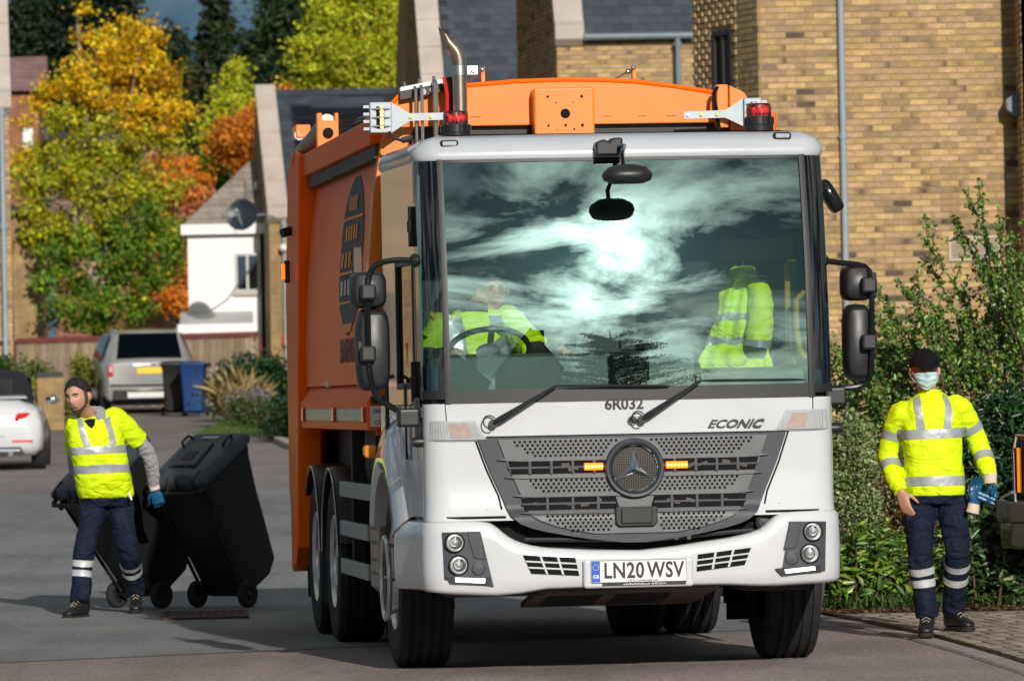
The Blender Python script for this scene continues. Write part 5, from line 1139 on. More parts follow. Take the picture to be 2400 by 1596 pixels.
def lamp_panels():
    L_ = [z6(*p) for p in ((168, 1108), (440, 1100), (535, 1488), (185, 1440))]; R_ = [z7(*p) for p in ((1205, 1030), (1465, 1028), (1458, 1378), (1150, 1415))]
    for side, quad, lamps, cover, pocket, drl in (('L', L_, (z6(258, 1180), z6(285, 1338)), z6(430, 1360), [z6(*p) for p in ((345, 1110), (440, 1104), (480, 1300), (395, 1290))], [z6(*p) for p in ((262, 1425), (475, 1432), (472, 1465), (265, 1458))]),
                                                   ('R', R_, (z7(1370, 1100), z7(1350, 1255)), z7(1225, 1287), [z7(*p) for p in ((1208, 1036), (1292, 1034), (1250, 1215), (1165, 1228))], [z7(*p) for p in ((1172, 1368), (1385, 1345), (1390, 1372), (1182, 1396))])):
        mb = MB(); slab(mb, bpatch(quad, .010), 8, 8, .03); lp = part(mb, 'lamp_panel', 'dark_grey_plastic', bevel=0)
        q = MB(); slab(q, bpatch(pocket, .016), 4, 4, .01); part(q, 'pocket_cover', 'dark_grey_plastic', parent=lp, bevel=.004)
        for k, lc in enumerate(lamps):
            c = BP(*lc, .012); n = Vector((0, -1, 0)); r_ = .046
            b = MB(); b.revolve([(r_ + .010, -.01), (r_ + .010, .008), (r_ + .003, .016), (r_, .010)], c, n, 28); part(b, 'bezel', 'black_plastic', parent=lp)
            b = MB(); b.revolve([(r_, .008), (r_ * .8, -.002), (r_ * .55, -.008), (r_ * .45, .004), (r_ * .3, .012), (0, .016)], c, n, 24); h = part(b, 'headlamp', 'lamp_chrome', parent=lp)
            b = MB(); b.revolve([(r_ * 1.0, .012), (r_ * .9, .020), (r_ * .5, .026), (0, .028)], c, n, 24); part(b, 'lens', 'car_glass_clear', parent=lp)
        c = BP(*cover, .014); b = MB(); b.revolve([(.038, -.004), (.038, .004), (.031, .006), (.030, .001), (0, .003)], c, (0, -1, 0), 24); part(b, 'blank_cover', 'dark_grey_plastic', parent=lp)
        hs = MB(); hq = [(drl[0][0] - 22, drl[0][1] - 2), (drl[1][0] + 12, drl[1][1] - 3), (drl[2][0] + 14, drl[2][1] + 4), (drl[3][0] - 12, drl[3][1] + 3)]; slab(hs, bpatch(hq, .016), 4, 2, .01); part(hs, 'running_light_housing', 'black_plastic', parent=lp)
        q = MB(); slab(q, bpatch(drl, .022), 4, 2, .008); dl = part(q, 'running_light', 'drl_lit', parent=lp)
glass_mat('car_glass_clear', refl=0.12, tint=(0.92, 0.94, 0.95))
lamp_panels()
def bumper_vents():
    VL = [z6(*p) for p in ((742, 1268), (1110, 1285), (1140, 1412), (800, 1398))]; VR = [z7(*p) for p in ((560, 1262), (935, 1214), (890, 1335), (550, 1382))]
    for q in (VL, VR):
        mb = MB(); slab(mb, bpatch(q, .004), 6, 4, .02); v = part(mb, 'air_vent', 'matt_black')
        f = bpatch(q, .012)
        for r_ in (1 / 3, 2 / 3):
            b = MB(); slab(b, lambda u, w_, r_=r_: f(u, r_ - .045 + .09 * w_), 8, 1, .014); part(b, 'vent_bar', 'white_paint', parent=v)
        for c_ in (1 / 3, 2 / 3):
            b = MB(); f2 = bpatch(q, .010); slab(b, lambda u, w_, c_=c_: f2(c_ - .022 + .044 * u, w_), 1, 6, .012); part(b, 'vent_bar', 'white_paint', parent=v)
bumper_vents()
def number_plate():
    c = BP(1495, 1339, .0); tilt = 0.0
    h = MB(); h.box((c.x, c.y - .012, c.z - .005), (.60, .045, .158)); hp = part(h, 'plate_holder', 'white_paint', bevel=.016, seg=3)
    y = c.y - .036; p = MB(); p.box((c.x, y - .003, c.z + .006), (.530, .006, .122)); pl = part(p, 'number_plate', 'plate_white', bevel=.0015, parent=hp)
    for a, b, e, f in ((-.26, .26, .063, .066), (-.26, .26, -.055, -.052), (-.262, -.259, -.052, .063), (.259, .262, -.052, .063)):
        m_ = MB(); m_.bx(c.x + a, c.x + b, y - .0068, y - .006, c.z + e, c.z + f); part(m_, 'plate_border', 'ink', parent=hp)
    bl = MB(); bl.bx(c.x - .258, c.x - .212, y - .0075, y - .006, c.z - .05, c.z + .0615); part(bl, 'country_band', 'blue_band', parent=hp)
    st = MB()
    for k in range(12):
        a = k * math.pi / 6; st.cyl((c.x - .235 + .015 * math.cos(a), y - .0075, c.z + .03 + .015 * math.sin(a)), (c.x - .235 + .015 * math.cos(a), y - .0083, c.z + .03 + .015 * math.sin(a)), .0022, n=6)
    part(st, 'star_ring', 'star_yellow', parent=hp)
    text('lettering', 'GB', .026, hp, 'print_white', front_M((c.x - .235, y - .0078, c.z - .022)), .0004, bold=.0006)
    text('lettering', 'LN20', .118, hp, 'ink', front_M((c.x - .082, y - .0066, c.z + .006)), .0006, bold=.0028, sx=.80, spacing=1.06)
    text('lettering', 'WSV', .118, hp, 'ink', front_M((c.x + .145, y - .0066, c.z + .006)), .0006, bold=.0028, sx=.78, spacing=1.06)
    text('lettering', 'S & B Commercials Ltd.', .017, hp, 'ink', front_M((c.x + .02, y - .0066, c.z - .044)), .0003, bold=.0003)
    bk = MB(); bk.bx(c.x - .20, c.x + .255, y - .0075, y - .002, c.z - .070, c.z - .0565); part(bk, 'dealer_strip', 'ink', parent=hp)
    text('lettering', 'www.sbcommercials.co.uk - 01707 261111', .0135, hp, 'print_white', front_M((c.x + .03, y - .0078, c.z - .0635)), .0003, bold=.0002)
number_plate()
# ---- grille
GT = [(1.285, .845), (1.12, .785), (.97, .720), (.90, .693), (.86, .672), (.82, .625), (.79, .555), (.762, .43), (.732, .26), (.708, .06)]
def grille():
    zs = [g[0] for g in GT]; hw = lambda z: float(np.interp(z, zs[::-1], [g[1] for g in GT][::-1]))
    def fn(u, v, off, sc, z0, z1, ins): 
        z = z0 + (z1 - z0) * v; h = max(hw(z) - ins(z), .02); return FP(h * (2 * u - 1), z, off)
    mb = MB(); slab(mb, lambda u, v: fn(u, v, .022, 1, 1.288, .708, lambda z: 0), 28, 26, .05); gr = part(mb, 'grille_surround', 'dark_grey_plastic')
    ins = lambda z: .105 if z > .86 else .105 + (.86 - z) * .9
    mb = MB(); slab(mb, lambda u, v: fn(u, v, .036, 1, 1.276, .760, ins), 28, 22, .03); gi = part(mb, 'grille_panel', 'mid_grey_plastic')
    # horizontal blades standing proud
    for z, h in ((1.168, .022), (1.072, .018), (.972, .020), (.878, .016)):
        b = MB()
        def bl(u, v, z=z, h=h): zz = z + h * (.5 - v); x = (hw(z) - .06) * (2 * u - 1); e = max(0, abs(2 * u - 1) - .86) / .14; return FP(x, z + (zz - z) * (1 - e * .9), .048 - .008 * e)
        slab(b, bl, 24, 2, .02); part(b, 'grille_blade', 'mid_grey_plastic', parent=gi)
    for (za, zb_, xo, xi) in ((1.088, 1.157, .685, .15), (.892, .960, .615, .105)):
        for s in (-1, 1):
            b = MB(); slab(b, lambda u, v: FP(s * (xo - .02 * v + (xi - xo) * u), zb_ + (za - zb_) * v, .040), 8, 2, .004); sl = part(b, 'grille_slot', 'matt_black', parent=gi)
            zc = (za + zb_) / 2; b = MB(); slab(b, lambda u, v: FP(s * (xo + (xi - xo) * u), zc + .005 - .010 * v, .046), 8, 1, .01); part(b, 'slot_bar', 'dark_grey_plastic', parent=gi)
            for k in range(1, 5 if xo > .65 else 4):
                x = xo + (xi - xo) * (k - .0) / (4.6 if xo > .65 else 3.7); b = MB(); b.bx(s * x - .007, s * x + .007, Fy(x, zc, .050), Fy(x, zc, .040), za, zb_); part(b, 'slot_divider', 'dark_grey_plastic', parent=gi)
            r = random.Random(int(xo * 1000) + s)           # pipes and brackets half seen behind the slots
            for k in range(4):
                b = MB(); x = s * r.uniform(xi + .08, xo - .08); w = r.uniform(.02, .06); b.box((x, Fy(x, zc, .0415), za + r.uniform(.015, .05)), (w, .004, r.uniform(.008, .025)), R=Matrix.Rotation(r.uniform(-.4, .4), 3, 'Y')); part(b, 'engine_pipe', 'chassis_brown', parent=gi)
    # perforated fields
    def holes(rows, z0, xmin, name):
        b = MB()
        for i in range(rows):
            z = z0 - i * .0192; xs0 = xmin(i)
            for s in (-1, 1):
                x = (.01375 if i % 2 else .0275) - .01375
                while x < xs0:
                    if not (s < 0 and x < .001):
                        xx = s * x
                        if math.hypot(xx, z - 1.109) > .178 and not (abs(xx) < .125 and .775 < z < .915):
                            c = FP(xx, z, .0372); b.cyl(c + Vector((0, .002, 0)), c, .0076, n=10, smooth=False)
                    x += .0275
        o = part(b, name, 'matt_black', parent=gi, recalc=False); o['kind'] = 'stuff'
    holes(5, 1.262, lambda i: .655 - .020 * i - (.03 if i == 4 else 0), 'perforation'); holes(5, 1.052, lambda i: .585 - .022 * i - (.02 if i == 4 else 0), 'perforation'); holes(5, .858, lambda i: .50 - .028 * i - (.02 if i >= 3 else 0), 'perforation')
    # round badge with three-pointed star
    c = Vector((0.0, Fy(0, 1.109, .045), 1.109)); n = Vector((0, -1, 0))
    b = MB(); b.revolve([(.164, -.03), (.162, .012), (.154, .024), (.142, .022), (.138, .010), (.134, .012), (.130, .004)], c, n, 48); bd = part(b, 'badge_ring', 'dark_grey_plastic', parent=gi)
    b = MB(); b.revolve([(.130, .004), (.131, .018), (.126, .024), (.121, .018), (.120, .004)], c, n, 48); part(b, 'star_rim', 'chrome', parent=gi)
    b = MB(); b.revolve([(.121, .004), (0.0, .006)], c, n, 40); part(b, 'badge_mesh', 'badge_mesh', parent=gi)
    b = MB()
    for k in range(3):
        a = math.pi / 2 + k * 2 * math.pi / 3; d = Vector((math.cos(a), 0, math.sin(a))); w = Vector((-math.sin(a), 0, math.cos(a))); t = c + d * .120 + n * .012; ctr = c + n * .030; l = c + d * .016 + w * .0235 + n * .008; r_ = c + d * .016 - w * .0235 + n * .008
        l = c + (d * .5 + w * .866) * .027 + n * .008; r_ = c + (d * .5 - w * .866) * .027 + n * .008
        b.add([ctr, l, t, r_], [(0, 1, 2), (0, 2, 3)])
    part(b, 'star', 'chrome', parent=gi, recalc=False)
    # radar box under the badge
    b = MB(); zc = .848; y = Fy(0, zc, .040); b.prism([(-.115, y - .02, zc + .053), (.135 - .02, y - .02, zc + .053), (.115, y - .02, zc - .035), (.095, y - .02, zc - .053), (-.095, y - .02, zc - .053), (-.115, y - .02, zc - .035)], (0, .05, 0)); part(b, 'radar_box', 'black_plastic', bevel=.006, parent=gi)
    b = MB(); b.bx(-.085, .085, y - .030, y - .019, zc - .038, zc + .045); part(b, 'radar_cover', 'black_plastic', bevel=.006, parent=gi)
    # amber strobes
    for x0, x1 in ((-.275, -.172), (.172, .290)):
        zc = 1.122; b = MB(); b.bx(x0, x1, Fy(.22, zc, .060), Fy(.22, zc, .040), zc - .019, zc + .019); sb = part(b, 'strobe_lamp', 'amber_lit', bevel=.004, parent=gi)
        for k in range(6):
            b = MB(); x = x0 + (x1 - x0) * (k + .5) / 6; b.sphere((x, Fy(.22, zc, .061), zc), (.0065, .004, .0075), 8, 6); part(b, 'strobe_diode', 'led_lit', parent=gi)
def badge_mesh_mat():
    m = mat('badge_mesh', (0.10, 0.10, 0.09), rough=0.5, metal=0.6); nt = m.node_tree; N, L = nt.nodes, nt.links; b = N['Principled BSDF']
    tc = N.new('ShaderNodeTexCoord'); mp = N.new('ShaderNodeMapping'); mp.inputs['Rotation'].default_value = (0, math.radians(45), 0); mp.inputs['Scale'].default_value = (110, 110, 110); L.new(tc.outputs['Object'], mp.inputs[0])
    ck = N.new('ShaderNodeTexChecker'); ck.inputs['Scale'].default_value = 1.0; ck.inputs['Color1'].default_value = (.012, .012, .012, 1); ck.inputs['Color2'].default_value = (.055, .052, .045, 1); L.new(mp.outputs[0], ck.inputs['Vector']); L.new(ck.outputs[0], b.inputs['Base Color'])
badge_mesh_mat(); grille()
def behind_grille():
    b = MB(); b.grid(lambda u, v: FP(-1.0 + 2 * u, .95 - .45 * v, -.10), 10, 3); part(b, 'bulkhead', 'matt_black')
    b = MB(); b.tube([FP(-.6, .735, -.03), FP(-.2, .725, -.02), FP(.1, .72, -.02), FP(.65, .76, -.03)], .012, n=8); part(b, 'hose', 'black_plastic')
    b = MB(); c = FP(.72, .80, -.06); b.revolve([(.05, 0), (.05, .02), (.035, .025), (.03, .01), (0, .012)], c, (0, -1, 0), 20); part(b, 'horn', 'black_plastic')
    for x in (-.16, -.10, .22, .29):
        b = MB(); b.cyl(FP(x, .728, .0) , FP(x, .728, .02), .012, n=10); part(b, 'hose_clip', 'chassis_brown')
behind_grille()
# ---- upper lamps, lettering, wipers
def front_trim():
    for quad, pink in (([z6(*p) for p in ((92, 332), (395, 325), (478, 450), (82, 458))], 0), ([z7(*p) for p in ((1190, 250), (1462, 245), (1470, 372), (1118, 380))], 1)):
        f = lambda o_: (lambda u, v: S(*(Vector(quad[0]).lerp(Vector(quad[1]), u).lerp(Vector(quad[3]).lerp(Vector(quad[2]), u), v)), o_))
        b = MB(); g = f(.012); slab(b, lambda u, v: g(-.03 + 1.06 * u, -.07 + 1.14 * v), 8, 4, .03); ho = part(b, 'indicator_housing', 'grey_metal')
        b = MB(); slab(b, f(.022), 8, 4, .01); part(b, 'indicator_lamp', 'lamp_lens', parent=ho)
        b = MB(); g2 = f(.0245); a0, a1 = ((.40, .78) if not pink else (.18, .55)); slab(b, lambda u, v: g2(a0 + (a1 - a0) * u, .12 + .76 * v), 4, 3, .002); part(b, 'bulb_patch', 'lamp_pink', parent=ho)  # pinkish patch for the bulb behind the lens
        for k in range(16):
            b = MB(); g3 = f(.0255); u0 = .04 + k * .058; slab(b, lambda u, v: g3(u0 + .010 * u, .06 + .88 * v), 1, 3, .002); part(b, 'lens_rib', 'lens_rib', parent=ho)
    p = SD(1437, 931, .003); text('lettering', '6R032', .082, TR, 'ink', front_M(p, .0), .001, bold=.0022)
    p = SD(1690, 976, .006); text('lettering', 'ECONIC', .062, TR, 'chrome_dark', front_M(p), .005, bold=.0018, sx=1.28, shear=.45)
    c = SD(1455.5, 968, .004); b = MB(); b.revolve([(.026, -.004), (.026, .006), (.022, .010), (.021, .004), (0, .005)], c, (0, -1, 0), 28); bg = part(b, 'small_badge', 'chrome_dark')
    b = MB(); b.revolve([(.0262, .002), (.026, .008), (.022, .010), (.0215, .006)], c, (0, -1, 0), 28)
    for k in range(3):
        a = math.pi / 2 + k * 2 * math.pi / 3; d = Vector((math.cos(a), 0, math.sin(a))); w = Vector((-math.sin(a), 0, math.cos(a))); b.add([c + Vector((0, -.011, 0)), c + (d * .5 + w * .866) * .005 + Vector((0, -.006, 0)), c + d * .021 + Vector((0, -.007, 0)), c + (d * .5 - w * .866) * .005 + Vector((0, -.006, 0))], [(0, 1, 2), (0, 2, 3)])
    part(b, 'badge_star', 'chrome', parent=bg, recalc=False)
    # panel gaps
    for pts in ([z6(190, 205), z6(200, 320)], [z7(1370, 130), z7(1372, 235)]):
        b = MB(); b.tube([S(*q, .0005) for q in pts], .003, n=5); part(b, 'panel_gap', 'ink')
    b = MB(); b.tube([FP(x, 1.292 + .0 * x, .002) for x in np.linspace(-.86, .86, 30)], .004, n=5); part(b, 'panel_gap', 'ink')
    for s in (-1, 1):
        b = MB(); b.tube([FP(s * x, z, .002) for x, z in ((.86, 1.292), (.80, 1.12), (.735, .97), (.72, .90))], .005, n=5); part(b, 'panel_gap', 'ink')
    for xa, xb_ in ((-1.02, -.70), (.72, 1.02)): b = MB(); b.grid(lambda u, v: FP(xa + (xb_ - xa) * u, .865 - .03 * v, -.004), 4, 1); part(b, 'bumper_gap', 'matt_black')
    # wipers
    for a, e, blade, bang in ((z6(530, 340), z6(975, 72), (z6(960, 72), (1570, 904)), 0), (z7(165, 310), z7(585, 35), (z7(585, 35), z7(1320, 28)), 0)):
        A, E = S(*a, .035), S(*e, .045)
        w = MB(); w.cyl(A + Vector((0, .04, 0)), A + Vector((0, -.015, 0)), .022, n=14); w.tube([A, A.lerp(E, .12) + Vector((0, -.012, 0)), A.lerp(E, .5) + Vector((0, -.01, 0)), E], [.017, .019, .014, .007], n=8); wa = part(w, 'wiper_arm', 'black_plastic')
        b = MB(); pts = [Vector(S(*Vector(blade[0]).lerp(Vector(blade[1]), t), .030)) for t in np.linspace(0, 1, 9)]; b.tube(pts, [.004] + [.008] * 7 + [.004], n=6); part(b, 'wiper_blade', 'black_plastic', parent=wa)
        h = MB(); h.tube([A + Vector((.035 * math.cos(t) - .02, -.01 + .02 * math.sin(t), .035 * math.sin(t) + .01)) for t in np.linspace(.6, 5.2, 12)], .004, n=6); part(h, 'washer_hose', 'black_plastic', parent=wa)
    # corner bumps and stickers
    for px, py, d in ((964, 1036, -1), (1952, 1004, 1)):
        p = S(px, py) if d < 0 else Vector((CW - .02, -1.1, S(1935, py).z)); 
        if d < 0: p = Vector((-CW + .04, -1.22, T(px, py, -1.2).z))
        b = MB(); b.tube([p, p + Vector((d * .07, -.01, 0)), p + Vector((d * .10, -.01, 0))], [.03, .03, .022], n=12); part(b, 'rubber_stop', 'black_plastic')
    st = MB(); slab(st, lambda u, v: S(986 + 18 * u, 956 + 22 * v, .002), 2, 2, .003); part(st, 'sticker', 'reflective')
    sp = T(1914, 580, -.98); b = MB(); b.bx(CW - .03, CW + .004, -1.03, -.95, sp.z - .10, sp.z + .05); stq = part(b, 'warning_sticker', 'red_lens'); b = MB(); b.bx(CW + .0, CW + .006, -1.025, -.955, sp.z - .09, sp.z + .01); part(b, 'sticker_disc', 'mask_blue', parent=stq)
front_trim()
# ---- mirrors
def mirror_head(mb, c, w, h, d, R=None, taper=.86):
    """rounded mirror shell seen from its back"""
    rings = []
    for t, sc in ((0, .94), (.12, 1.0), (.45, .99), (.75, .93), (.93, .84), (1.0, .70)):
        ring = []
        for a in np.linspace(0, 2 * math.pi, 28, endpoint=False):
            e = 4.2; x = math.copysign(abs(math.cos(a)) ** (2 / e), math.cos(a)) * w / 2 * sc; z = math.copysign(abs(math.sin(a)) ** (2 / e), math.sin(a)) * h / 2 * (1 - (1 - sc) * .6); p = Vector((x, d * (.5 - t), z)); ring.append(Vector(c) + (R @ p if R is not None else p))
        rings.append(ring)
    mb.loft(rings, True)
def mirrors():
    for s, heads, arm, foot in ((-1, [((848, 668), 85, 84), ((859, 805), 80, 190)], [(945, 600), (918, 598), (880, 603), (858, 615), (847, 640), (846, 700), (848, 790), (850, 850), (858, 900), (880, 925), (915, 945)], (940, 962)),
                                (1, [((1974, 652), 76, 82), ((1975, 788), 68, 178)], [(1892, 600), (1940, 606), (1985, 610), (2000, 620), (2007, 650), (2008, 750), (2007, 850), (2000, 880), (1975, 892), (1920, 895)], (1920, 912))):
        ly = -1.18 if s < 0 else -1.05; k = K / 428.0
        m0 = MB(); pts = [TD(x, y, ly - .02 + (.0 if 3 < i < len(arm) - 3 else .03)) for i, (x, y) in enumerate(arm)]
        # smooth the bends
        fine = []
        for i in range(len(pts) - 1):
            for t in (0, .33, .66): fine.append(pts[i].lerp(pts[i + 1], t))
        fine.append(pts[-1])
        for _ in range(2): fine = [fine[0]] + [(fine[i - 1] + fine[i] * 2 + fine[i + 1]) / 4 for i in range(1, len(fine) - 1)] + [fine[-1]]
        m0.tube(fine, .0165, n=10); ar = part(m0, 'mirror_arm', 'black_gloss')
        for (cx, cy), w, h in heads:
            c = TD(cx, cy, ly + .07); b = MB(); mirror_head(b, c, w * k, h * k, .15); hd = part(b, 'mirror_housing', 'black_plastic', parent=ar, sharp=60)
            g = MB(); g.box((c.x, c.y + .077, c.z), (w * k * .86, .006, h * k * .88)); part(g, 'mirror_glass', 'chrome', parent=ar, bevel=.002)
            j = MB(); jx = TD(847 if s < 0 else 2000, cy + (5 if h < 100 else 10 if s < 0 else 0), ly - .03); j.box((jx.x, jx.y - .005, jx.z), (.085, .075, .085)); part(j, 'clamp', 'black_plastic', parent=ar, bevel=.014)
            r_ = MB(); r_.box((jx.x + (.01 if s < 0 else -.015), c.y - .055, jx.z), (.135, .035, .145)); part(r_, 'clamp_recess', 'black_plastic', parent=ar, bevel=.012)
        f = MB(); fc = TD(*foot, ly + .05); f.box(fc, (.12, .14, .10)); f.box((s * (CW + .01), fc.y + .02, fc.z), (.03, .16, .22)); part(f, 'mirror_foot', 'black_plastic', parent=ar, bevel=.03, seg=3)
        t_ = MB(); tc_ = TD(955 if s < 0 else 1893, 600, ly + .04); t_.tube([pts[0], pts[0].lerp(tc_, .5), tc_], [.018, .026, .040], n=10); part(t_, 'mirror_bracket', 'black_plastic', parent=ar)
    # extra driver-side view mirror above (thin oval frame) and kerb mirror on the other side
    b = MB(); c = TD(823, 600, -1.0); b.box(c, (24 * K / 428, .02, 64 * K / 428)); vm = part(b, 'view_mirror', 'black_plastic', bevel=.01); b = MB(); b.box(c + Vector((0, -.012, 0)), (18 * K / 428, .004, 56 * K / 428)); part(b, 'mirror_glass', 'chassis_brown', parent=vm)  # view mirror: its tan reflection is painted as a flat matt brown
    b = MB(); c = TD(1912, 452, -.85); mirror_head(b, c, .085, .20, .10, R=Matrix.Rotation(-.55, 3, 'Y')); km = part(b, 'kerb_mirror', 'black_gloss', sharp=60); b = MB(); b.tube([TD(1886, 415, -.95), TD(1893, 430, -.9), c], .016, n=8); part(b, 'mirror_bracket', 'black_plastic', parent=km)
    # front mirror hung from the roof edge
    b = MB(); a = TD(1403, 339, -1.30); b.prism([(a.x - .075, a.y, a.z + .025), (a.x - .03, a.y, a.z + .045), (a.x, a.y, a.z + .03), (a.x + .015, a.y, a.z + .05), (a.x + .075, a.y, a.z + .052), (a.x + .078, a.y, a.z - .045), (a.x - .072, a.y, a.z - .045)], (0, .12, 0)); fm = part(b, 'front_mirror_mount', 'black_plastic', bevel=.012)
    b = MB(); m1 = TD(1444, 398, -1.62); b.tube([a + Vector((.055, 0, 0)), a + Vector((.065, -.12, .0)), m1 + Vector((-.02, .05, .10)), m1 + Vector((-.015, .02, .03))], .013, n=8); part(b, 'mirror_arm', 'black_gloss', parent=fm)
    b = MB(); rings = []
    for t, sc in ((0, .35), (.15, .75), (.4, .97), (.6, 1.0), (.85, .92), (1.0, .6)):
        rings.append([m1 + Vector((.137 * sc * math.copysign(abs(math.cos(a_)) ** .62, math.cos(a_)), .10 * sc * math.sin(a_), .045 - .105 * t - .02 * math.cos(a_) ** 2 * t * 0)) for a_ in np.linspace(0, 2 * math.pi, 28, endpoint=False)])
    b.loft(rings, True); part(b, 'mirror_housing', 'black_plastic', parent=fm, sharp=60)
mirrors()
# ---- roof gear
def beacon(c, r):
    b = MB(); b.revolve([(r * 1.14, 0), (r * 1.16, .03), (r * 1.1, .035), (r * 1.1, .075), (r * 1.02, .08)], c, (0, 0, 1), 28); bc = part(b, 'beacon_base', 'black_plastic')
    for k in range(14):
        a = k * 2 * math.pi / 14; q = MB(); q.box(c + Vector((r * 1.12 * math.cos(a), r * 1.12 * math.sin(a), .055)), (.014, .014, .042), R=Matrix.Rotation(a, 3, 'Z')); part(q, 'base_rib', 'black_plastic', parent=bc)
    b = MB(); b.revolve([(r, .075), (r * 1.0, .125), (r * .96, .145), (r * .86, .152), (0, .155)], c, (0, 0, 1), 28); part(b, 'beacon_lens', 'beacon_glass', parent=bc)
    for k in range(8):
        a = k * 2 * math.pi / 8; q = MB(); q.sphere(c + Vector((r * .68 * math.cos(a), r * .68 * math.sin(a), .11)), (.022, .022, .022), 10, 6); part(q, 'reflector_cup', 'amber_lens', parent=bc)
def roof_gear():
    for x, y in ((1050, 320), (1748, 302)): beacon(TD(x, y, -.75), .070)
    for x, y in ((1035, 331), (1802, 313)):
        c = TD(x, y, -1.15); c.y = Fy(c.x, 2.86, .0) + .02; b = MB(); b.box(c, (.10, .05, .040)); m_ = part(b, 'marker_lamp', 'black_plastic', bevel=.014, seg=3); b = MB(); b.box(c + Vector((0, -.024, 0)), (.078, .012, .024)); part(b, 'marker_lens', 'lamp_lens', parent=m_, bevel=.006)
    # exhaust stack with turned-out tip
    e0 = TD(1061, 300, .48); e1 = TD(1058, 150, .48); r = .041
    b = MB(); b.cyl((e0.x, .48, e0.z - .9), (e1.x, .48, e1.z), r, n=24)
    pts = [Vector((e1.x, .48, e1.z)) + Vector((-.065 * (1 - math.cos(t)) * 1.0, 0, .11 * math.sin(t))) for t in np.linspace(0, 1.0, 9)]; last = pts[-1]; d = (pts[-1] - pts[-2]).normalized(); pts += [last + d * .05, last + d * .09]
    rings = []; b2 = MB(); b2.tube(pts, [r * 1.03] * len(pts), n=24, caps=False); n_ = len(b2.v) // len(pts)
    # slanted cut at the tip
    tip = [Vector(v) for v in b2.v[-n_:]]; cx = sum(p.x for p in tip) / n_
    b2.v[-n_:] = [tuple(p + Vector((0, 0, (p.x - cx) * -1.9 + .02))) for p in tip]
    ex = part(b, 'exhaust_stack', 'stainless'); part(b2, 'exhaust_tip', 'stainless', parent=ex, recalc=False)
    b = MB(); cz = TD(1058, 163, .48).z; b.revolve([(r, -.028), (r * 1.12, -.028), (r * 1.12, .028), (r, .028)], (e1.x, .48, cz + .0), (0, 0, 1), 24); b.box((e1.x + r * 1.12 + .025, .46, cz), (.06, .02, .05)); b.cyl((e1.x + .075, .45, cz), (e1.x + .075, .43, cz), .012, n=8); part(b, 'clamp', 'steel', parent=ex)
    # steel pipes, manifold and cables beside the stack
    for x, r_, yt in ((960, .010, 208), (974, .010, 205), (1005, .016, 195)):
        a = TD(x, 330, .60); t = TD(x - 3, yt, .60); q = MB(); q.tube([(a.x, .60, a.z), (t.x, .60, t.z), (t.x, .63, t.z + .015), (t.x, .70, t.z + .015)], r_, n=10); part(q, 'hydraulic_pipe', 'steel')
    a = TD(922, 206, .66); c_ = TD(1035, 184, .66); q = MB(); q.prism([(a.x, .66, a.z - .012), (c_.x, .66, c_.z - .012), (c_.x, .66, c_.z + .012), (a.x, .66, a.z + .012)], (0, .10, 0)); mf = part(q, 'pipe_bracket', 'print_white'); q = MB(); q.prism([(a.x, .67, a.z - .06), (c_.x, .67, c_.z - .06), (c_.x, .67, c_.z - .013), (a.x, .67, a.z - .013)], (0, .08, 0)); part(q, 'pipe_clamp', 'black_plastic', parent=mf)
    for f in (.1, .4, .7): q = MB(); p = a.lerp(c_, f); q.cyl((p.x, .71, p.z + .012), (p.x, .71, p.z + .04), .009, n=8); part(q, 'bolt', 'steel', parent=mf)
    for f in (.45, .66): q = MB(); p = a.lerp(c_, f); q.cyl((p.x, .655, p.z - .04), (p.x, .665, p.z - .04), .020, n=14); part(q, 'pipe_port', 'tan_metal', parent=mf)
    for dx, m_, r_ in ((0, 'red_lens', .011), (.022, 'black_gloss', .011), (.036, 'black_gloss', .009)):
        q = MB(); pts = [TD(x, y, .57) + Vector((dx + .01, 0, 0)) for x, y in ((1018, 178), (1022, 195), (1026, 220), (1026, 250), (1024, 280), (1030, 300))]; q.tube(pts, r_, n=8); part(q, 'power_cable', m_)
    q = MB(); pts = [TD(x, y, .45) for x, y in ((895, 303), (905, 318), (925, 324), (950, 318))]; q.tube(pts, .009, n=7); q.cyl(pts[2], pts[3], .018, n=8); part(q, 'lamp_cable', 'black_plastic')
    # side strobe cages on brackets
    for s, box_, arm_, lit in ((-1, (851, 903, 236, 306), (903, 1035, 262, 278), True), (1, (1713, 1755, 226, 290), (1577, 1680, 254, 270), False)):
        ly = .52; a = TD(box_[0], box_[2], ly); c_ = TD(box_[1], box_[3], ly); q = MB(); q.bx(a.x, c_.x, ly, ly + .09, c_.z, a.z); cg = part(q, 'strobe_cage', 'grey_metal', bevel=.006)
        xm, zm = (a.x + c_.x) / 2, (a.z + c_.z) / 2; w, h = abs(c_.x - a.x), abs(a.z - c_.z)
        q = MB(); q.box((xm - s * -.004, ly - .004, zm), (w * .36, .012, h * .72)); part(q, 'strobe_lens', 'black_gloss', parent=cg, bevel=.012, seg=3)
        for k in range(6 if lit else 4):
            q = MB(); q.sphere((xm + .004, ly - .012, zm + h * .30 - k * h * (.60 / (5 if lit else 3))), (.011, .006, .013), 8, 6); part(q, 'strobe_diode', 'led_lit' if lit else 'lamp_lens', parent=cg)
        for k in (-.28, 0, .28): q = MB(); q.tube([(a.x + .01, ly - .002, zm + k * h), (xm, ly - .030, zm + k * h), (c_.x - .01, ly - .002, zm + k * h)], .005, n=6); part(q, 'cage_bar', 'grey_metal', parent=cg)
        for k in (-.36, -.12, .12, .36): q = MB(); q.bx(a.x - .035 if s < 0 else c_.x, a.x if s < 0 else c_.x + .035, ly + .02, ly + .06, zm + k * h - .008, zm + k * h + .008); part(q, 'fin', 'grey_metal', parent=cg)
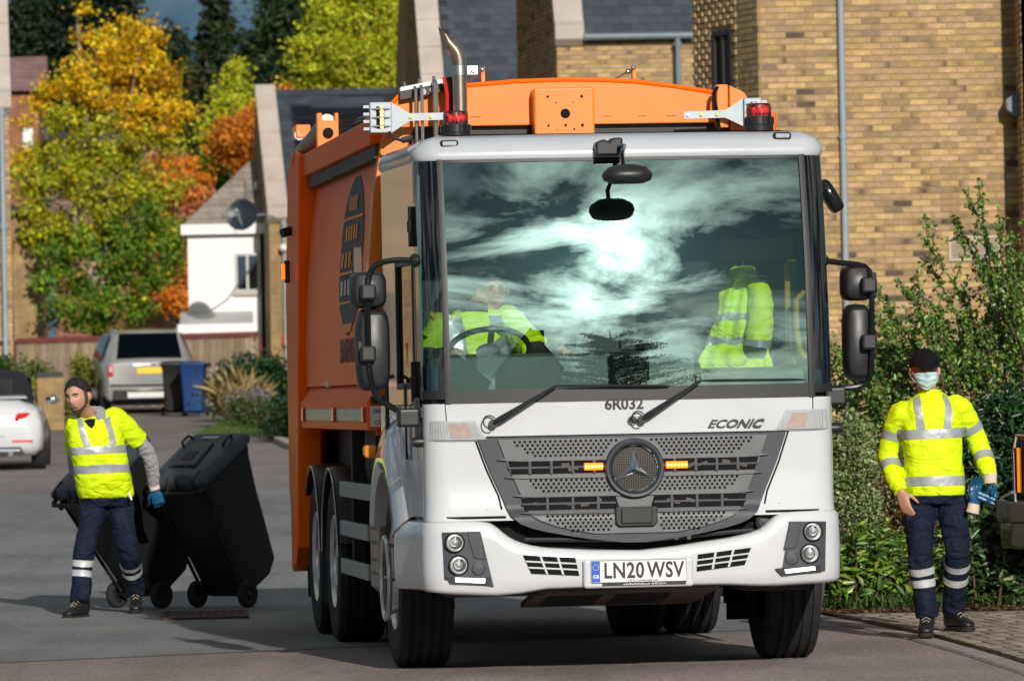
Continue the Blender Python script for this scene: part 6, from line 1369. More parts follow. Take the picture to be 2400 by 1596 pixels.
        b0 = TD(arm_[0] if s < 0 else arm_[1], (arm_[2] + arm_[3]) / 2, ly); b1_ = TD(arm_[1] if s < 0 else arm_[0], (arm_[2] + arm_[3]) / 2 - (3 if s < 0 else -3), ly); bx = c_.x if s < 0 else a.x
        q = MB(); q.prism([(bx, ly + .03, a.z), (bx, ly + .03, c_.z), (b0.x + (.10 if s < 0 else -.02), ly + .03, b0.z - .022), (b1_.x, ly + .03, b1_.z - .020), (b1_.x, ly + .03, b1_.z + .020), (b0.x + (.10 if s < 0 else -.02), ly + .03, b0.z + .022)], (0, .010, 0)); part(q, 'bracket', 'grey_metal', parent=cg)
        for f in (.15, .5, .8): q = MB(); p = b0.lerp(b1_, f); q.cyl((p.x + (.06 if s < 0 else -.03), ly + .03, p.z), (p.x + (.06 if s < 0 else -.03), ly + .018, p.z), .010, n=8); part(q, 'bolt', 'star_yellow' if f < .6 else 'steel', parent=cg)
roof_gear()
# ---- orange body
BW = 1.16
def body():
    ly = .74
    zr4 = lambda x, y: (640 + x / 3.136, y / 3.136); zr5 = lambda x, y: (1200 + x / 3.136, y / 3.136)
    top = [zr4(870, 775), zr4(930, 705), zr4(1100, 668), zr4(1310, 643), zr4(1700, 612), zr5(0, 605), zr5(380, 592), zr5(650, 594), zr5(900, 606), zr5(1200, 641), zr5(1470, 683), zr5(1600, 700), zr5(1740, 760)]
    tp = [T(*p, ly) for p in top]; tp = [Vector((p.x, ly, p.z)) for p in tp]
    left = [Vector((-1.07, ly, 3.06)), Vector((-1.10, ly, 2.7)), Vector((-BW - .02, ly, 2.0)), Vector((-BW - .03, ly, 1.62))]
    zb = T(*zr5(620, 915), ly).z
    # header beam across the front
    q = MB(); q.prism(tp + [Vector((1.10, ly, zb + .0)), Vector((-1.02, ly, zb + .0)), Vector((-1.08, ly, 3.06))], (0, .12, 0)); hb = part(q, 'header_beam', 'orange_satin', bevel=.006)
    # rolled top edge
    q = MB(); q.tube([p + Vector((0, .0, .004)) for p in tp], .013, n=8); part(q, 'top_lip', 'orange_paint')
    for px in (1097, 1400, 1480, 1545):
        p = T(px * K, (266 - (px - 1440) * .006) * K, ly - .003); w_ = .03; q = MB(); q.box((p.x, ly - .004, p.z - .0), (.055, .008, .006)); part(q, 'weld_bead', 'orange_satin', parent=hb)
    # bulkhead behind the cab and dark gauze under the beam
    q = MB(); q.prism([(-1.02, .86, zb), (1.08, .86, zb), (BW, .86, 2.4), (BW + .02, .86, 1.3), (-BW - .02, .86, 1.3), (-BW - .01, .86, 2.4)], (0, .06, 0)); part(q, 'bulkhead', 'orange_paint')
    q = MB(); q.bx(-.95, 1.02, .80, .82, zb - .25, zb - .002); part(q, 'gauze', 'badge_mesh')
    # front flange down the flank
    pts = [(-1.08, 3.10), (-1.13, 3.0), (-1.185, 2.7), (-1.22, 2.3), (-1.235, 1.9), (-1.235, 1.62)]
    for s in (-1, 1):
        q = MB(); rings = [[Vector((s * -x * -1 if s < 0 else -x, ly + .0, z)) if False else Vector(((x if s < 0 else -x), ly, z)), Vector(((x if s < 0 else -x) , ly + .14, z)), Vector(((x if s < 0 else -x) + (.16 if s < 0 else -.16), ly + .14, z)), Vector(((x if s < 0 else -x) + (.16 if s < 0 else -.16), ly, z))] for x, z in pts]
        q.loft(rings, True, smooth=False); part(q, 'front_flange', 'orange_satin', bevel=.008)
    # flank: shallow bowl set back from the posts
    y0, y1 = ly + .14, 5.55
    for s in (-1, 1):
        def fl(u, v):
            z = 1.60 + (3.06 - 1.60) * v; y = y0 + (y1 - y0) * u; xb = np.interp(z, [1.6, 1.9, 2.3, 2.7, 3.0, 3.1], [1.225, 1.225, 1.205, 1.165, 1.115, 1.08]); dish = .055 * min(1, 6 * u, 6 * (1 - u)) * math.sin(math.pi * min(max(v, 0), 1)) ** .7
            return Vector((s * (xb - .02 - dish * .35 + .0), y, z))
        q = MB(); q.grid(fl, 24, 16); part(q, 'flank', 'orange_gloss')
    rf = MB(); R = [];
    xs = np.linspace(-1.05, 1.05, 15)
    rf.grid(lambda u, v: Vector((-1.05 + 2.1 * u, .86 + 4.7 * v, 3.06 + .22 * math.cos((u - .5) * math.pi) ** .8)), 14, 4); part(rf, 'body_roof', 'orange_satin')
    # top rail running back along the left edge (and its twin)
    for s in (-1, 1):
        q = MB(); q.bx(s * 1.02, s * 1.19, ly + .1, 5.6, 2.98, 3.13); part(q, 'top_rail', 'orange_paint', bevel=.012)
        q = MB(); q.bx(s * 1.02, s * 1.16, ly + .1, 5.6, 2.90, 2.978); part(q, 'rail_channel', 'chassis_brown')
    # rear frame post and tailgate
    for s in (-1, 1):
        q = MB(); q.prism([(s * 1.12, 5.56, .55), (s * 1.06, 5.56, 3.12), (s * 1.06, 5.80, 3.16), (s * 1.06, 6.05, 3.05), (s * 1.12, 6.05, .42), (s * 1.12, 5.75, .42)], (s * .16, 0, 0)); part(q, 'rear_post', 'orange_paint', bevel=.012)
        q = MB(); q.prism([(s * 1.05, 6.06, .50), (s * 1.05, 6.06, 3.18), (s * 1.05, 6.5, 3.05), (s * 1.05, 6.9, 2.2), (s * 1.05, 6.9, .9), (s * 1.05, 6.5, .45)], (s * .17, 0, 0)); tg = part(q, 'tailgate_cheek', 'orange_paint', bevel=.015)
        q = MB(); q.bx(s * 1.15, s * 1.27, 6.07, 6.16, .38, .95); part(q, 'bracket', 'orange_satin', parent=tg, bevel=.01)
    q = MB(); q.bx(-1.05, 1.05, 6.4, 6.7, .6, 3.0); part(q, 'tailgate', 'orange_paint')
    # ram and pivot on top at the rear
    a = TL(760 * K, 300 * K, -1.02); 
    for px, py, w_, h_ in ((755, 296, .12, .24),):
        c_ = TD(px, py, 4.6); q = MB(); q.prism([(c_.x - .07, 4.6, c_.z - .17), (c_.x + .07, 4.6, c_.z - .17), (c_.x + .07, 4.6, c_.z + .10), (c_.x + .045, 4.6, c_.z + .10), (c_.x + .045, 4.6, c_.z + .05), (c_.x - .035, 4.6, c_.z + .05), (c_.x - .035, 4.6, c_.z + .10), (c_.x - .07, 4.6, c_.z + .10)], (0, .08, 0)); pv = part(q, 'ram_pivot', 'orange_satin', bevel=.008)
        q = MB(); q.cyl((c_.x, 4.59, c_.z - .03), (c_.x, 4.60, c_.z - .03), .035, n=16); part(q, 'pivot_hole', 'matt_black', parent=pv); q = MB(); q.cyl((c_.x, 4.64, c_.z + .04), (c_.x - .06, 6.3, c_.z - .12), .055, n=14); part(q, 'ram', 'tan_metal', parent=pv)
        q = MB()
        for dz in (-.02, .04): q.tube([(c_.x + .08, 4.6, c_.z + dz), (c_.x + .16, 4.6, c_.z + dz), (c_.x + .19, 4.5, c_.z + dz + .01), (c_.x + .32, 3.5, c_.z + dz)], .012, n=7)
        part(q, 'ram_hose', 'black_gloss', parent=pv)
    q = MB(); c_ = TD(694, 305, 6.0); q.box(c_, (.10, .3, .09)); part(q, 'rear_lamp_arm', 'orange_satin', bevel=.01); q = MB(); c_ = TD(688, 312, 5.9); q.cyl(c_ + Vector((0, -.04, 0)), c_ + Vector((0, .05, 0)), .035, n=14); part(q, 'work_lamp', 'grey_metal')
    # flank camera and amber side marker
    c_ = TD(655, 531, 6.3); q = MB(); q.cyl(c_ + Vector((.05, 0, 0)), c_ + Vector((-.02, -.03, -.02)), .032, n=12); part(q, 'side_camera', 'black_gloss')
    c_ = TD(656, 626, 6.3); q = MB(); q.box(c_ + Vector((.015, 0, 0)), (.035, .05, .15)); sm_ = part(q, 'side_marker', 'black_plastic', bevel=.005); q = MB(); q.box(c_ + Vector((-.012, -.015, 0)), (.02, .03, .10)); part(q, 'marker_lens', 'amber_lit', parent=sm_)
    # centre plate box on the header
    pa, pb = T(*zr5(160, 648), .60), T(*zr5(610, 975), .60); q = MB(); q.bx(pa.x, pb.x, .60, .738, pb.z - .06, pa.z); cp_ = part(q, 'sign_box', 'orange_satin', bevel=.012, seg=3)
    for x, y, r_ in ((262, 712, .0075), (512, 710, .0085), (325, 756, .004), (450, 753, .004), (392, 836, .028), (268, 925, .0065), (395, 922, .0075), (518, 921, .009), (333, 957, .003), (458, 952, .006)):
        p = T(*zr5(x, y), .60); q = MB(); q.cyl((p.x, .5995, p.z), (p.x, .598, p.z), r_, n=20); part(q, 'hole', 'matt_black', parent=cp_)
    # right-hand block with loom
    pa, pb = T(*zr5(1503, 622), .62), T(*zr5(1595, 940), .62); q = MB(); q.bx(pa.x, pb.x, .62, .738, pb.z, pa.z); part(q, 'corner_block', 'orange_satin', bevel=.008)
    pa, pb = T(*zr5(1597, 640), .66), T(*zr5(1735, 960), .66); q = MB(); q.prism([(pa.x, .66, pb.z), (pb.x, .66, pb.z), (pb.x, .66, pa.z - .06), (pb.x - .02, .66, pa.z - .03), (pa.x, .66, pa.z + .01)], (0, .075, 0)); part(q, 'corner_plate', 'orange_satin', bevel=.006)
    for k in range(3): q = MB(); q.tube([T(*zr5(x + k * 9, y), .61) for x, y in ((1500, 640), (1478, 680), (1475, 740), (1490, 800), (1500, 880), (1515, 960))], .006, n=6); part(q, 'loom', 'black_gloss')
    # lifting eyes with stay rods
    for (ex_, et, eb), (rx, ry) in ((((zr4(1545, 0)[0]), 490 / 3.136, 630 / 3.136), zr4(1440, 600)), ((zr5(902, 0)[0], 475 / 3.136, 605 / 3.136), zr5(740, 590))):
        t0, t1, rr_ = T(ex_, et, ly), T(ex_ + 2, eb, ly), T(rx, ry, ly + .4); q = MB(); q.prism([(t0.x - .012, ly + .03, t0.z), (t0.x + .012, ly + .03, t0.z), (t1.x + .012, ly + .03, t1.z), (t1.x - .012, ly + .03, t1.z)], (0, .05, 0)); ey = part(q, 'stay_post', 'orange_satin', bevel=.004)
        q = MB(); q.tube([(t0.x, ly + .05, t0.z - .02), (rr_.x, ly + .35, rr_.z)], .006, n=6); q.sphere((t0.x * .68 + rr_.x * .32, ly + .1, (t0.z - .02) * .68 + rr_.z * .32), .017, 10, 8); part(q, 'stay_rod', 'steel', parent=ey); q = MB(); q.sphere((t0.x - .005, ly + .02, t0.z - .015), .015, 10, 8); part(q, 'rod_end', 'chrome', parent=ey)
    # locker skirt under the flank
    q = MB(); sec = [(-1.14, 1.66), (-1.225, 1.52), (-1.24, 1.50), (-1.24, 1.33), (-1.0, 1.33), (-1.0, 1.66)]
    for s in (-1, 1):
        q = MB(); q.prism([(-s * x if s > 0 else x, .78, z) for x, z in sec], (0, 4.75, 0)); sk = part(q, 'side_skirt', 'orange_paint', bevel=.008)
        q = MB(); q.bx(s * 1.2415, s * 1.244, .84, 5.45, 1.385, 1.455); part(q, 'reflective_strip', 'reflective', parent=sk)
        for y in (.90, 2.9, 5.2): q = MB(); q.bx(s * 1.244, s * 1.262, y - .06, y + .06, 1.375, 1.465); part(q, 'marker_lamp', 'red_lens', parent=sk, bevel=.006)
        for y in (1.6, 3.9):
            q = MB(); q.box((s * 1.19, y, 1.61), (.03, .26, .02), R=Matrix.Rotation(s * .9, 3, 'Y')); q.cyl((s * 1.19, y - .09, 1.61), (s * 1.19, y + .09, 1.61), .022, n=10); part(q, 'latch', 'steel', parent=sk)
    q = MB(); q.bx(-1.225, -1.08, .765, .777, 1.35, 1.47); pl = part(q, 'maker_plate', 'print_white'); text('lettering', 'DENNIS', .030, pl, 'ink', front_M((-1.155, .764, 1.44)), .0004, bold=.0004); text('lettering', 'CE', .034, pl, 'ink', front_M((-1.18, .764, 1.375)), .0004); q = MB(); q.bx(-1.22, -1.12, .765, .777, 1.485, 1.525); part(q, 'data_plate', 'ink', parent=pl)
    # livery on the flank: dark tapering panel with bars, town name below
    def F_(y, z, o): v = (z - 1.6) / 1.46; u = (y - y0) / (y1 - y0); p = fl_left(u, v); return p + Vector((-o, 0, 0))
    def fl_left(u, v):
        z = 1.60 + 1.46 * v; y = y0 + (y1 - y0) * u; xb = np.interp(z, [1.6, 1.9, 2.3, 2.7, 3.0, 3.1], [1.225, 1.225, 1.205, 1.165, 1.115, 1.08]); dish = .055 * min(1, 6 * u, 6 * (1 - u)) * math.sin(math.pi * min(max(v, 0), 1)) ** .7
        return Vector((-(xb - .02 - dish * .35), y, z))
    hwz = lambda z: float(np.interp(z, [1.90, 1.97, 2.06, 2.2, 2.5, 2.68, 2.80, 2.86], [.08, .34, .62, .74, .74, .62, .40, .16]))
    q = MB(); q.grid(lambda u, v: F_(2.5 + hwz(1.90 + .96 * v) * (2 * u - 1), 1.90 + .96 * v, .004), 10, 24); part(q, 'livery_panel', 'print_grey')
    for z in (2.61, 2.28, 2.10): q = MB(); q.grid(lambda u, v: F_(2.5 + hwz(z) * (2 * u - 1), z - .008 + .016 * v, .009), 8, 1); part(q, 'livery_line', 'print_orange')
    for z, w_ in ((2.70, .5), (2.52, .75), (2.36, 1.1), (2.19, 1.0)):       # worn strokes of the faded print, too oblique to read
        for k in range(5):
            q = MB(); yk = 2.5 - w_ / 2 + k * w_ / 4.4; q.grid(lambda u, v: F_(yk + w_ / 7 * u, z - .045 + .09 * v, .010), 2, 2); part(q, 'livery_mark', 'print_orange' if z > 2.3 else 'reflective')
    q = MB(); q.grid(lambda u, v: F_(2.2 + .6 * u + .15 * (1 - v) * (.5 - u), 1.92 + .05 * v, .005), 4, 2); part(q, 'livery_drip', 'print_orange')
    p = F_(2.35, 1.80, .008); text('lettering', 'BARNET', .20, TR, 'chassis_brown', side_M(p), .001, bold=.004, sx=1.6)
body()
# ---- running gear
def wheel(x, y, s, dual=False, rr=.505, w=.305):
    """x: outer face; tyre profile with four grooves, steel rim with nuts"""
    root = empty('wheel', (x, y, rr - .006), parent=TR)
    q = MB(); hw = w / 2; pr = [(.285, -hw * .86), (.36, -hw * 1.0), (.44, -hw * 1.0), (.478, -hw * .94), (.496, -hw * .80)]
    g = [-.55, -.2, .2, .55]
    for c_ in g: e = hw * .045; pr += [(rr - .002, hw * c_ - e * 2), (rr - .014, hw * c_ - e), (rr - .014, hw * c_ + e), (rr - .002, hw * c_ + e * 2)]
    pr += [(.496, hw * .80), (.478, hw * .94), (.44, hw), (.36, hw), (.285, hw * .86)]
    q.revolve(pr, (-s * hw, 0, 0), (s, 0, 0), 64); ty = q.build('tyre', 'rubber_tread', root, sharp=28)
    q = MB(); q.revolve([(.287, -.02), (.292, -.012), (.286, -.008), (.262, -.03), (.255, -.11), (.20, -.14), (.155, -.13), (.14, -.05), (.12, -.03), (0, -.025)], (0, 0, 0), (s, 0, 0), 40); q.build('rim', 'steel', root)
    for k in range(10): a = k * math.pi / 5; n_ = MB(); c_ = Vector((-s * .135, .168 * math.cos(a), .168 * math.sin(a))); n_.cyl(c_, c_ + Vector((s * .035, 0, 0)), .017, n=6, smooth=False); n_.build('wheel_nut', 'chrome', root)
    return root
def tread_mat():
    m = mat('rubber_tread', (0.020, 0.020, 0.021), rough=0.82, var=0.25, scale=14, spec=0.35); nt = m.node_tree; N, L = nt.nodes, nt.links; b = N['Principled BSDF']
    tc = N.new('ShaderNodeTexCoord'); sp = N.new('ShaderNodeSeparateXYZ'); L.new(tc.outputs['Object'], sp.inputs[0])
    at = N.new('ShaderNodeMath'); at.operation = 'ARCTAN2'; L.new(sp.outputs[1], at.inputs[0]); L.new(sp.outputs[2], at.inputs[1])
    ab = N.new('ShaderNodeMath'); ab.operation = 'PINGPONG'; ab.inputs[1].default_value = .05; L.new(sp.outputs[0], ab.inputs[0])
    ml = N.new('ShaderNodeMath'); ml.operation = 'MULTIPLY_ADD'; ml.inputs[1].default_value = 1.2; L.new(ab.outputs[0], ml.inputs[0]); L.new(at.outputs[0], ml.inputs[2])
    sn = N.new('ShaderNodeMath'); sn.operation = 'MULTIPLY'; sn.inputs[1].default_value = 70.0; L.new(ml.outputs[0], sn.inputs[0]); s2 = N.new('ShaderNodeMath'); s2.operation = 'SINE'; L.new(sn.outputs[0], s2.inputs[0])
    gt = N.new('ShaderNodeMath'); gt.operation = 'LESS_THAN'; gt.inputs[1].default_value = .82; L.new(s2.outputs[0], gt.inputs[0])
    bp = N.new('ShaderNodeBump'); bp.inputs['Strength'].default_value = 1.0; bp.inputs['Distance'].default_value = .012; L.new(gt.outputs[0], bp.inputs['Height']); L.new(bp.outputs[0], b.inputs['Normal'])
tread_mat()
def running_gear():
    for s in (-1, 1):
        wheel(s * 1.19, 0, s); wheel(s * 1.20, 3.8, s); wheel(s * .86, 3.8, s); wheel(s * 1.20, 5.15, s)
        for y in (3.8, 5.15):
            q = MB(); rings = []
            for t in np.linspace(math.radians(168), math.radians(12), 20): rings.append([Vector((s * x, y + r * math.cos(t), .5 + r * math.sin(t))) for x, r in ((.80, .60), (1.19, .60), (1.215, .58), (1.215, .565), (.80, .575))])
            q.loft(rings, True, smooth=True); q.bx(s * .82, s * 1.20, y + .585, y + .60, .22, .55); mg = part(q, 'rear_mudguard', 'black_plastic', sharp=50)
            q = MB(); q.tube([(s * 1.216, y + .585 * math.cos(t), .5 + .585 * math.sin(t)) for t in np.linspace(math.radians(175), math.radians(5), 24)], .006, n=6); part(q, 'mudguard_trim', 'steel', parent=mg)
        # step ring on the front hub
        q = MB(); q.tube([(s * 1.225, .23 * math.cos(t), .5 + .23 * math.sin(t)) for t in np.linspace(0, 2 * math.pi, 33)], .016, n=8, caps=False)
        for k in range(6): a = k * math.pi / 3; q.cyl((s * 1.10, .16 * math.cos(a), .5 + .16 * math.sin(a)), (s * 1.225, .23 * math.cos(a), .5 + .23 * math.sin(a)), .010, n=6)
        part(q, 'wheel_step', 'steel')
        q = MB(); rings = []
        for t in np.linspace(math.radians(170), math.radians(-20), 22): rings.append([Vector((s * x, r * math.cos(t), .5 + r * math.sin(t))) for x, r in ((.78, .60), (1.15, .60), (1.15, .575), (.78, .575))])
        q.loft(rings, True); part(q, 'wheel_arch', 'matt_black', sharp=50)
        q = MB(); q.bx(s * .80, s * 1.16, .58, .60, .20, .75); part(q, 'mud_flap', 'rubber')
    # left underrun rails, exhaust heat shield, upright members
    for (x0, x1, ya, yb_) in ((770, 832, 1113, 1150), (770, 806, 1206, 1242), (770, 806, 1296, 1332)):
        z0, z1 = TD(800, yb_, 1.9).z, TD(800, ya, 1.9).z
        for s in (-1, 1): q = MB(); q.bx(s * 1.17, s * 1.205, .95 if ya < 1150 else 1.35, 3.15, z0, z1); part(q, 'underrun_rail', 'guard_grey', bevel=.008)
    za, zb_ = TD(830, 1385, .9).z, TD(830, 1170, .9).z
    q = MB(); sec = [(-.80, za), (-1.10, za), (-1.19, za + .08), (-1.19, zb_ - .06), (-1.14, zb_), (-.80, zb_)]; q.prism([(x, .78, z) for x, z in sec], (0, .52, 0)); hs = part(q, 'heat_shield', 'tan_metal', bevel=.01)
    for r_ in range(4):
        for k in range(4): q = MB(); y = .86 + k * .11; z = (zb_ - .12, zb_ - .2, za + .16, za + .24)[r_]; q.cyl((-1.1895, y, z), (-1.192, y, z), .012, n=8); part(q, 'vent_hole', 'matt_black', parent=hs)
    for y in (1.0, 1.45, 3.0):
        q = MB(); q.bx(-1.14, -1.06, y - .05, y + .05, .5, 1.33); part(q, 'skirt_stay', 'chassis_black', bevel=.006)
    q = MB(); q.bx(-.45, .45, -1.0, 7.2, .62, .95); part(q, 'chassis', 'chassis_black')
    q = MB(); q.bx(-1.0, 1.0, .9, 7.0, .98, 1.32); part(q, 'subframe', 'chassis_black')
    q = MB(); q.bx(.55, 1.05, .75, 2.9, .42, .98); part(q, 'battery_box', 'chassis_black', bevel=.02)
    for y in (0, 3.8, 5.15): q = MB(); q.cyl((-.95, y, .48), (.95, y, .48), .08, n=12); q.sphere((0, y, .48), .19 if y else .12, 14, 10); part(q, 'axle', 'chassis_black')
    # engine undertray below the bumper
    a, b_, c_, d_ = TD(1240, 1365, -1.2), TD(1662, 1350, -1.2), TD(1580, 1410, -.5), TD(1235, 1418, -.5)
    q = MB(); q.prism([(a.x, -1.22, a.z), (b_.x, -1.22, b_.z), (b_.x, -1.22, b_.z + .035), (a.x, -1.22, a.z + .035)], (0, .05, 0)); ut = part(q, 'undertray_lip', 'chassis_brown', bevel=.006)
    q = MB(); q.add([(a.x, -1.17, a.z), (b_.x, -1.17, b_.z), (b_.x - .05, -.35, .33), (a.x, -.35, .33), (a.x, -1.17, a.z + .03), (b_.x, -1.17, b_.z + .03), (b_.x - .05, -.35, .36), (a.x, -.35, .36)], [(0, 1, 2, 3), (7, 6, 5, 4), (0, 4, 5, 1), (1, 5, 6, 2), (2, 6, 7, 3), (3, 7, 4, 0)]); part(q, 'undertray', 'chassis_brown', parent=ut)
    for k in range(8):
        f = .25 + k * .08; p = Vector((a.x, -1.17, a.z)).lerp(Vector((a.x, -.35, .33)), f)
        for x0, x1 in ((.08, .38), (.46, .76)): q = MB(); q.bx(a.x + x0, a.x + x1, p.y - .012, p.y + .012, p.z - .008, p.z + .002); part(q, 'undertray_rib', 'chassis_black', parent=ut)
    for xa, xb_ in ((-1.0, -.45), (.62, 1.0)): q = MB(); q.bx(xa, xb_, -1.15, -.55, .42, .62); part(q, 'front_crossmember', 'chassis_black', bevel=.02)
    # amber indicator on the mudguard, grab bar, tread plate by the cab corner
    p = Vector((-CW - .15, .30, TL(848 * K, 1037 * K, -CW - .1).z)); q = MB(); q.box(p, (.07, .11, .075)); part(q, 'side_indicator', 'amber_lens', bevel=.02, seg=3)
    q = MB(); q.box((-CW - .03, -.62, 1.28), (.012, .02, .62)); part(q, 'flank_strip', 'black_plastic', bevel=.004)
    q = MB(); q.tube([(-CW - .11, .30 * 0 + .62 * math.cos(t) * 1.09, .5 + .62 * math.sin(t) * 1.09) for t in np.linspace(1.2, .5, 8)], .012, n=6); part(q, 'arch_marking', 'plate_yellow')
running_gear()
# ================================================================ people
def clouds_tex(name, size):
    t = bpy.data.textures.new(name, 'CLOUDS'); t.noise_scale = size; t.noise_depth = 2; return t
FOLD = clouds_tex('folds', 0.11); FOLD2 = clouds_tex('fine_folds', 0.045)
def soften(o, voxel, smooth=4, fold=0.0, tex=None, fac=.5):
    m = o.modifiers.new('remesh', 'REMESH'); m.mode = 'VOXEL'; m.voxel_size = voxel; m.use_smooth_shade = True
    if smooth: m = o.modifiers.new('smooth', 'SMOOTH'); m.factor = fac; m.iterations = smooth
    if fold: m = o.modifiers.new('folds', 'DISPLACE'); m.texture = tex or FOLD; m.strength = fold; m.mid_level = 0.5; m.texture_coords = 'LOCAL'
    return o
def wrap(o, target, off=0.004):
    m = o.modifiers.new('wrap', 'SHRINKWRAP'); m.target = target; m.wrap_method = 'NEAREST_SURFACEPOINT'; m.wrap_mode = 'ABOVE_SURFACE'; m.offset = off; return o
def ering(c, ax, ay, rx, ry, n=22, e=2.3):
    return [Vector(c) + ax * (rx * math.copysign(abs(math.cos(a)) ** (2 / e), math.cos(a))) + ay * (ry * math.copysign(abs(math.sin(a)) ** (2 / e), math.sin(a))) for a in np.linspace(0, 2 * math.pi, n, endpoint=False)]
def spline(pts, k=4):
    pts = [Vector(p) for p in pts]; out = []
    for i in range(len(pts) - 1):
        p0, p1, p2, p3 = pts[max(i - 1, 0)], pts[i], pts[i + 1], pts[min(i + 2, len(pts) - 1)]
        for j in range(k):
            t = j / k; out.append(.5 * ((2 * p1) + (p2 - p0) * t + (2 * p0 - 5 * p1 + 4 * p2 - p3) * t * t + (3 * p1 - p0 - 3 * p2 + p3) * t ** 3))
    return out + [pts[-1]]
def rads(r, n): return [float(v) for v in np.interp(np.linspace(0, len(r) - 1, n), range(len(r)), r)]
def head_fn(c, R, s=1.0):
    c = Vector(c)
    def H(ph, th, off=0.0):
        """ph: azimuth, 0 = face; th: 0 crown .. pi chin"""
        x, y, z = math.sin(th) * math.sin(ph), -math.sin(th) * math.cos(ph), math.cos(th)
        X, Y_, Z = .077 * x, .098 * y, .120 * z
        if Z < 0: k = (-Z / .12); X *= 1 - .32 * k ** 1.6; Y_ = Y_ * (1 - .12 * k) - .012 * k if Y_ < 0 else Y_ * (1 - .42 * k)
        if Z > 0.02: Y_ *= 1 + .05 * (Z / .12); X *= 1.0
        fr = max(0.0, -y) ** 2
        g = lambda a, b, sa, sb: math.exp(-((X - a) / sa) ** 2 - ((Z - b) / sb) ** 2)
        d = .020 * g(0, -.020, .013, .016) + .012 * g(0, .004, .009, .022) + .006 * g(0, .034, .05, .010) - .011 * (g(.032, .014, .017, .012) + g(-.032, .014, .017, .012))
        d += .006 * g(0, -.056, .022, .010) + .008 * g(0, -.098, .022, .016) + .004 * (g(.045, -.012, .018, .016) + g(-.045, -.012, .018, .016)) - .004 * g(0, -.070, .02, .006)
        Y_ -= d * fr
        p = Vector((X, Y_, Z)); 
        if off: p = p + Vector((x / .9, y / 1.1, z)).normalized() * off
        return c + R @ (p * s)
    return H
def hgrid(mb, H, p0, p1, t0, t1, nu, nv, off=0.0, mi=0):
    f = off if callable(off) else (lambda u, v: off)
    mb.grid(lambda u, v: H(p0 + (p1 - p0) * u, (t0(u) if callable(t0) else t0) + ((t1(u) if callable(t1) else t1) - (t0(u) if callable(t0) else t0)) * v, f(u, v)), nu, nv, mi); return mb
def head_parts(H, R, body_mb):
    """skull into the body mesh (closed)"""
    nu, nv = 40, 30; rings = []
    for j in range(nv + 1): rings.append([H(2 * math.pi * i / nu, max(.02, min(math.pi - .02, math.pi * j / nv))) for i in range(nu)])
    body_mb.loft(rings, True)
    for s in (-1, 1):
        e = H(s * 1.62, 1.60, 0.002); q = R @ Vector((s * .012, .006, 0)); ring = []
        body_mb.sphere(e + q * .5, (.012, .022, .034), 12, 8, R=R @ Matrix.Rotation(s * .35, 3, 'Z'))
def face(root, H, R, beard=False, brows=True):
    for s in (-1, 1):
        c = H(s * .40, 1.455, -.004); b = MB(); b.sphere(c, .0125, 12, 8); b.build('eye', 'eye_white', root)
        b = MB(); b.sphere(c + R @ Vector((-.001, -.0085, -.0005)), .0060, 10, 8); b.build('iris', 'eye_dark', root)
        b = MB(); b.tube([H(s * a, t, .0035) for a, t in ((.16, 1.335), (.34, 1.30), (.54, 1.315), (.66, 1.36))], [.0035, .0052, .0045, .002], n=6); b.build('eyebrow', 'hair', root)
        b = MB(); b.tube([H(s * a, t, .001) for a, t in ((.22, 1.43), (.40, 1.40), (.58, 1.43))], [.0018, .003, .0018], n=5); b.build('eyelid', 'beard', root)
    if True:
        b = MB(); hgrid(b, H, -.30, .30, lambda u: 2.035 + .05 * abs(2 * u - 1), lambda u: 2.125 - .03 * abs(2 * u - 1), 8, 3, .0025); b.build('lips', 'lips', root)
def hand(root, name, wrist, direction, palm_n, mt, curl=.5, thumb_side=1, s=1.0, spread=.12, body=None):
    """palm and five separate fingers; direction: along the palm, palm_n: out of the palm"""
    d = Vector(direction).normalized(); n = Vector(palm_n); n = (n - d * n.dot(d)).normalized(); w = d.cross(n) * thumb_side; W0 = Vector(wrist); mb = body or MB()
    rings = []
    for t, hw, ht in ((-.02, .027, .021), (.01, .030, .020), (.045, .041, .019), (.085, .042, .016), (.100, .036, .012)): rings.append(ering(W0 + d * t * s, w, n, hw * s, ht * s, 16, 2.6))
    mb.loft(rings, True)
    for k, (off, L_, r_) in enumerate(((.030, .074, .0092), (.010, .083, .0095), (-.011, .077, .0090), (-.030, .060, .0080))):
        p = W0 + (d * .088 + w * off) * s; dr = (d + w * (off * spread * 30 / 1.0) * .33).normalized(); pts = [p - dr * .02 * s, p]; a = curl * (1.0 + .12 * k)
        for seg, f in enumerate((.44, .31, .25)):
            a2 = a * (seg + .75); v = dr * math.cos(a2) + n * math.sin(a2); p = p + v * L_ * f * s; pts.append(p)
        mb.tube(pts, [r_ * s * q for q in (1.05, 1.05, 1.0, .92, .72)], n=9)
        mb.sphere(pts[-1], r_ * s * .74, 9, 6)
    p = W0 + (d * .022 + w * .030) * s; v1 = (d * .62 + w * .68 + n * .25).normalized(); v2 = (d * .85 + w * .25 + n * (.30 + .5 * curl)).normalized(); pts = [p - v1 * .01 * s, p + v1 * .038 * s, p + (v1 * .038 + v2 * .032) * s, p + (v1 * .038 + v2 * .060) * s]; mb.tube(pts, [.0125 * s, .0115 * s, .0105 * s, .0075 * s], n=9); mb.sphere(pts[-1], .0078 * s, 9, 6)
    if body is None:
        o = mb.build(name, mt, root); soften(o, .0042, 2, fac=.4); return o
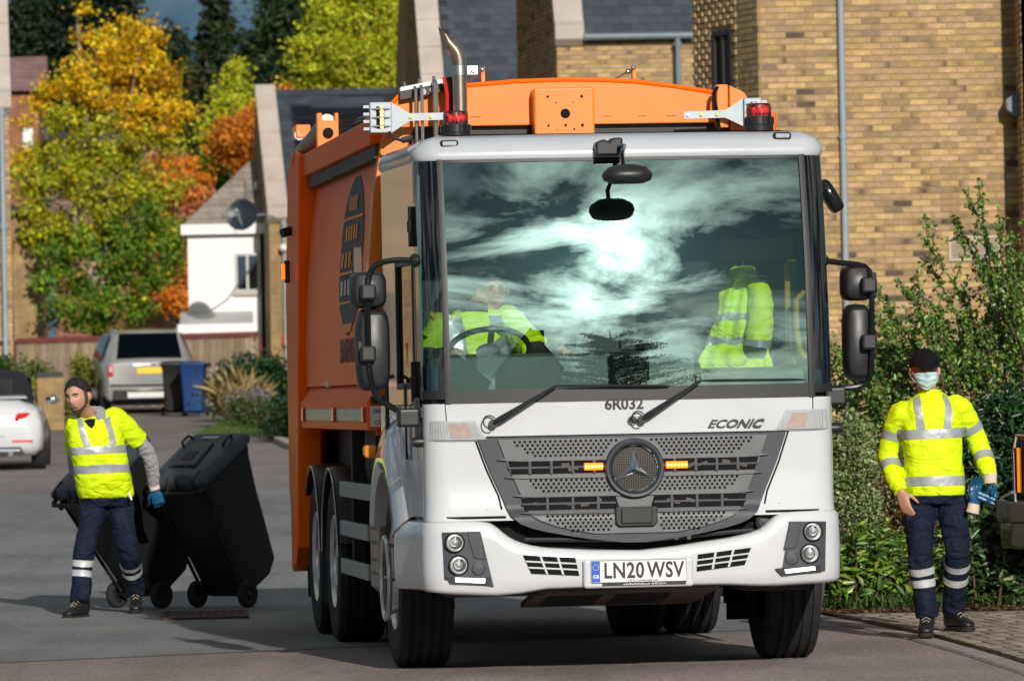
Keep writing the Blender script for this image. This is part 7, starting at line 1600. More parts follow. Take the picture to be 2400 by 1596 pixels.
def boot(root, ankle, toe_dir, L_=.285, pitch=0.0, mt='boot_black'):
    """ankle boot with separate sole; ankle is the ankle joint about 0.10 above the sole"""
    f = Vector(toe_dir); f.z = 0; f.normalize(); sd = Vector((f.y, -f.x, 0)); up = Vector((0, 0, 1)); Rp = Matrix.Rotation(pitch, 3, sd); A = Vector(ankle)
    def P(a, b, c): return A + Rp @ (f * a + sd * b + up * c)
    mb = MB(); secs = [(-.085, .030, -.085, .01), (-.070, .036, -.085, .045), (-.03, .040, -.085, .060), (.03, .042, -.085, .035), (.08, .045, -.085, -.005), (.13, .048, -.085, -.030), (.165, .044, -.085, -.040), (.188, .030, -.085, -.052), (.196, .014, -.080, -.064)]
    rings = []
    for a, hw, z0, z1 in secs:
        ring = []
        for t in np.linspace(0, 2 * math.pi, 16, endpoint=False):
            cz = (z0 + z1) / 2; ring.append(P(a, hw * math.copysign(abs(math.cos(t)) ** .75, math.cos(t)), cz + (z1 - z0) / 2 * math.copysign(abs(math.sin(t)) ** .8, math.sin(t))))
        rings.append(ring)
    mb.loft(rings, True); sh = []
    for z, r_ in ((-.03, .046), (.03, .047), (.075, .050), (.09, .046)): sh.append([P(-.030 + .056 * math.cos(t) * r_ / .046, r_ * math.sin(t), z) for t in np.linspace(0, 2 * math.pi, 16, endpoint=False)])
    mb.loft(sh, True); o = mb.build('boot', mt, root); soften(o, .008, 2)
    sl = MB(); out = [(-.088, .026), (-.06, .036), (0, .037), (.06, .042), (.12, .048), (.165, .045), (.192, .030), (.200, .012)]
    poly = [P(a, b, -.106) for a, b in out] + [P(a, -b, -.106) for a, b in out[::-1]]; sl.prism(poly, Rp @ up * .026); sl.build('sole', 'boot_sole', o, bevel=.005)
    lc = MB()
    for k in range(4): a = .035 + k * .022; z = .040 - k * .017; lc.tube([P(a, -.026, z - .012), P(a, 0, z + .004), P(a, .026, z - .012)], .0022, n=5)
    lc.build('lace', 'vent_cream', o)
    return o
def build_person(root_p, label, J, opt):
    """J: world joints; clothes are shaped round the same chains as the body"""
    ax = (J['shL'] - J['shR']); ax.z *= .5; ax.normalize()             # from his right to his left
    base = Vector(root_p); inv = lambda v: Vector(v) - base
    J = {k: inv(v) for k, v in J.items()}
    hipc = (J['hipR'] + J['hipL']) / 2; hx = (J['hipL'] - J['hipR']); hx.z = 0; hx.normalize(); fw_h = Vector((0, 0, 1)).cross(hx) * -1; fw_h = -fw_h if fw_h.y > 0 else fw_h
    fw = ax.cross(Vector((0, 0, 1))); fw = fw if fw.y < 0 else -fw; fw.normalize()
    R = opt['headR']; hs = opt.get('head_s', 1.0)
    bd = MB(); H = head_fn(J['head'], R, hs)
    head_parts(H, R, bd)
    nb = J['neck']; bd.tube([nb + Vector((0, 0, -.05)), nb, J['head'] + R @ Vector((0, .012, -.07))], [.062, .056, .055], n=16)
    tor = []      # torso rings: centre, half width, half depth
    C = lambda t: hipc.lerp(nb, t)
    prof_ = opt.get('torso', [(-.06, .165, .115), (.06, .172, .120), (.20, .165, .118), (.38, .165, .118), (.58, .178, .122), (.76, .186, .118), (.88, .150, .100), (.96, .098, .078), (1.02, .066, .062)])
    def tring(t, grow=0.0):
        ts = [p[0] for p in prof_]; w = float(np.interp(t, ts, [p[1] for p in prof_])); d = float(np.interp(t, ts, [p[2] for p in prof_])); a = hx.lerp(ax, min(max(t, 0), 1)).normalized(); f = fw_h.lerp(fw, min(max(t, 0), 1)).normalized()
        return ering(C(t) + f * opt.get('belly', 0) * math.sin(math.pi * min(max(t, 0), 1)), a, f, w + grow, d + grow, 30, 2.5)
    bd.loft([tring(p[0], -.018) for p in prof_], True)
    arms = {}
    for s in 'RL':
        ap = spline([J['sh' + s] + (ax * (-.05 if s == 'R' else .05)) * -1.0 + Vector((0, 0, .0)), J['sh' + s], J['el' + s], J['wr' + s]], 6); arms[s] = ap
        bd.tube(ap, rads([.052, .052, .050, .044, .042, .036, .027], len(ap)), n=14)
        lp = spline([J['hip' + s] + Vector((0, 0, .05)), J['hip' + s] + Vector((0, 0, -.04)), J['kn' + s], J['an' + s]], 6); bd.tube(lp, rads([.085, .088, .075, .055, .053, .040, .035], len(lp)), n=14)
        if opt['hand' + s][0] == 'bare': d_, n_, cu, ts = opt['hand' + s][1:]; hand(None, 'hand', J['wr' + s], d_, n_, 'skin', cu, ts, body=bd)
    root = bd.build('person', 'skin', label=label, cat='person'); root.location = base; soften(root, .0085, 3, fac=.35)
    # trousers
    tr = MB(); tr.loft([tring(t, .012) for t in (-.10, -.03, .05, .12, .16)], True); legs = {}
    for s in 'RL':
        lp = spline([J['hip' + s] + Vector((0, 0, .06)), J['hip' + s] + Vector((0, 0, -.06)), J['kn' + s], J['kn' + s].lerp(J['an' + s], .5) + fw_h * -.01, J['an' + s] + Vector((0, 0, -.015))], 7); rr = rads([.100, .104, .094, .084, .078, .075, .073, .071, .070], len(lp)); legs[s] = (lp, rr); tr.tube(lp, rr, n=20)
        # cargo pocket
        i = int(len(lp) * .34); c = lp[i]; sd = hx * (-1 if s == 'R' else 1); tr.box(c + sd * (rr[i] - .012), (.035, .125, .17), R=Matrix(((sd.x, fw_h.x, 0), (sd.y, fw_h.y, 0), (0, 0, 1))).to_3x3())
    to = tr.build('trousers', 'navy_cloth', root); soften(to, .010, 4, .024, FOLD)
    for s in 'RL':
        lp, rr = legs[s]; n_ = len(lp)
        for f in opt.get('leg_bands', (.63, .71)):
            seg = [lp[0]]; i0 = f * (n_ - 1); pts = []
            for q in (i0 - .55, i0, i0 + .55):
                k = int(q); pts.append(lp[k].lerp(lp[min(k + 1, n_ - 1)], q - k))
            # scale the band to 5 cm
            mid = pts[1]; dv = (pts[2] - pts[0]).normalized(); b = MB(); rb = rr[int(i0)] + .007; b.tube([mid - dv * .023, mid - dv * .008, mid + dv * .008, mid + dv * .023], rb, n=40, caps=False); o = b.build('leg_band', 'reflective_pale', root, recalc=False); wrap(o, to, .004)
        boot(root, J['an' + s] + Vector((0, 0, -.02)), opt['toe' + s], pitch=opt.get('pitch' + s, 0))
    # top
    sh = MB(); hem = opt.get('hem', .02); sh.loft([tring(t, g) for t, g in ((hem, .022), (hem + .04, .026), (.16, .030), (.30, .024), (.46, .020), (.62, .018), (.76, .014), (.88, .012), (.96, .010), (1.01, .006))], True)
    for s in 'RL':
        ap = arms[s]; cut = opt['sleeve'][1 if s == 'L' else 0]; m_ = max(4, int(len(ap) * cut)); rr = rads(opt.get('sleeve_r', [.070, .076, .074, .066, .064, .058, .046]), len(ap)); sh.tube(ap[:m_], rr[:m_], n=18)
        sh.sphere(J['sh' + s] + Vector((0, 0, -.012)), .070, 14, 10)
    so = sh.build('sweatshirt' if not opt.get('polo') else 'polo_shirt', 'hivis', root); soften(so, .010, 4, .022, FOLD)
    # under sleeves
    for s in 'RL':
        ap = arms[s]; cut = opt['sleeve'][1 if s == 'L' else 0]
        if cut < .9:
            m_ = int(len(ap) * cut) - 3; rr = rads([.060, .060, .060, .056, .054, .050, .040], len(ap)); b = MB(); b.tube(ap[m_:], rr[m_:], n=18); o = b.build('sleeve', opt['under'], root); soften(o, .009, 3, .018, FOLD2)
    # reflective tape: hoops, braces, sleeve bands
    for t in opt['hoops']:
        b = MB(); a, c = tring(t - .048, .045), tring(t + .048, .045); m1 = tring(t - .016, .045); m2 = tring(t + .016, .045); b.loft([a, m1, m2, c], False); o = b.build('reflective_hoop', 'reflective', root, recalc=False); o.modifiers.new('sub', 'SUBSURF').levels = 1; o.modifiers['sub'].render_levels = 1; wrap(o, so, .004)
    for s in (-1, 1):
        b = MB(); t0 = opt['hoops'][-1] + .05; pts = []
        for t, u in ((t0, .50), (t0 + .10, .53), (.80, .57), (.89, .60), (.95, .60)):
            a = hx.lerp(ax, t).normalized(); f = fw_h.lerp(fw, t).normalized(); w = float(np.interp(t, [p[0] for p in prof_], [p[1] for p in prof_])); d = float(np.interp(t, [p[0] for p in prof_], [p[2] for p in prof_])) + .05
            pts.append((C(t), a, f, w, d, u))
        pp = [[c_ + a * s * (w * u if t_ < 3 else .105) + a * dx + f * d * .9 for dx in (-.026, -.009, .009, .026)] for t_, (c_, a, f, w, d, u) in enumerate(pts)]
        fine = []
        for i in range(len(pp) - 1):
            for q in (0, .25, .5, .75): fine.append([pp[i][j].lerp(pp[i + 1][j], q) for j in range(4)])
        fine.append(pp[-1]); fine.append([p + Vector((0, 0, .022)) - fw * .02 for p in pp[-1]]); fine.append([p + Vector((0, 0, .034)) - fw * .045 for p in pp[-1]]); b.loft(fine, False, closed=False); o = b.build('reflective_brace', 'reflective', root, recalc=False); wrap(o, so, .005)
    for s in 'RL':
        for f in opt.get('sleeve_bands', ()):
            ap = arms[s]; i0 = f * (len(ap) - 1); k = int(i0); mid = ap[k].lerp(ap[k + 1], i0 - k); dv = (ap[k + 1] - ap[k]).normalized(); b = MB(); b.tube([mid - dv * .025, mid - dv * .008, mid + dv * .008, mid + dv * .025], rads(opt.get('sleeve_r', [.070, .076, .074, .066, .064, .058, .046]), len(ap))[k] + .008, n=30, caps=False); o = b.build('sleeve_band', 'reflective', root, recalc=False); wrap(o, so, .004)
        if opt.get('cuff'):
            ap = arms[s]; e = ap[-1]; q = ap[-2]; dv = (e - q).normalized(); b = MB(); b.tube([e - dv * .055, e - dv * .02, e + dv * .005], [.044, .043, .040], n=16); o = b.build('cuff', 'hivis', root)
    if opt.get('collar'):
        b = MB(); b.tube([nb + Vector((0, .004, -.045)), nb + Vector((0, .004, -.01)), nb + Vector((0, .006, .018))], [.082, .071, .067], n=22, caps=False); o = b.build('neckband', 'hivis', root)
    return root, H, J, so, arms
mat('reflective_pale', (0.52, 0.54, 0.54), rough=0.4, metal=0.2, var=0.15, scale=12, bump=0.3, bscale=25)
# ---- the worker on the right, walking beside the lorry
def worker_right():
    Y = 36.0; P = lambda x, y, d=0.0: W(x, y, Y + d); root_p = Vector((P(2200, 1500).x, Y, 0.036))
    J = dict(head=P(2167, 870, -.03), neck=P(2178, 922, 0), shR=P(2106, 974, 0), shL=P(2252, 960, .04), elR=P(2082, 1066, .07), elL=P(2298, 1052, .10), wrR=P(2110, 1152, -.10), wrL=P(2320, 1124, -.06),
             hipR=P(2158, 1160, 0), hipL=P(2224, 1153, 0), knR=P(2156, 1294, -.16), knL=P(2243, 1280, -.06), anR=P(2172, 1456, -.14), anL=P(2236, 1447, .18))
    J['anR'].z = .036 + .115; J['anL'].z = .036 + .125
    R = Matrix.Rotation(.10, 3, 'Z') @ Matrix.Rotation(.05, 3, 'X')
    opt = dict(headR=R, handR=('bare', Vector((.30, -.15, -.95)), Vector((.5, .75, .2)), .22, 1), handL=('glove',), toeR=(-.12, -1, 0), toeL=(.42, -.85, 0), pitchL=.04, sleeve=(.97, .97), hoops=(.13, .60), sleeve_bands=(.50, .76), cuff=True, collar=True, hem=-.02, torso=[(-.06, .155, .112), (.06, .158, .115), (.20, .152, .112), (.38, .152, .112), (.58, .165, .116), (.76, .176, .114), (.88, .145, .098), (.96, .096, .078), (1.02, .066, .062)], leg_bands=(.63, .74))
    root, H, J, so, arms = build_person(root_p, 'worker in yellow sweatshirt, black cap and pale blue face mask beside the lorry', J, opt)
    face(root, H, R)
    # cap
    b = MB(); hgrid(b, H, -math.pi, math.pi, .02, lambda u: 1.22 + .22 * (math.cos((u - .5) * 2 * math.pi) < -2) + .28 * (.5 - .5 * math.cos((u - .5) * 2 * math.pi)), 36, 12, lambda u, v: .017 + .007 * math.sin(v * 3)); o = b.build('cap', 'cap_black', root); m = o.modifiers.new('thick', 'SOLIDIFY'); m.thickness = .004
    b = MB()
    def visor(u, v):
        a = -.98 + 1.96 * u; p = H(a, 1.20, .017); out = R @ Vector((math.sin(a) * .35, -1.0 * math.cos(a * .55), -.26 - .08 * math.cos(a * 1.3))); return p + out * (.066 * v * (math.cos(a * 1.2) * .75 + .25))
    b.grid(visor, 16, 6); o = b.build('cap_visor', 'cap_black', root); m = o.modifiers.new('thick', 'SOLIDIFY'); m.thickness = .004
    b = MB(); b.sphere(H(0, .02, .017), .007, 8, 6); b.build('cap_button', 'cap_black', root)
    b = MB(); hgrid(b, H, 1.75, 2 * math.pi - 1.75, 1.30, 2.25, 16, 6, .006); b.build('hair', 'hair', root)
    # mask with pleats
    b = MB(); hgrid(b, H, -1.12, 1.12, lambda u: 1.56 + .12 * abs(2 * u - 1) ** 2, lambda u: 2.62 - .34 * abs(2 * u - 1) ** 1.5, 26, 20, lambda u, v: .008 + .010 * math.sin(math.pi * v) * (1 - abs(2 * u - 1) ** 2) + .0035 * math.sin(v * 22 + 3 * abs(u - .5)) * math.sin(math.pi * u)); o = b.build('face_mask', 'mask_blue', root)
    m = o.modifiers.new('thick', 'SOLIDIFY'); m.thickness = .002
    for s in (-1, 1):
        b = MB(); b.tube([H(s * 1.08, 1.70, .008), H(s * 1.30, 1.58, .010), H(s * 1.56, 1.44, .012), H(s * 1.70, 1.52, .012)], .0022, n=5); b.tube([H(s * 1.02, 2.30, .010), H(s * 1.3, 2.0, .010), H(s * 1.62, 1.80, .012)], .0022, n=5); b.build('ear_loop', 'print_white', root)
    # glove on his left hand, holding its pair
    wl = J['wrL']; g = hand(root, 'glove', wl + Vector((.004, -.01, -.02)), Vector((.06, -.35, -.93)), Vector((-.85, -.4, .1)), 'glove_blue', .75, -1, 1.12)
    b = MB(); b.tube([wl + Vector((0, .0, .035)), wl + Vector((0, -.004, .0)), wl + Vector((0, -.008, -.025))], [.043, .041, .040], n=16); b.build('glove_cuff', 'cuff_cream', root)
    hp = W(2290, 1168, Y - .14)
    gr = empty('work_glove', hp, (0, 0, 0), 'spare blue rubber glove with cream cuff held in the gloved hand', 'glove')
    hand(gr, 'glove_palm', Vector((-.02, 0, -.035)), Vector((.10, 0, 1.0)), Vector((.3, -.9, 0)), 'glove_blue', .22, 1, 1.05)
    b = MB(); b.tube([(-.032, 0, -.085), (-.026, 0, -.06), (-.02, 0, -.03)], [.040, .038, .034], n=16); b.build('glove_cuff', 'cuff_cream', gr)
    b = MB(); b.tube([(0.005, 0, .03), (.06, -.005, .01), (.105, -.01, -.012)], [.019, .017, .013], n=10); b.tube([(0.0, -.012, .01), (.05, -.02, -.012), (.10, -.02, -.035)], [.014, .013, .010], n=10); o = b.build('glove_fingers', 'glove_blue', gr)
worker_right()
# ---- the worker on the left, hauling two bins
def worker_left():
    Y = 43.0; P = lambda x, y, d=0.0: W(x, y, Y + d); root_p = Vector((P(245, 1430).x, Y, 0.0))
    J = dict(head=P(184, 930, -.22), neck=P(212, 978, -.10), shR=P(180, 1000, -.10), shL=P(277, 985, -.02), elR=P(176, 1082, .22), elL=P(346, 1062, .16), wrR=P(196, 1140, .42), wrL=P(361, 1137, .30),
             hipR=P(222, 1168, 0), hipL=P(277, 1165, .04), knR=P(199, 1282, -.22), knL=P(302, 1288, -.02), anR=P(188, 1396, -.28), anL=P(318, 1375, .30))
    J['anR'].z = .115; J['anL'].z = .165
    R = Matrix.Rotation(-.42, 3, 'Z') @ Matrix.Rotation(.16, 3, 'X') @ Matrix.Rotation(-.10, 3, 'Y')
    opt = dict(headR=R, handR=('glove',), handL=('glove',), toeR=(-.55, -1, 0), toeL=(.05, -1, 0), pitchL=-.22, pitchR=.0, sleeve=(.62, .60), under='grey_knit', polo=True, hoops=(.36, .60), hem=.0, leg_bands=(.64, .75), belly=.035, head_s=1.10, sleeve_r=[.070, .080, .082, .080, .078, .060, .046],
               torso=[(-.06, .172, .125), (.06, .180, .135), (.20, .178, .140), (.38, .178, .138), (.58, .182, .130), (.76, .190, .120), (.88, .172, .100), (.96, .110, .080), (1.02, .066, .062)])
    root, H, J, so, arms = build_person(root_p, 'bearded worker in yellow polo shirt over grey hoodie hauling two bins', J, opt)
    face(root, H, R)
    b = MB(); hgrid(b, H, -math.pi, math.pi, .02, lambda u: .86 + 1.12 * (.5 - .5 * math.cos((u - .5) * 2 * math.pi)) + .05 * math.sin(u * 30), 48, 16, lambda u, v: .008 + .006 * math.sin(u * 61 + 3 * v) * math.sin(v * 23) + .004 * math.sin(u * 143) * v); b.build('hair', 'hair', root)
    for s in (-1, 1): b = MB(); hgrid(b, H, s * 1.12, s * 1.46, 1.20, 1.98, 5, 8, .0025); b.build('sideburn', 'beard', root)
    b = MB(); hgrid(b, H, -1.32, 1.32, lambda u: 2.24 - .46 * abs(2 * u - 1) ** 3, lambda u: 2.85 - .75 * abs(2 * u - 1) ** 2, 24, 8, .0025); b.build('beard', 'beard', root)
    b = MB(); hgrid(b, H, -.40, .40, lambda u: 1.955 + .10 * abs(2 * u - 1), lambda u: 2.015 + .13 * abs(2 * u - 1), 10, 2, .0035); b.build('moustache', 'beard', root)
    # hood and collar of the grey hoodie
    nb = J['neck']; b = MB(); rings = []
    for t in np.linspace(-2.5, 2.5, 24):
        c = nb + Vector((math.sin(t) * .095, .02 - math.cos(t) * -.075 * -1 * .9, -.02 + .02 * math.cos(t))) if False else nb + Vector((math.sin(t) * .092 - .01, math.cos(t) * .085, .01 + .012 * math.cos(t)))
        rad = Vector((math.sin(t), math.cos(t), 0)); r1 = .030 + .012 * math.cos(t); rings.append([c + rad * (r1 * math.cos(a)) + Vector((0, 0, 1)) * (.052 * math.sin(a) + .01) for a in np.linspace(0, 2 * math.pi, 12, endpoint=False)])
    b.loft(rings, True); o = b.build('hood', 'grey_knit', root); soften(o, .010, 3, .012, FOLD2)
    b = MB(); b.tube([nb + Vector((.01, -.085, -.085)), nb + Vector((0, -.07, -.02))], [.030, .045], n=12); b.build('undershirt', 'matt_black', root)
    for s, dr, pn, ts in (('L', Vector((.25, .05, -.95)), Vector((.1, 1, .0)), -1), ('R', Vector((.1, .35, -.9)), Vector((.1, .9, .3)), 1)):
        w = J['wr' + s]; hand(root, 'glove', w + dr.normalized() * .03, dr, pn, 'glove_blue', .85, ts, 1.10); b = MB(); b.tube([w - dr.normalized() * .03, w, w + dr.normalized() * .035], [.040, .041, .038], n=14); b.build('glove_cuff', 'cuff_cream', root)
    b = MB(); p = W(306, 1162, Y - .15) - root_p; b.box(p, (.012, .006, .06), R=Matrix.Rotation(-.3, 3, 'Y')); b.build('pocket_tag', 'print_white', root)
    return J, root_p
WLJ, WLR = worker_left()
# ---- driver and the coat hanging beside him
def driver():
    w = lambda x, y, ly: TM @ TD(x, y, ly)
    root_p = TM @ Vector((-.62, -.20, 1.36)); base = root_p
    inv = lambda v: v - base
    hd = inv(TM @ Vector((-.60, -.12, 2.10))); R = Matrix.Rotation(TA + .1, 3, 'Z')
    bd = MB(); H = head_fn(hd, R); head_parts(H, R, bd)
    shR, shL = inv(w(1022, 735, -.18)), inv(w(1165, 725, -.18)); nk = (shR + shL) / 2 + Vector((0, 0, .06)); hip = inv(TM @ Vector((-.62, -.10, 1.40)))
    ax = (shL - shR).normalized(); fw = Vector((0, -1, 0)); bd.tube([nk + Vector((0, 0, -.04)), nk, hd + Vector((0, .01, -.06))], [.06, .056, .055], n=14)
    prof_ = [(0, .17, .13), (.3, .175, .135), (.6, .185, .13), (.85, .175, .105), (.97, .10, .08)]
    bd.loft([ering(hip.lerp(nk, t), ax, fw, a - .02, b - .02, 24) for t, a, b in prof_], True)
    aL = spline([shL, inv(w(1235, 805, -.55)), inv(w(1295, 808, -.95))], 8); aR = spline([shR, inv(w(985, 820, -.35)), inv(w(1035, 815, -.80))], 8)
    for a in (aL, aR): bd.tube(a, rads([.05, .048, .042, .03], len(a)), n=12)
    for s, k in ((-1, 'R'), (1, 'L')): bd.tube(spline([hip + ax * s * .09, hip + ax * s * .12 + Vector((0, -.45, .05)), hip + ax * s * .12 + Vector((0, -.62, -.35))], 6), rads([.09, .075, .05], 13), n=12)
    hand(None, 'hand', aL[-1], Vector((.75, -.5, -.35)), Vector((0, -.3, -1)), 'skin', .35, -1, body=bd); hand(None, 'hand', aR[-1], Vector((.1, -.8, -.3)), Vector((.8, 0, -.6)), 'skin', .8, 1, body=bd)
    root = bd.build('person', 'skin', label='driver in yellow polo shirt with dark sleeves behind the steering wheel', cat='person'); root.location = base; soften(root, .010, 3, fac=.35)
    face(root, H, R); b = MB(); hgrid(b, H, -math.pi, math.pi, .02, lambda u: 1.05 + .9 * (.5 - .5 * math.cos((u - .5) * 2 * math.pi)), 30, 10, .010); b.build('hair', 'hair', root)
    sh = MB(); sh.loft([ering(hip.lerp(nk, t), ax, fw, a + .012, b + .012, 24) for t, a, b in prof_], True)
    for a in (aL, aR): m_ = int(len(a) * .55); sh.tube(a[:m_], rads([.075, .078, .082], m_), n=16)
    so = sh.build('polo_shirt', 'hivis', root); soften(so, .013, 4, .03, FOLD)
    for a in (aL, aR): m_ = int(len(a) * .45); b = MB(); b.tube(a[m_:], rads([.058, .055, .042], len(a) - m_), n=14); o = b.build('sleeve', 'dark_knit', root); soften(o, .010, 3, .015, FOLD2)
    b = MB(); b.tube([nk + Vector((0, -.04, -.05)), nk + Vector((0, -.02, .0))], [.085, .075], n=18, caps=False); b.build('collar', 'dark_knit', root)
    for s in (-1, 1): b = MB(); pts = [hip.lerp(nk, t) + ax * s * (.11 if t > .5 else .12) + fw * d for t, d in ((.25, .2), (.5, .2), (.75, .18), (.93, .12))]; b.loft([[p - ax * .026, p - ax * .008, p + ax * .008, p + ax * .026] for p in spline(pts, 5)], False, closed=False); o = b.build('reflective_brace', 'reflective', root, recalc=False); wrap(o, so, .005)
    tr = MB()
    for s in (-1, 1): tr.tube(spline([hip + ax * s * .09, hip + ax * s * .12 + Vector((0, -.45, .05)), hip + ax * s * .12 + Vector((0, -.62, -.35))], 6), rads([.12, .10, .075], 13), n=14)
    o = tr.build('trousers', 'navy_cloth', root); soften(o, .014, 3)
driver()
def coat():
    o0 = TM @ TD(1700, 600, -.62); root = empty('hanging_coat', o0, (0, 0, TA), 'yellow hi-vis coat hanging behind the windscreen on the passenger side', 'coat')
    L = lambda x, y, d=0.0: TD(x, y, -.62 + d) - TD(1700, 600, -.62)
    rows_ = [(615, 1690, 1735), (640, 1672, 1748), (690, 1655, 1755), (740, 1642, 1762), (790, 1625, 1772), (830, 1605, 1778), (856, 1612, 1782)]
    rings = []
    for y, x0, x1 in rows_:
        a, c = L(x0, y), L(x1, y + 2); mid = (a + c) / 2; hw = (c - a).length / 2; rings.append([mid + Vector((hw * math.cos(t), (.07 + .02 * math.sin(5 * t + y * .02)) * math.sin(t) + .015 * math.sin(9 * t), 0)) for t in np.linspace(0, 2 * math.pi, 36, endpoint=False)])
    b = MB(); b.loft(rings, True); co = b.build('coat_body', 'hivis', root); soften(co, .010, 4, .05, FOLD)
    b = MB(); s_ = spline([L(1745, 650, -.06), L(1752, 720, -.12), L(1745, 800, -.13)], 6); b.tube(s_, rads([.065, .07, .075], len(s_)), n=18); sl = b.build('coat_sleeve', 'hivis', root); soften(sl, .010, 3, .03, FOLD)
    b = MB(); m_ = s_[-1]; b.tube([m_ + Vector((0, 0, .04)), m_ + Vector((-.002, 0, -.01))], [.088, .088], n=24, caps=False); o = b.build('sleeve_band', 'reflective', root, recalc=False); wrap(o, sl, .004)
    for i, f in ((2, .6), (3, .7)):
        r0 = [rings[i][k].lerp(rings[i + 1][k], f) for k in range(36)]; r1 = [rings[i][k].lerp(rings[i + 1][k], f + .30) if f + .3 <= 1 else rings[i + 1][k].lerp(rings[i + 2][k], f - .7) for k in range(36)]; b = MB(); b.loft([[p * 1.0 + Vector((0, -.03, 0)) for p in r0], [p + Vector((0, -.03, 0)) for p in r1]], False); o = b.build('reflective_hoop', 'reflective', root, recalc=False); m = o.modifiers.new('s', 'SUBSURF'); m.levels = 2; m.render_levels = 2; wrap(o, co, .004)
    b = MB(); b.tube([L(1712, 615), L(1712, 585), L(1718, 570), L(1712, 560)], .006, n=6); b.build('hook', 'steel', root)
coat()
# ================================================================ wheeled bins
def wheelie_bin(loc, yaw, tilt, label, body_m='bin_black', lid_m='bin_lid', name='wheelie_bin', group=None, w=.51, d=.60, h=.97, detail=True):
    """local: handle side faces -y, axle at the foot of that side; tilt leans the top towards -y"""
    root = empty(name, loc, (0, 0, 0), label, 'wheelie bin', group); wr = .10
    root.rotation_euler = (Matrix.Rotation(yaw, 3, 'Z') @ Matrix.Rotation(tilt, 3, 'X')).to_euler()
    # the axle is the origin
    mb = MB(); rings = []
    for z, k0, k1, y0, y1 in ((-.04, .74, .74, .03, d * .64), (.03, .76, .76, .01, d * .80), (.30, .82, .82, 0.0, d * .85), (.62, .89, .89, -.01, d * .90), (h - .10, .96, .96, -.02, d * .965), (h - .07, .985, .985, -.035, d * .985), (h - .02, 1, 1, -.04, d)):
        hw = w / 2 * k0; r_ = .05; ring = []
        for cx, cy, a0 in ((hw - r_, y1 - r_, 0), (-hw + r_, y1 - r_, math.pi / 2), (-hw + r_, y0 + r_, math.pi), (hw - r_, y0 + r_, math.pi * 1.5)):
            for t in np.linspace(0, math.pi / 2, 5): ring.append(Vector((cx + r_ * math.cos(a0 + t), cy + r_ * math.sin(a0 + t), z)))
        rings.append(ring)
    mb.loft(rings, True); mb.build('bin_body', body_m, root, sharp=30)
    # lid: domed, with raised panel, overhanging rim
    lb = MB(); rings = []
    for z, g in ((h - .035, .018), (h - .015, .028), (h + .012, .026), (h + .030, .0), (h + .048, -.05), (h + .058, -.14)):
        hw = w / 2 + g; y0, y1 = -.05 - g * .4, d + g; r_ = .06; ring = []
        for cx, cy, a0 in ((hw - r_, y1 - r_, 0), (-hw + r_, y1 - r_, math.pi / 2), (-hw + r_, y0 + r_, math.pi), (hw - r_, y0 + r_, math.pi * 1.5)):
            for t in np.linspace(0, math.pi / 2, 5): ring.append(Vector((cx + r_ * math.cos(a0 + t), cy + r_ * math.sin(a0 + t), z + .02 * (1 if cy > .3 else 0))))
        rings.append(ring)
    lb.loft(rings, True); lid = lb.build('lid', lid_m, root, sharp=30)
    if detail:
        q = MB(); q.prism([(-.13, .10, h + .057), (.13, .10, h + .057), (.10, .40, h + .075), (-.10, .40, h + .075)], (0, .0, .022)); q.build('raised_panel', lid_m, lid, bevel=.008)
        q = MB(); q.prism([(-.05, .17, h + .0835), (.05, .17, h + .0835), (.05, .28, h + .0905), (-.05, .28, h + .0905)], (0, 0, .004)); q.build('embossed_plate', 'bin_black', lid, bevel=.002)
        q = MB(); q.box((0, .49, h + .081), (.16, .03, .004), R=Matrix.Rotation(.05, 3, 'X')); q.build('stencil', 'cabinet_green', lid)
        for s in (-1, 1): q = MB(); q.tube([(s * (w / 2 - .07), .38, h + .05), (s * (w / 2 - .05), .40, h + .095), (s * (w / 2 - .05), .49, h + .10), (s * (w / 2 - .07), .51, h + .06)], .010, n=7); q.build('lid_grip', 'bin_black', lid)
        for x in (-.20, -.04, .04, .20): q = MB(); q.tube([(x, -.10, h - .045), (x, -.05, h + .035), (x, .06, h + .052)], .011, n=7); q.build('hinge_strap', 'bin_black', root)
    # handle bar with hinge brackets
    q = MB(); q.tube([(-.25, -.02, h - .05), (-.245, -.075, h - .045), (-.22, -.10, h - .045), (.22, -.10, h - .045), (.245, -.075, h - .045), (.25, -.02, h - .05)], .016, n=9); q.build('handle', 'bin_black', root)
    for x in (-.17, .17):
        q = MB(); q.box((x, -.055, h - .07), (.03, .09, .05)); q.build('handle_bracket', 'bin_black', root, bevel=.006)
    for s in (-1, 1):
        q = MB(); q.tube([(s * .215, -.015, h - .12), (s * .205, .0, .3), (s * .195, .01, .02)], .014, n=7); q.build('body_rib', body_m, root)
        c = Vector((s * (w / 2 - .012), 0, 0)); q = MB(); q.revolve([(.055, -.028), (.085, -.030), (.098, -.018), (.10, 0), (.098, .018), (.085, .030), (.055, .028)], c, (1, 0, 0), 26); wh = q.build('wheel', 'rubber', root)
        q = MB(); q.revolve([(.056, .026), (.050, .016), (.030, .012), (.022, .028), (0, .030)], c, (s, 0, 0), 20); q.revolve([(.056, -.026), (.05, -.01), (0, -.01)], c, (s, 0, 0), 20)
        for k in range(6): a = k * math.pi / 3; q.box(c + Vector((s * .016, .038 * math.cos(a), .038 * math.sin(a))), (.012, .032, .008), R=Matrix.Rotation(a, 3, 'X'))
        q.build('hub', 'bin_black', wh)
    q = MB(); q.cyl((-w / 2 + .02, 0, 0), (w / 2 - .02, 0, 0), .012, n=8); q.build('axle', 'bin_black', root)
    return root
bp = G(512, 44.1); wheelie_bin((bp.x, 44.1, .10), math.radians(-38), math.radians(30), 'tilted black wheelie bin held by its handle, nearer the lorry', group='black bins hauled by the worker')
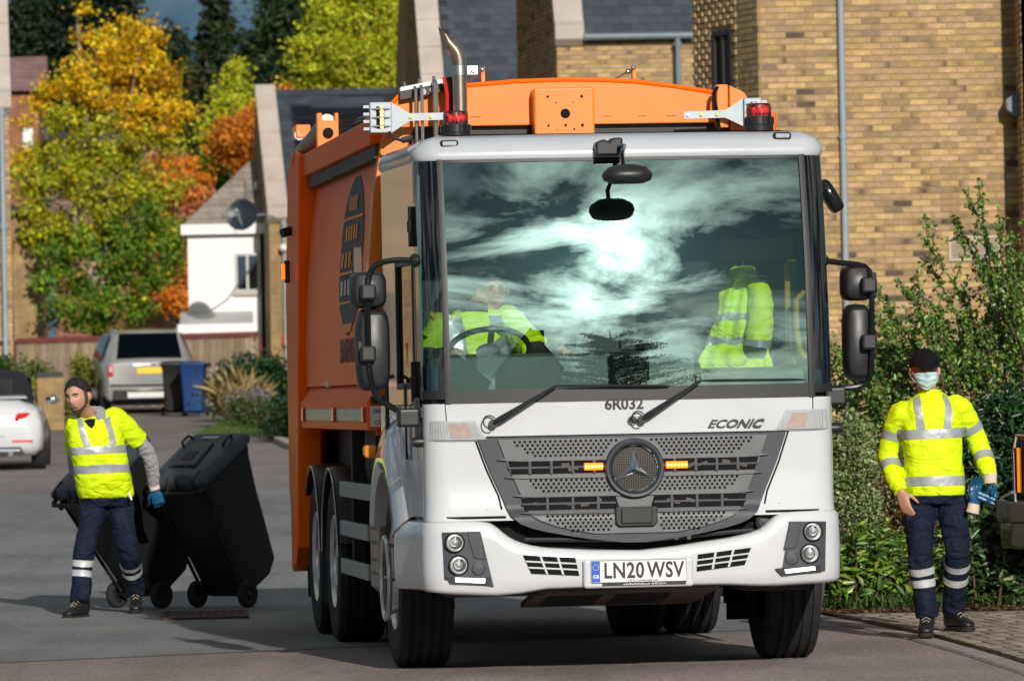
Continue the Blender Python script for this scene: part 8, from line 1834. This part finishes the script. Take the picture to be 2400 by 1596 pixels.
bp = G(316, 44.25); wheelie_bin((bp.x, 44.3, .10), math.radians(-44), math.radians(37), 'tilted black wheelie bin dragged behind the bearded worker back', group='black bins hauled by the worker')
yb = 123.5; p = G(458, yb); wheelie_bin((p.x, yb, gz(yb) + .10), math.radians(176), 0, 'blue wheelie bin standing beside the silver car', 'bin_blue', 'bin_blue', detail=False)
yb = 124.6; p = G(408, yb); wheelie_bin((p.x, yb, gz(yb) + .10), math.radians(183), 0, 'upright black wheelie bin between the silver car and the blue bin', 'bin_black', 'bin_black', detail=False)
# ================================================================ parked cars
def car_body(mb, secs, n=1):
    """secs: (y, [(x, z) half outline from sill up to the roof centre]) lofted and mirrored"""
    rings = []
    for y, half in secs:
        ring = [Vector((x, y, z)) for x, z in half] + [Vector((-x, y, z)) for x, z in half[::-1]]; rings.append(ring)
    mb.loft(rings, True, smooth=True)
def car_wheel(root, x, y, r, s, w=.21, rim='steel'):
    q = MB(); hw = w / 2; q.revolve([(r * .66, -hw * .8), (r * .8, -hw), (r * .95, -hw * .9), (r, -hw * .6), (r, hw * .6), (r * .95, hw * .9), (r * .8, hw), (r * .66, hw * .8)], (x, y, r), (s, 0, 0), 32); wh = q.build('wheel', 'rubber', root)
    q = MB(); q.revolve([(r * .66, .06), (r * .6, .03), (r * .2, .05), (0, .06)], (x, y, r), (s, 0, 0), 24)
    for k in range(5): a = k * 2 * math.pi / 5; q.box((x + s * .07, y + r * .4 * math.cos(a), r + r * .4 * math.sin(a)), (.03, r * .5, .05), R=Matrix.Rotation(a, 3, 'X'))
    q.build('rim', rim, wh)
def beetle():
    Y = 86.0; c = G(-46, Y); root = empty('parked_car', c, (0, 0, math.radians(3)), 'white rounded convertible with black soft top parked at the left edge', 'car')
    b = MB(); S_ = lambda w, zs, zb, zt: [(w * .86, .22), (w * .97, .32), (w, .52), (w * .98, .70), (w * .90, zb), (w * .60, zt), (0, zt + .02)]
    car_body(b, [(.0, [(.55, .34), (.66, .38), (.70, .50), (.70, .62), (.60, .72), (.40, .78), (0, .80)]), (.06, [(.72, .27), (.80, .34), (.83, .52), (.82, .68), (.74, .82), (.45, .90), (0, .92)]), (.22, S_(.885, 0, .88, 1.0)), (.5, S_(.905, 0, .92, 1.04)), (1.2, S_(.905, 0, .93, 1.0)), (2.6, S_(.905, 0, .93, .98)), (3.5, S_(.89, 0, .84, .92)), (4.0, S_(.80, 0, .72, .78)), (4.25, [(.5, .35), (.55, .4), (.58, .5), (.56, .58), (.5, .62), (.3, .64), (0, .65)])]); b.build('body', 'car_white', root, sharp=50)
    t = MB(); So = lambda w, z0, z1: [(w, z0), (w * .97, z0 + (z1 - z0) * .5), (w * .82, z1 - .03), (w * .5, z1), (0, z1 + .01)]
    car_body(t, [(.52, So(.70, .98, 1.05)), (.75, So(.72, .97, 1.28)), (1.0, So(.70, .96, 1.40)), (1.5, So(.70, .96, 1.47)), (2.1, So(.69, .95, 1.45)), (2.35, So(.68, .95, 1.38))]); t.build('soft_top', 'soft_top', root, sharp=50)
    g = MB(); R = Matrix.Rotation(math.radians(-38), 3, 'X'); g.box((0, .665, 1.20), (.86, .30, .012), R=Matrix.Rotation(math.radians(52), 3, 'X')); g.build('rear_window', 'window_glass', root, bevel=.02)
    sp = MB(); sp.prism([(-.66, .30, 1.045), (.66, .30, 1.045), (.62, .48, 1.075), (-.62, .48, 1.075)], (0, 0, .018)); sp.build('spoiler', 'car_white', root, bevel=.008)
    q = MB(); q.prism([(.70, 1.9, .96), (.70, 2.35, .97), (.66, 2.65, .97), (.60, 2.2, 1.38), (.66, 1.9, 1.36)], (.02, 0, 0)); q.build('side_window', 'car_glass', root)
    for s in (-1, 1):
        l = MB(); pts = [(.46, .705), (.52, .83), (.66, .84), (.775, .80), (.80, .74), (.76, .69)]
        l.prism([(s * x, .06 + max(0, x - .55) * .5, z) for x, z in pts], (0, -.09, 0)); lm = l.build('tail_lamp', 'red_lens', root, bevel=.015)
        r = MB(); r.bx(s * .44, s * .74, -.01, .03, .415, .44); r.build('reflector', 'red_lens', root)
        m = MB(); m.sphere((s * .98, 2.0, 1.02), (.10, .06, .075), 14, 10); m.tube([(s * .88, 2.38, .96), (s * .95, 2.05, 1.0)], .02, n=6); m.build('wing_mirror', 'chrome', root)
        for y in (.78, 3.3): car_wheel(root, s * .80, y, .33, s)
        q = MB(); q.cyl((s * .42, -.02, .25), (s * .42, .2, .25), .04, n=12); q.build('tailpipe', 'chrome', root)
    p = MB(); p.bx(-.34, .34, -.030, .02, .50, .63); p.build('plate_recess', 'car_white', root, bevel=.01); p = MB(); p.bx(-.26, .26, -.036, -.031, .515, .625); p.build('number_plate', 'plate_yellow', root)
    d = MB(); d.prism([(-.62, -.01, .24), (.62, -.01, .24), (.56, -.01, .345), (-.56, -.01, .345)], (0, .3, 0)); d.build('diffuser', 'black_plastic', root, bevel=.01); d = MB(); d.bx(-.55, .55, -.02, -.011, .285, .315); d.build('diffuser_trim', 'grey_metal', root)
beetle()
def suv():
    Y = 127.5; c = G(352, Y); root = empty('parked_car', c, (0, 0, math.radians(9)), 'large silver four by four seen from behind in the driveway', 'car')
    b = MB(); S_ = lambda w, zb, zt, wt: [(w * .92, .30), (w, .42), (w, .75), (w * .99, zb), (wt, zt - .12), (wt * .86, zt - .02), (0, zt)]
    car_body(b, [(0, [(.80, .42), (.86, .5), (.88, .75), (.87, 1.02), (.82, 1.08), (.5, 1.10), (0, 1.10)]), (.10, S_(.95, 1.08, 1.20, .80)), (.40, S_(.98, 1.10, 1.76, .72)), (.75, S_(1.0, 1.10, 1.83, .73)), (2.6, S_(1.0, 1.10, 1.84, .74)), (3.2, S_(1.0, 1.08, 1.70, .72)), (3.8, S_(1.0, 1.05, 1.18, .75)), (5.0, S_(.95, 1.0, 1.08, .7)), (5.3, S_(.85, .9, .98, .6))]); b.build('body', 'car_silver', root, sharp=40)
    g = MB(); g.prism([(-.70, .125, 1.16), (.70, .125, 1.16), (.62, .40, 1.70), (-.62, .40, 1.70)], (0, -.07, .03)); g.build('rear_window', 'car_glass', root)
    for s in (-1, 1):
        g = MB(); g.prism([(s * .985, .65, 1.15), (s * .985, 3.3, 1.12), (s * .765, 2.75, 1.72), (s * .765, .8, 1.72)], (s * .012, 0, .006)); g.build('side_window', 'car_glass', root)
        l = MB(); l.bx(s * .78, s * .90, -.03, .08, .80, 1.06); l.build('tail_lamp', 'red_lens', root, bevel=.02); l = MB(); l.bx(s * .80, s * .87, -.042, -.031, .90, 1.03); l.build('reversing_lens', 'lamp_lens', root, bevel=.006)
        for y in (.85, 4.1): car_wheel(root, s * .90, y, .40, s, .26)
        m = MB(); m.sphere((s * 1.12, 3.1, 1.18), (.12, .08, .10), 12, 8); m.tube([(s * .98, 3.1, 1.12), (s * 1.08, 3.1, 1.16)], .025, n=6); m.build('wing_mirror', 'chrome', root)
    h = MB(); h.bx(-.42, .42, -.02, .06, 1.02, 1.075); h.build('tailgate_trim', 'chrome', root, bevel=.008)
    p = MB(); p.bx(-.27, .30, -.020, .02, .86, .99); p.build('number_plate', 'plate_yellow', root)
    l = MB(); l.bx(-.85, .85, -.03, .02, .60, .635); l.build('bumper_crease', 'chrome', root); l = MB(); l.bx(-.80, .80, -.055, .3, .30, .52); l.build('bumper', 'car_dark', root, bevel=.02); l = MB(); l.bx(-.50, .62, -.075, -.05, .34, .47); l.build('skid_plate', 'steel', root, bevel=.01)
    u = MB(); u.bx(-.85, .85, .12, 5.0, .18, .44); u.build('underbody', 'matt_black', root)
suv()
def dark_car():
    """front corner of the vehicle that noses into the picture at the right edge"""
    Y = 39.7; a = W(2322, 1180, Y); root = empty('parked_car', (a.x, Y, .03), (0, 0, -.32), 'black four by four with chrome trimmed headlamp cut by the right edge', 'car')
    z = lambda py: W(2370, py, Y).z - .03
    X = lambda px: W(px - 22, 1150, Y).x - a.x
    b = MB(); car_body(b, [(0.22, [(.55, .42), (.60, .5), (.62, .8), (.60, 1.05), (.5, 1.12), (0, 1.13)]), (.35, [(.88, .40), (.93, .5), (.95, .85), (.92, 1.08), (.8, 1.16), (0, 1.18)]), (.8, [(.93, .40), (.97, .5), (.98, .85), (.95, 1.10), (.82, 1.19), (0, 1.21)]), (1.6, [(.94, .40), (.98, .5), (.99, .9), (.96, 1.12), (.8, 1.22), (0, 1.24)]), (2.2, [(.94, .40), (.98, .5), (.99, .95), (.96, 1.14), (.74, 1.75), (0, 1.80)]), (4.2, [(.94, .40), (.98, .5), (.99, .95), (.96, 1.14), (.74, 1.72), (0, 1.76)]), (4.8, [(.90, .45), (.94, .55), (.95, .9), (.9, 1.1), (.75, 1.2), (0, 1.22)])]); bo = b.build('body', 'car_dark', root, sharp=40); bo.location = (1.0 + .02, 0, 0)
    cx = 1.02
    h = MB(); h.prism([(X(2388), .20, z(1165)), (X(2388), .20, z(1060)), (X(2392), .22, z(1030)), (X(2440), .16, z(1035)), (X(2440), .16, z(1165))], (0, .12, 0)); hl = h.build('headlamp', 'black_gloss', root, bevel=.012)
    f = MB(); f.tube([(X(2386), .185, z(1170)), (X(2385), .185, z(1060)), (X(2392), .19, z(1022)), (X(2440), .14, z(1025))], .014, n=8); f.build('lamp_trim', 'chrome', root)
    al = MB(); al.bx(X(2396), X(2403), .13, .18, z(1155), z(1050)); al.build('indicator_strip', 'amber_lens', root, bevel=.004)
    gr = MB(); gr.bx(X(2400), X(2400) + 1.2, .14, .20, z(1240), z(1180)); gr.build('grille', 'black_plastic', root, bevel=.015); 
    bm = MB(); rings = []
    for y, z0, z1 in ((.02, 1275, 1190), (-.05, 1268, 1205), (-.08, 1255, 1215)): pass
    bm.prism([(X(2350), .34, z(1165)), (X(2352), .05, z(1170)), (X(2395), -.10, z(1175)), (X(2395) + 1.4, -.12, z(1178)), (X(2395) + 1.4, .34, z(1178))], (0, 0, z(1215) - z(1165))); bm.build('bumper_top', 'car_dark', root, bevel=.02, seg=3)
    b2 = MB(); b2.prism([(X(2356), .34, z(1219)), (X(2360), .06, z(1219)), (X(2398), -.08, z(1219)), (X(2398) + 1.4, -.10, z(1219)), (X(2398) + 1.4, .34, z(1219))], (0, 0, z(1285) - z(1219))); b2.build('bumper', 'car_dark', root, bevel=.03, seg=3)
    pf = MB(); pf.prism([(X(2346), .22, z(1165)), (X(2388), .06, z(1150)), (X(2388), .3, z(1150))], (0, 0, -.02)); pf.build('bumper_step', 'grey_metal', root)
    for s in (-1, 1):
        for y in (.95, 3.9): car_wheel(root, cx + s * .88, y, .40, s, .26)
    w = MB(); w.prism([(cx - .85, 1.65, 1.27), (cx + .85, 1.65, 1.27), (cx + .68, 2.2, 1.76), (cx - .68, 2.2, 1.76)], (0, -.02, .01)); w.build('windscreen', 'car_glass', root)
dark_car()
def white_car():
    Y = 122.0; c = G(668, Y); root = empty('parked_car', (c.x + .1, Y, gz(Y)), (0, 0, math.radians(-84)), 'white car nose just showing past the orange lorry body', 'car')
    b = MB(); S_ = lambda w, zb, zt, wt: [(w * .92, .25), (w, .36), (w, .62), (w * .97, zb), (wt, zt - .06), (wt * .7, zt), (0, zt + .01)]
    car_body(b, [(0, [(.5, .35), (.6, .4), (.62, .5), (.6, .62), (.5, .66), (.3, .68), (0, .69)]), (.25, S_(.84, .74, .84, .6)), (1.0, S_(.9, .86, .98, .66)), (1.6, S_(.9, .9, 1.35, .62)), (2.4, S_(.9, .9, 1.46, .62)), (3.4, S_(.9, .9, 1.42, .6)), (4.0, S_(.86, .88, 1.0, .6)), (4.2, S_(.8, .7, .8, .5))]); b.build('body', 'car_white', root, sharp=40)
    for s in (-1, 1):
        g = MB(); g.prism([(s * .80, 1.2, .96), (s * .80, 3.6, .96), (s * .655, 3.2, 1.36), (s * .655, 1.75, 1.36)], (s * .02, 0, .01)); g.build('side_window', 'car_glass', root); l = MB(); l.bx(s * .5, s * .76, .06, .16, .60, .72); l.build('headlamp', 'lamp_lens', root, bevel=.02)
        for y in (.85, 3.4): car_wheel(root, s * .80, y, .32, s)
white_car()
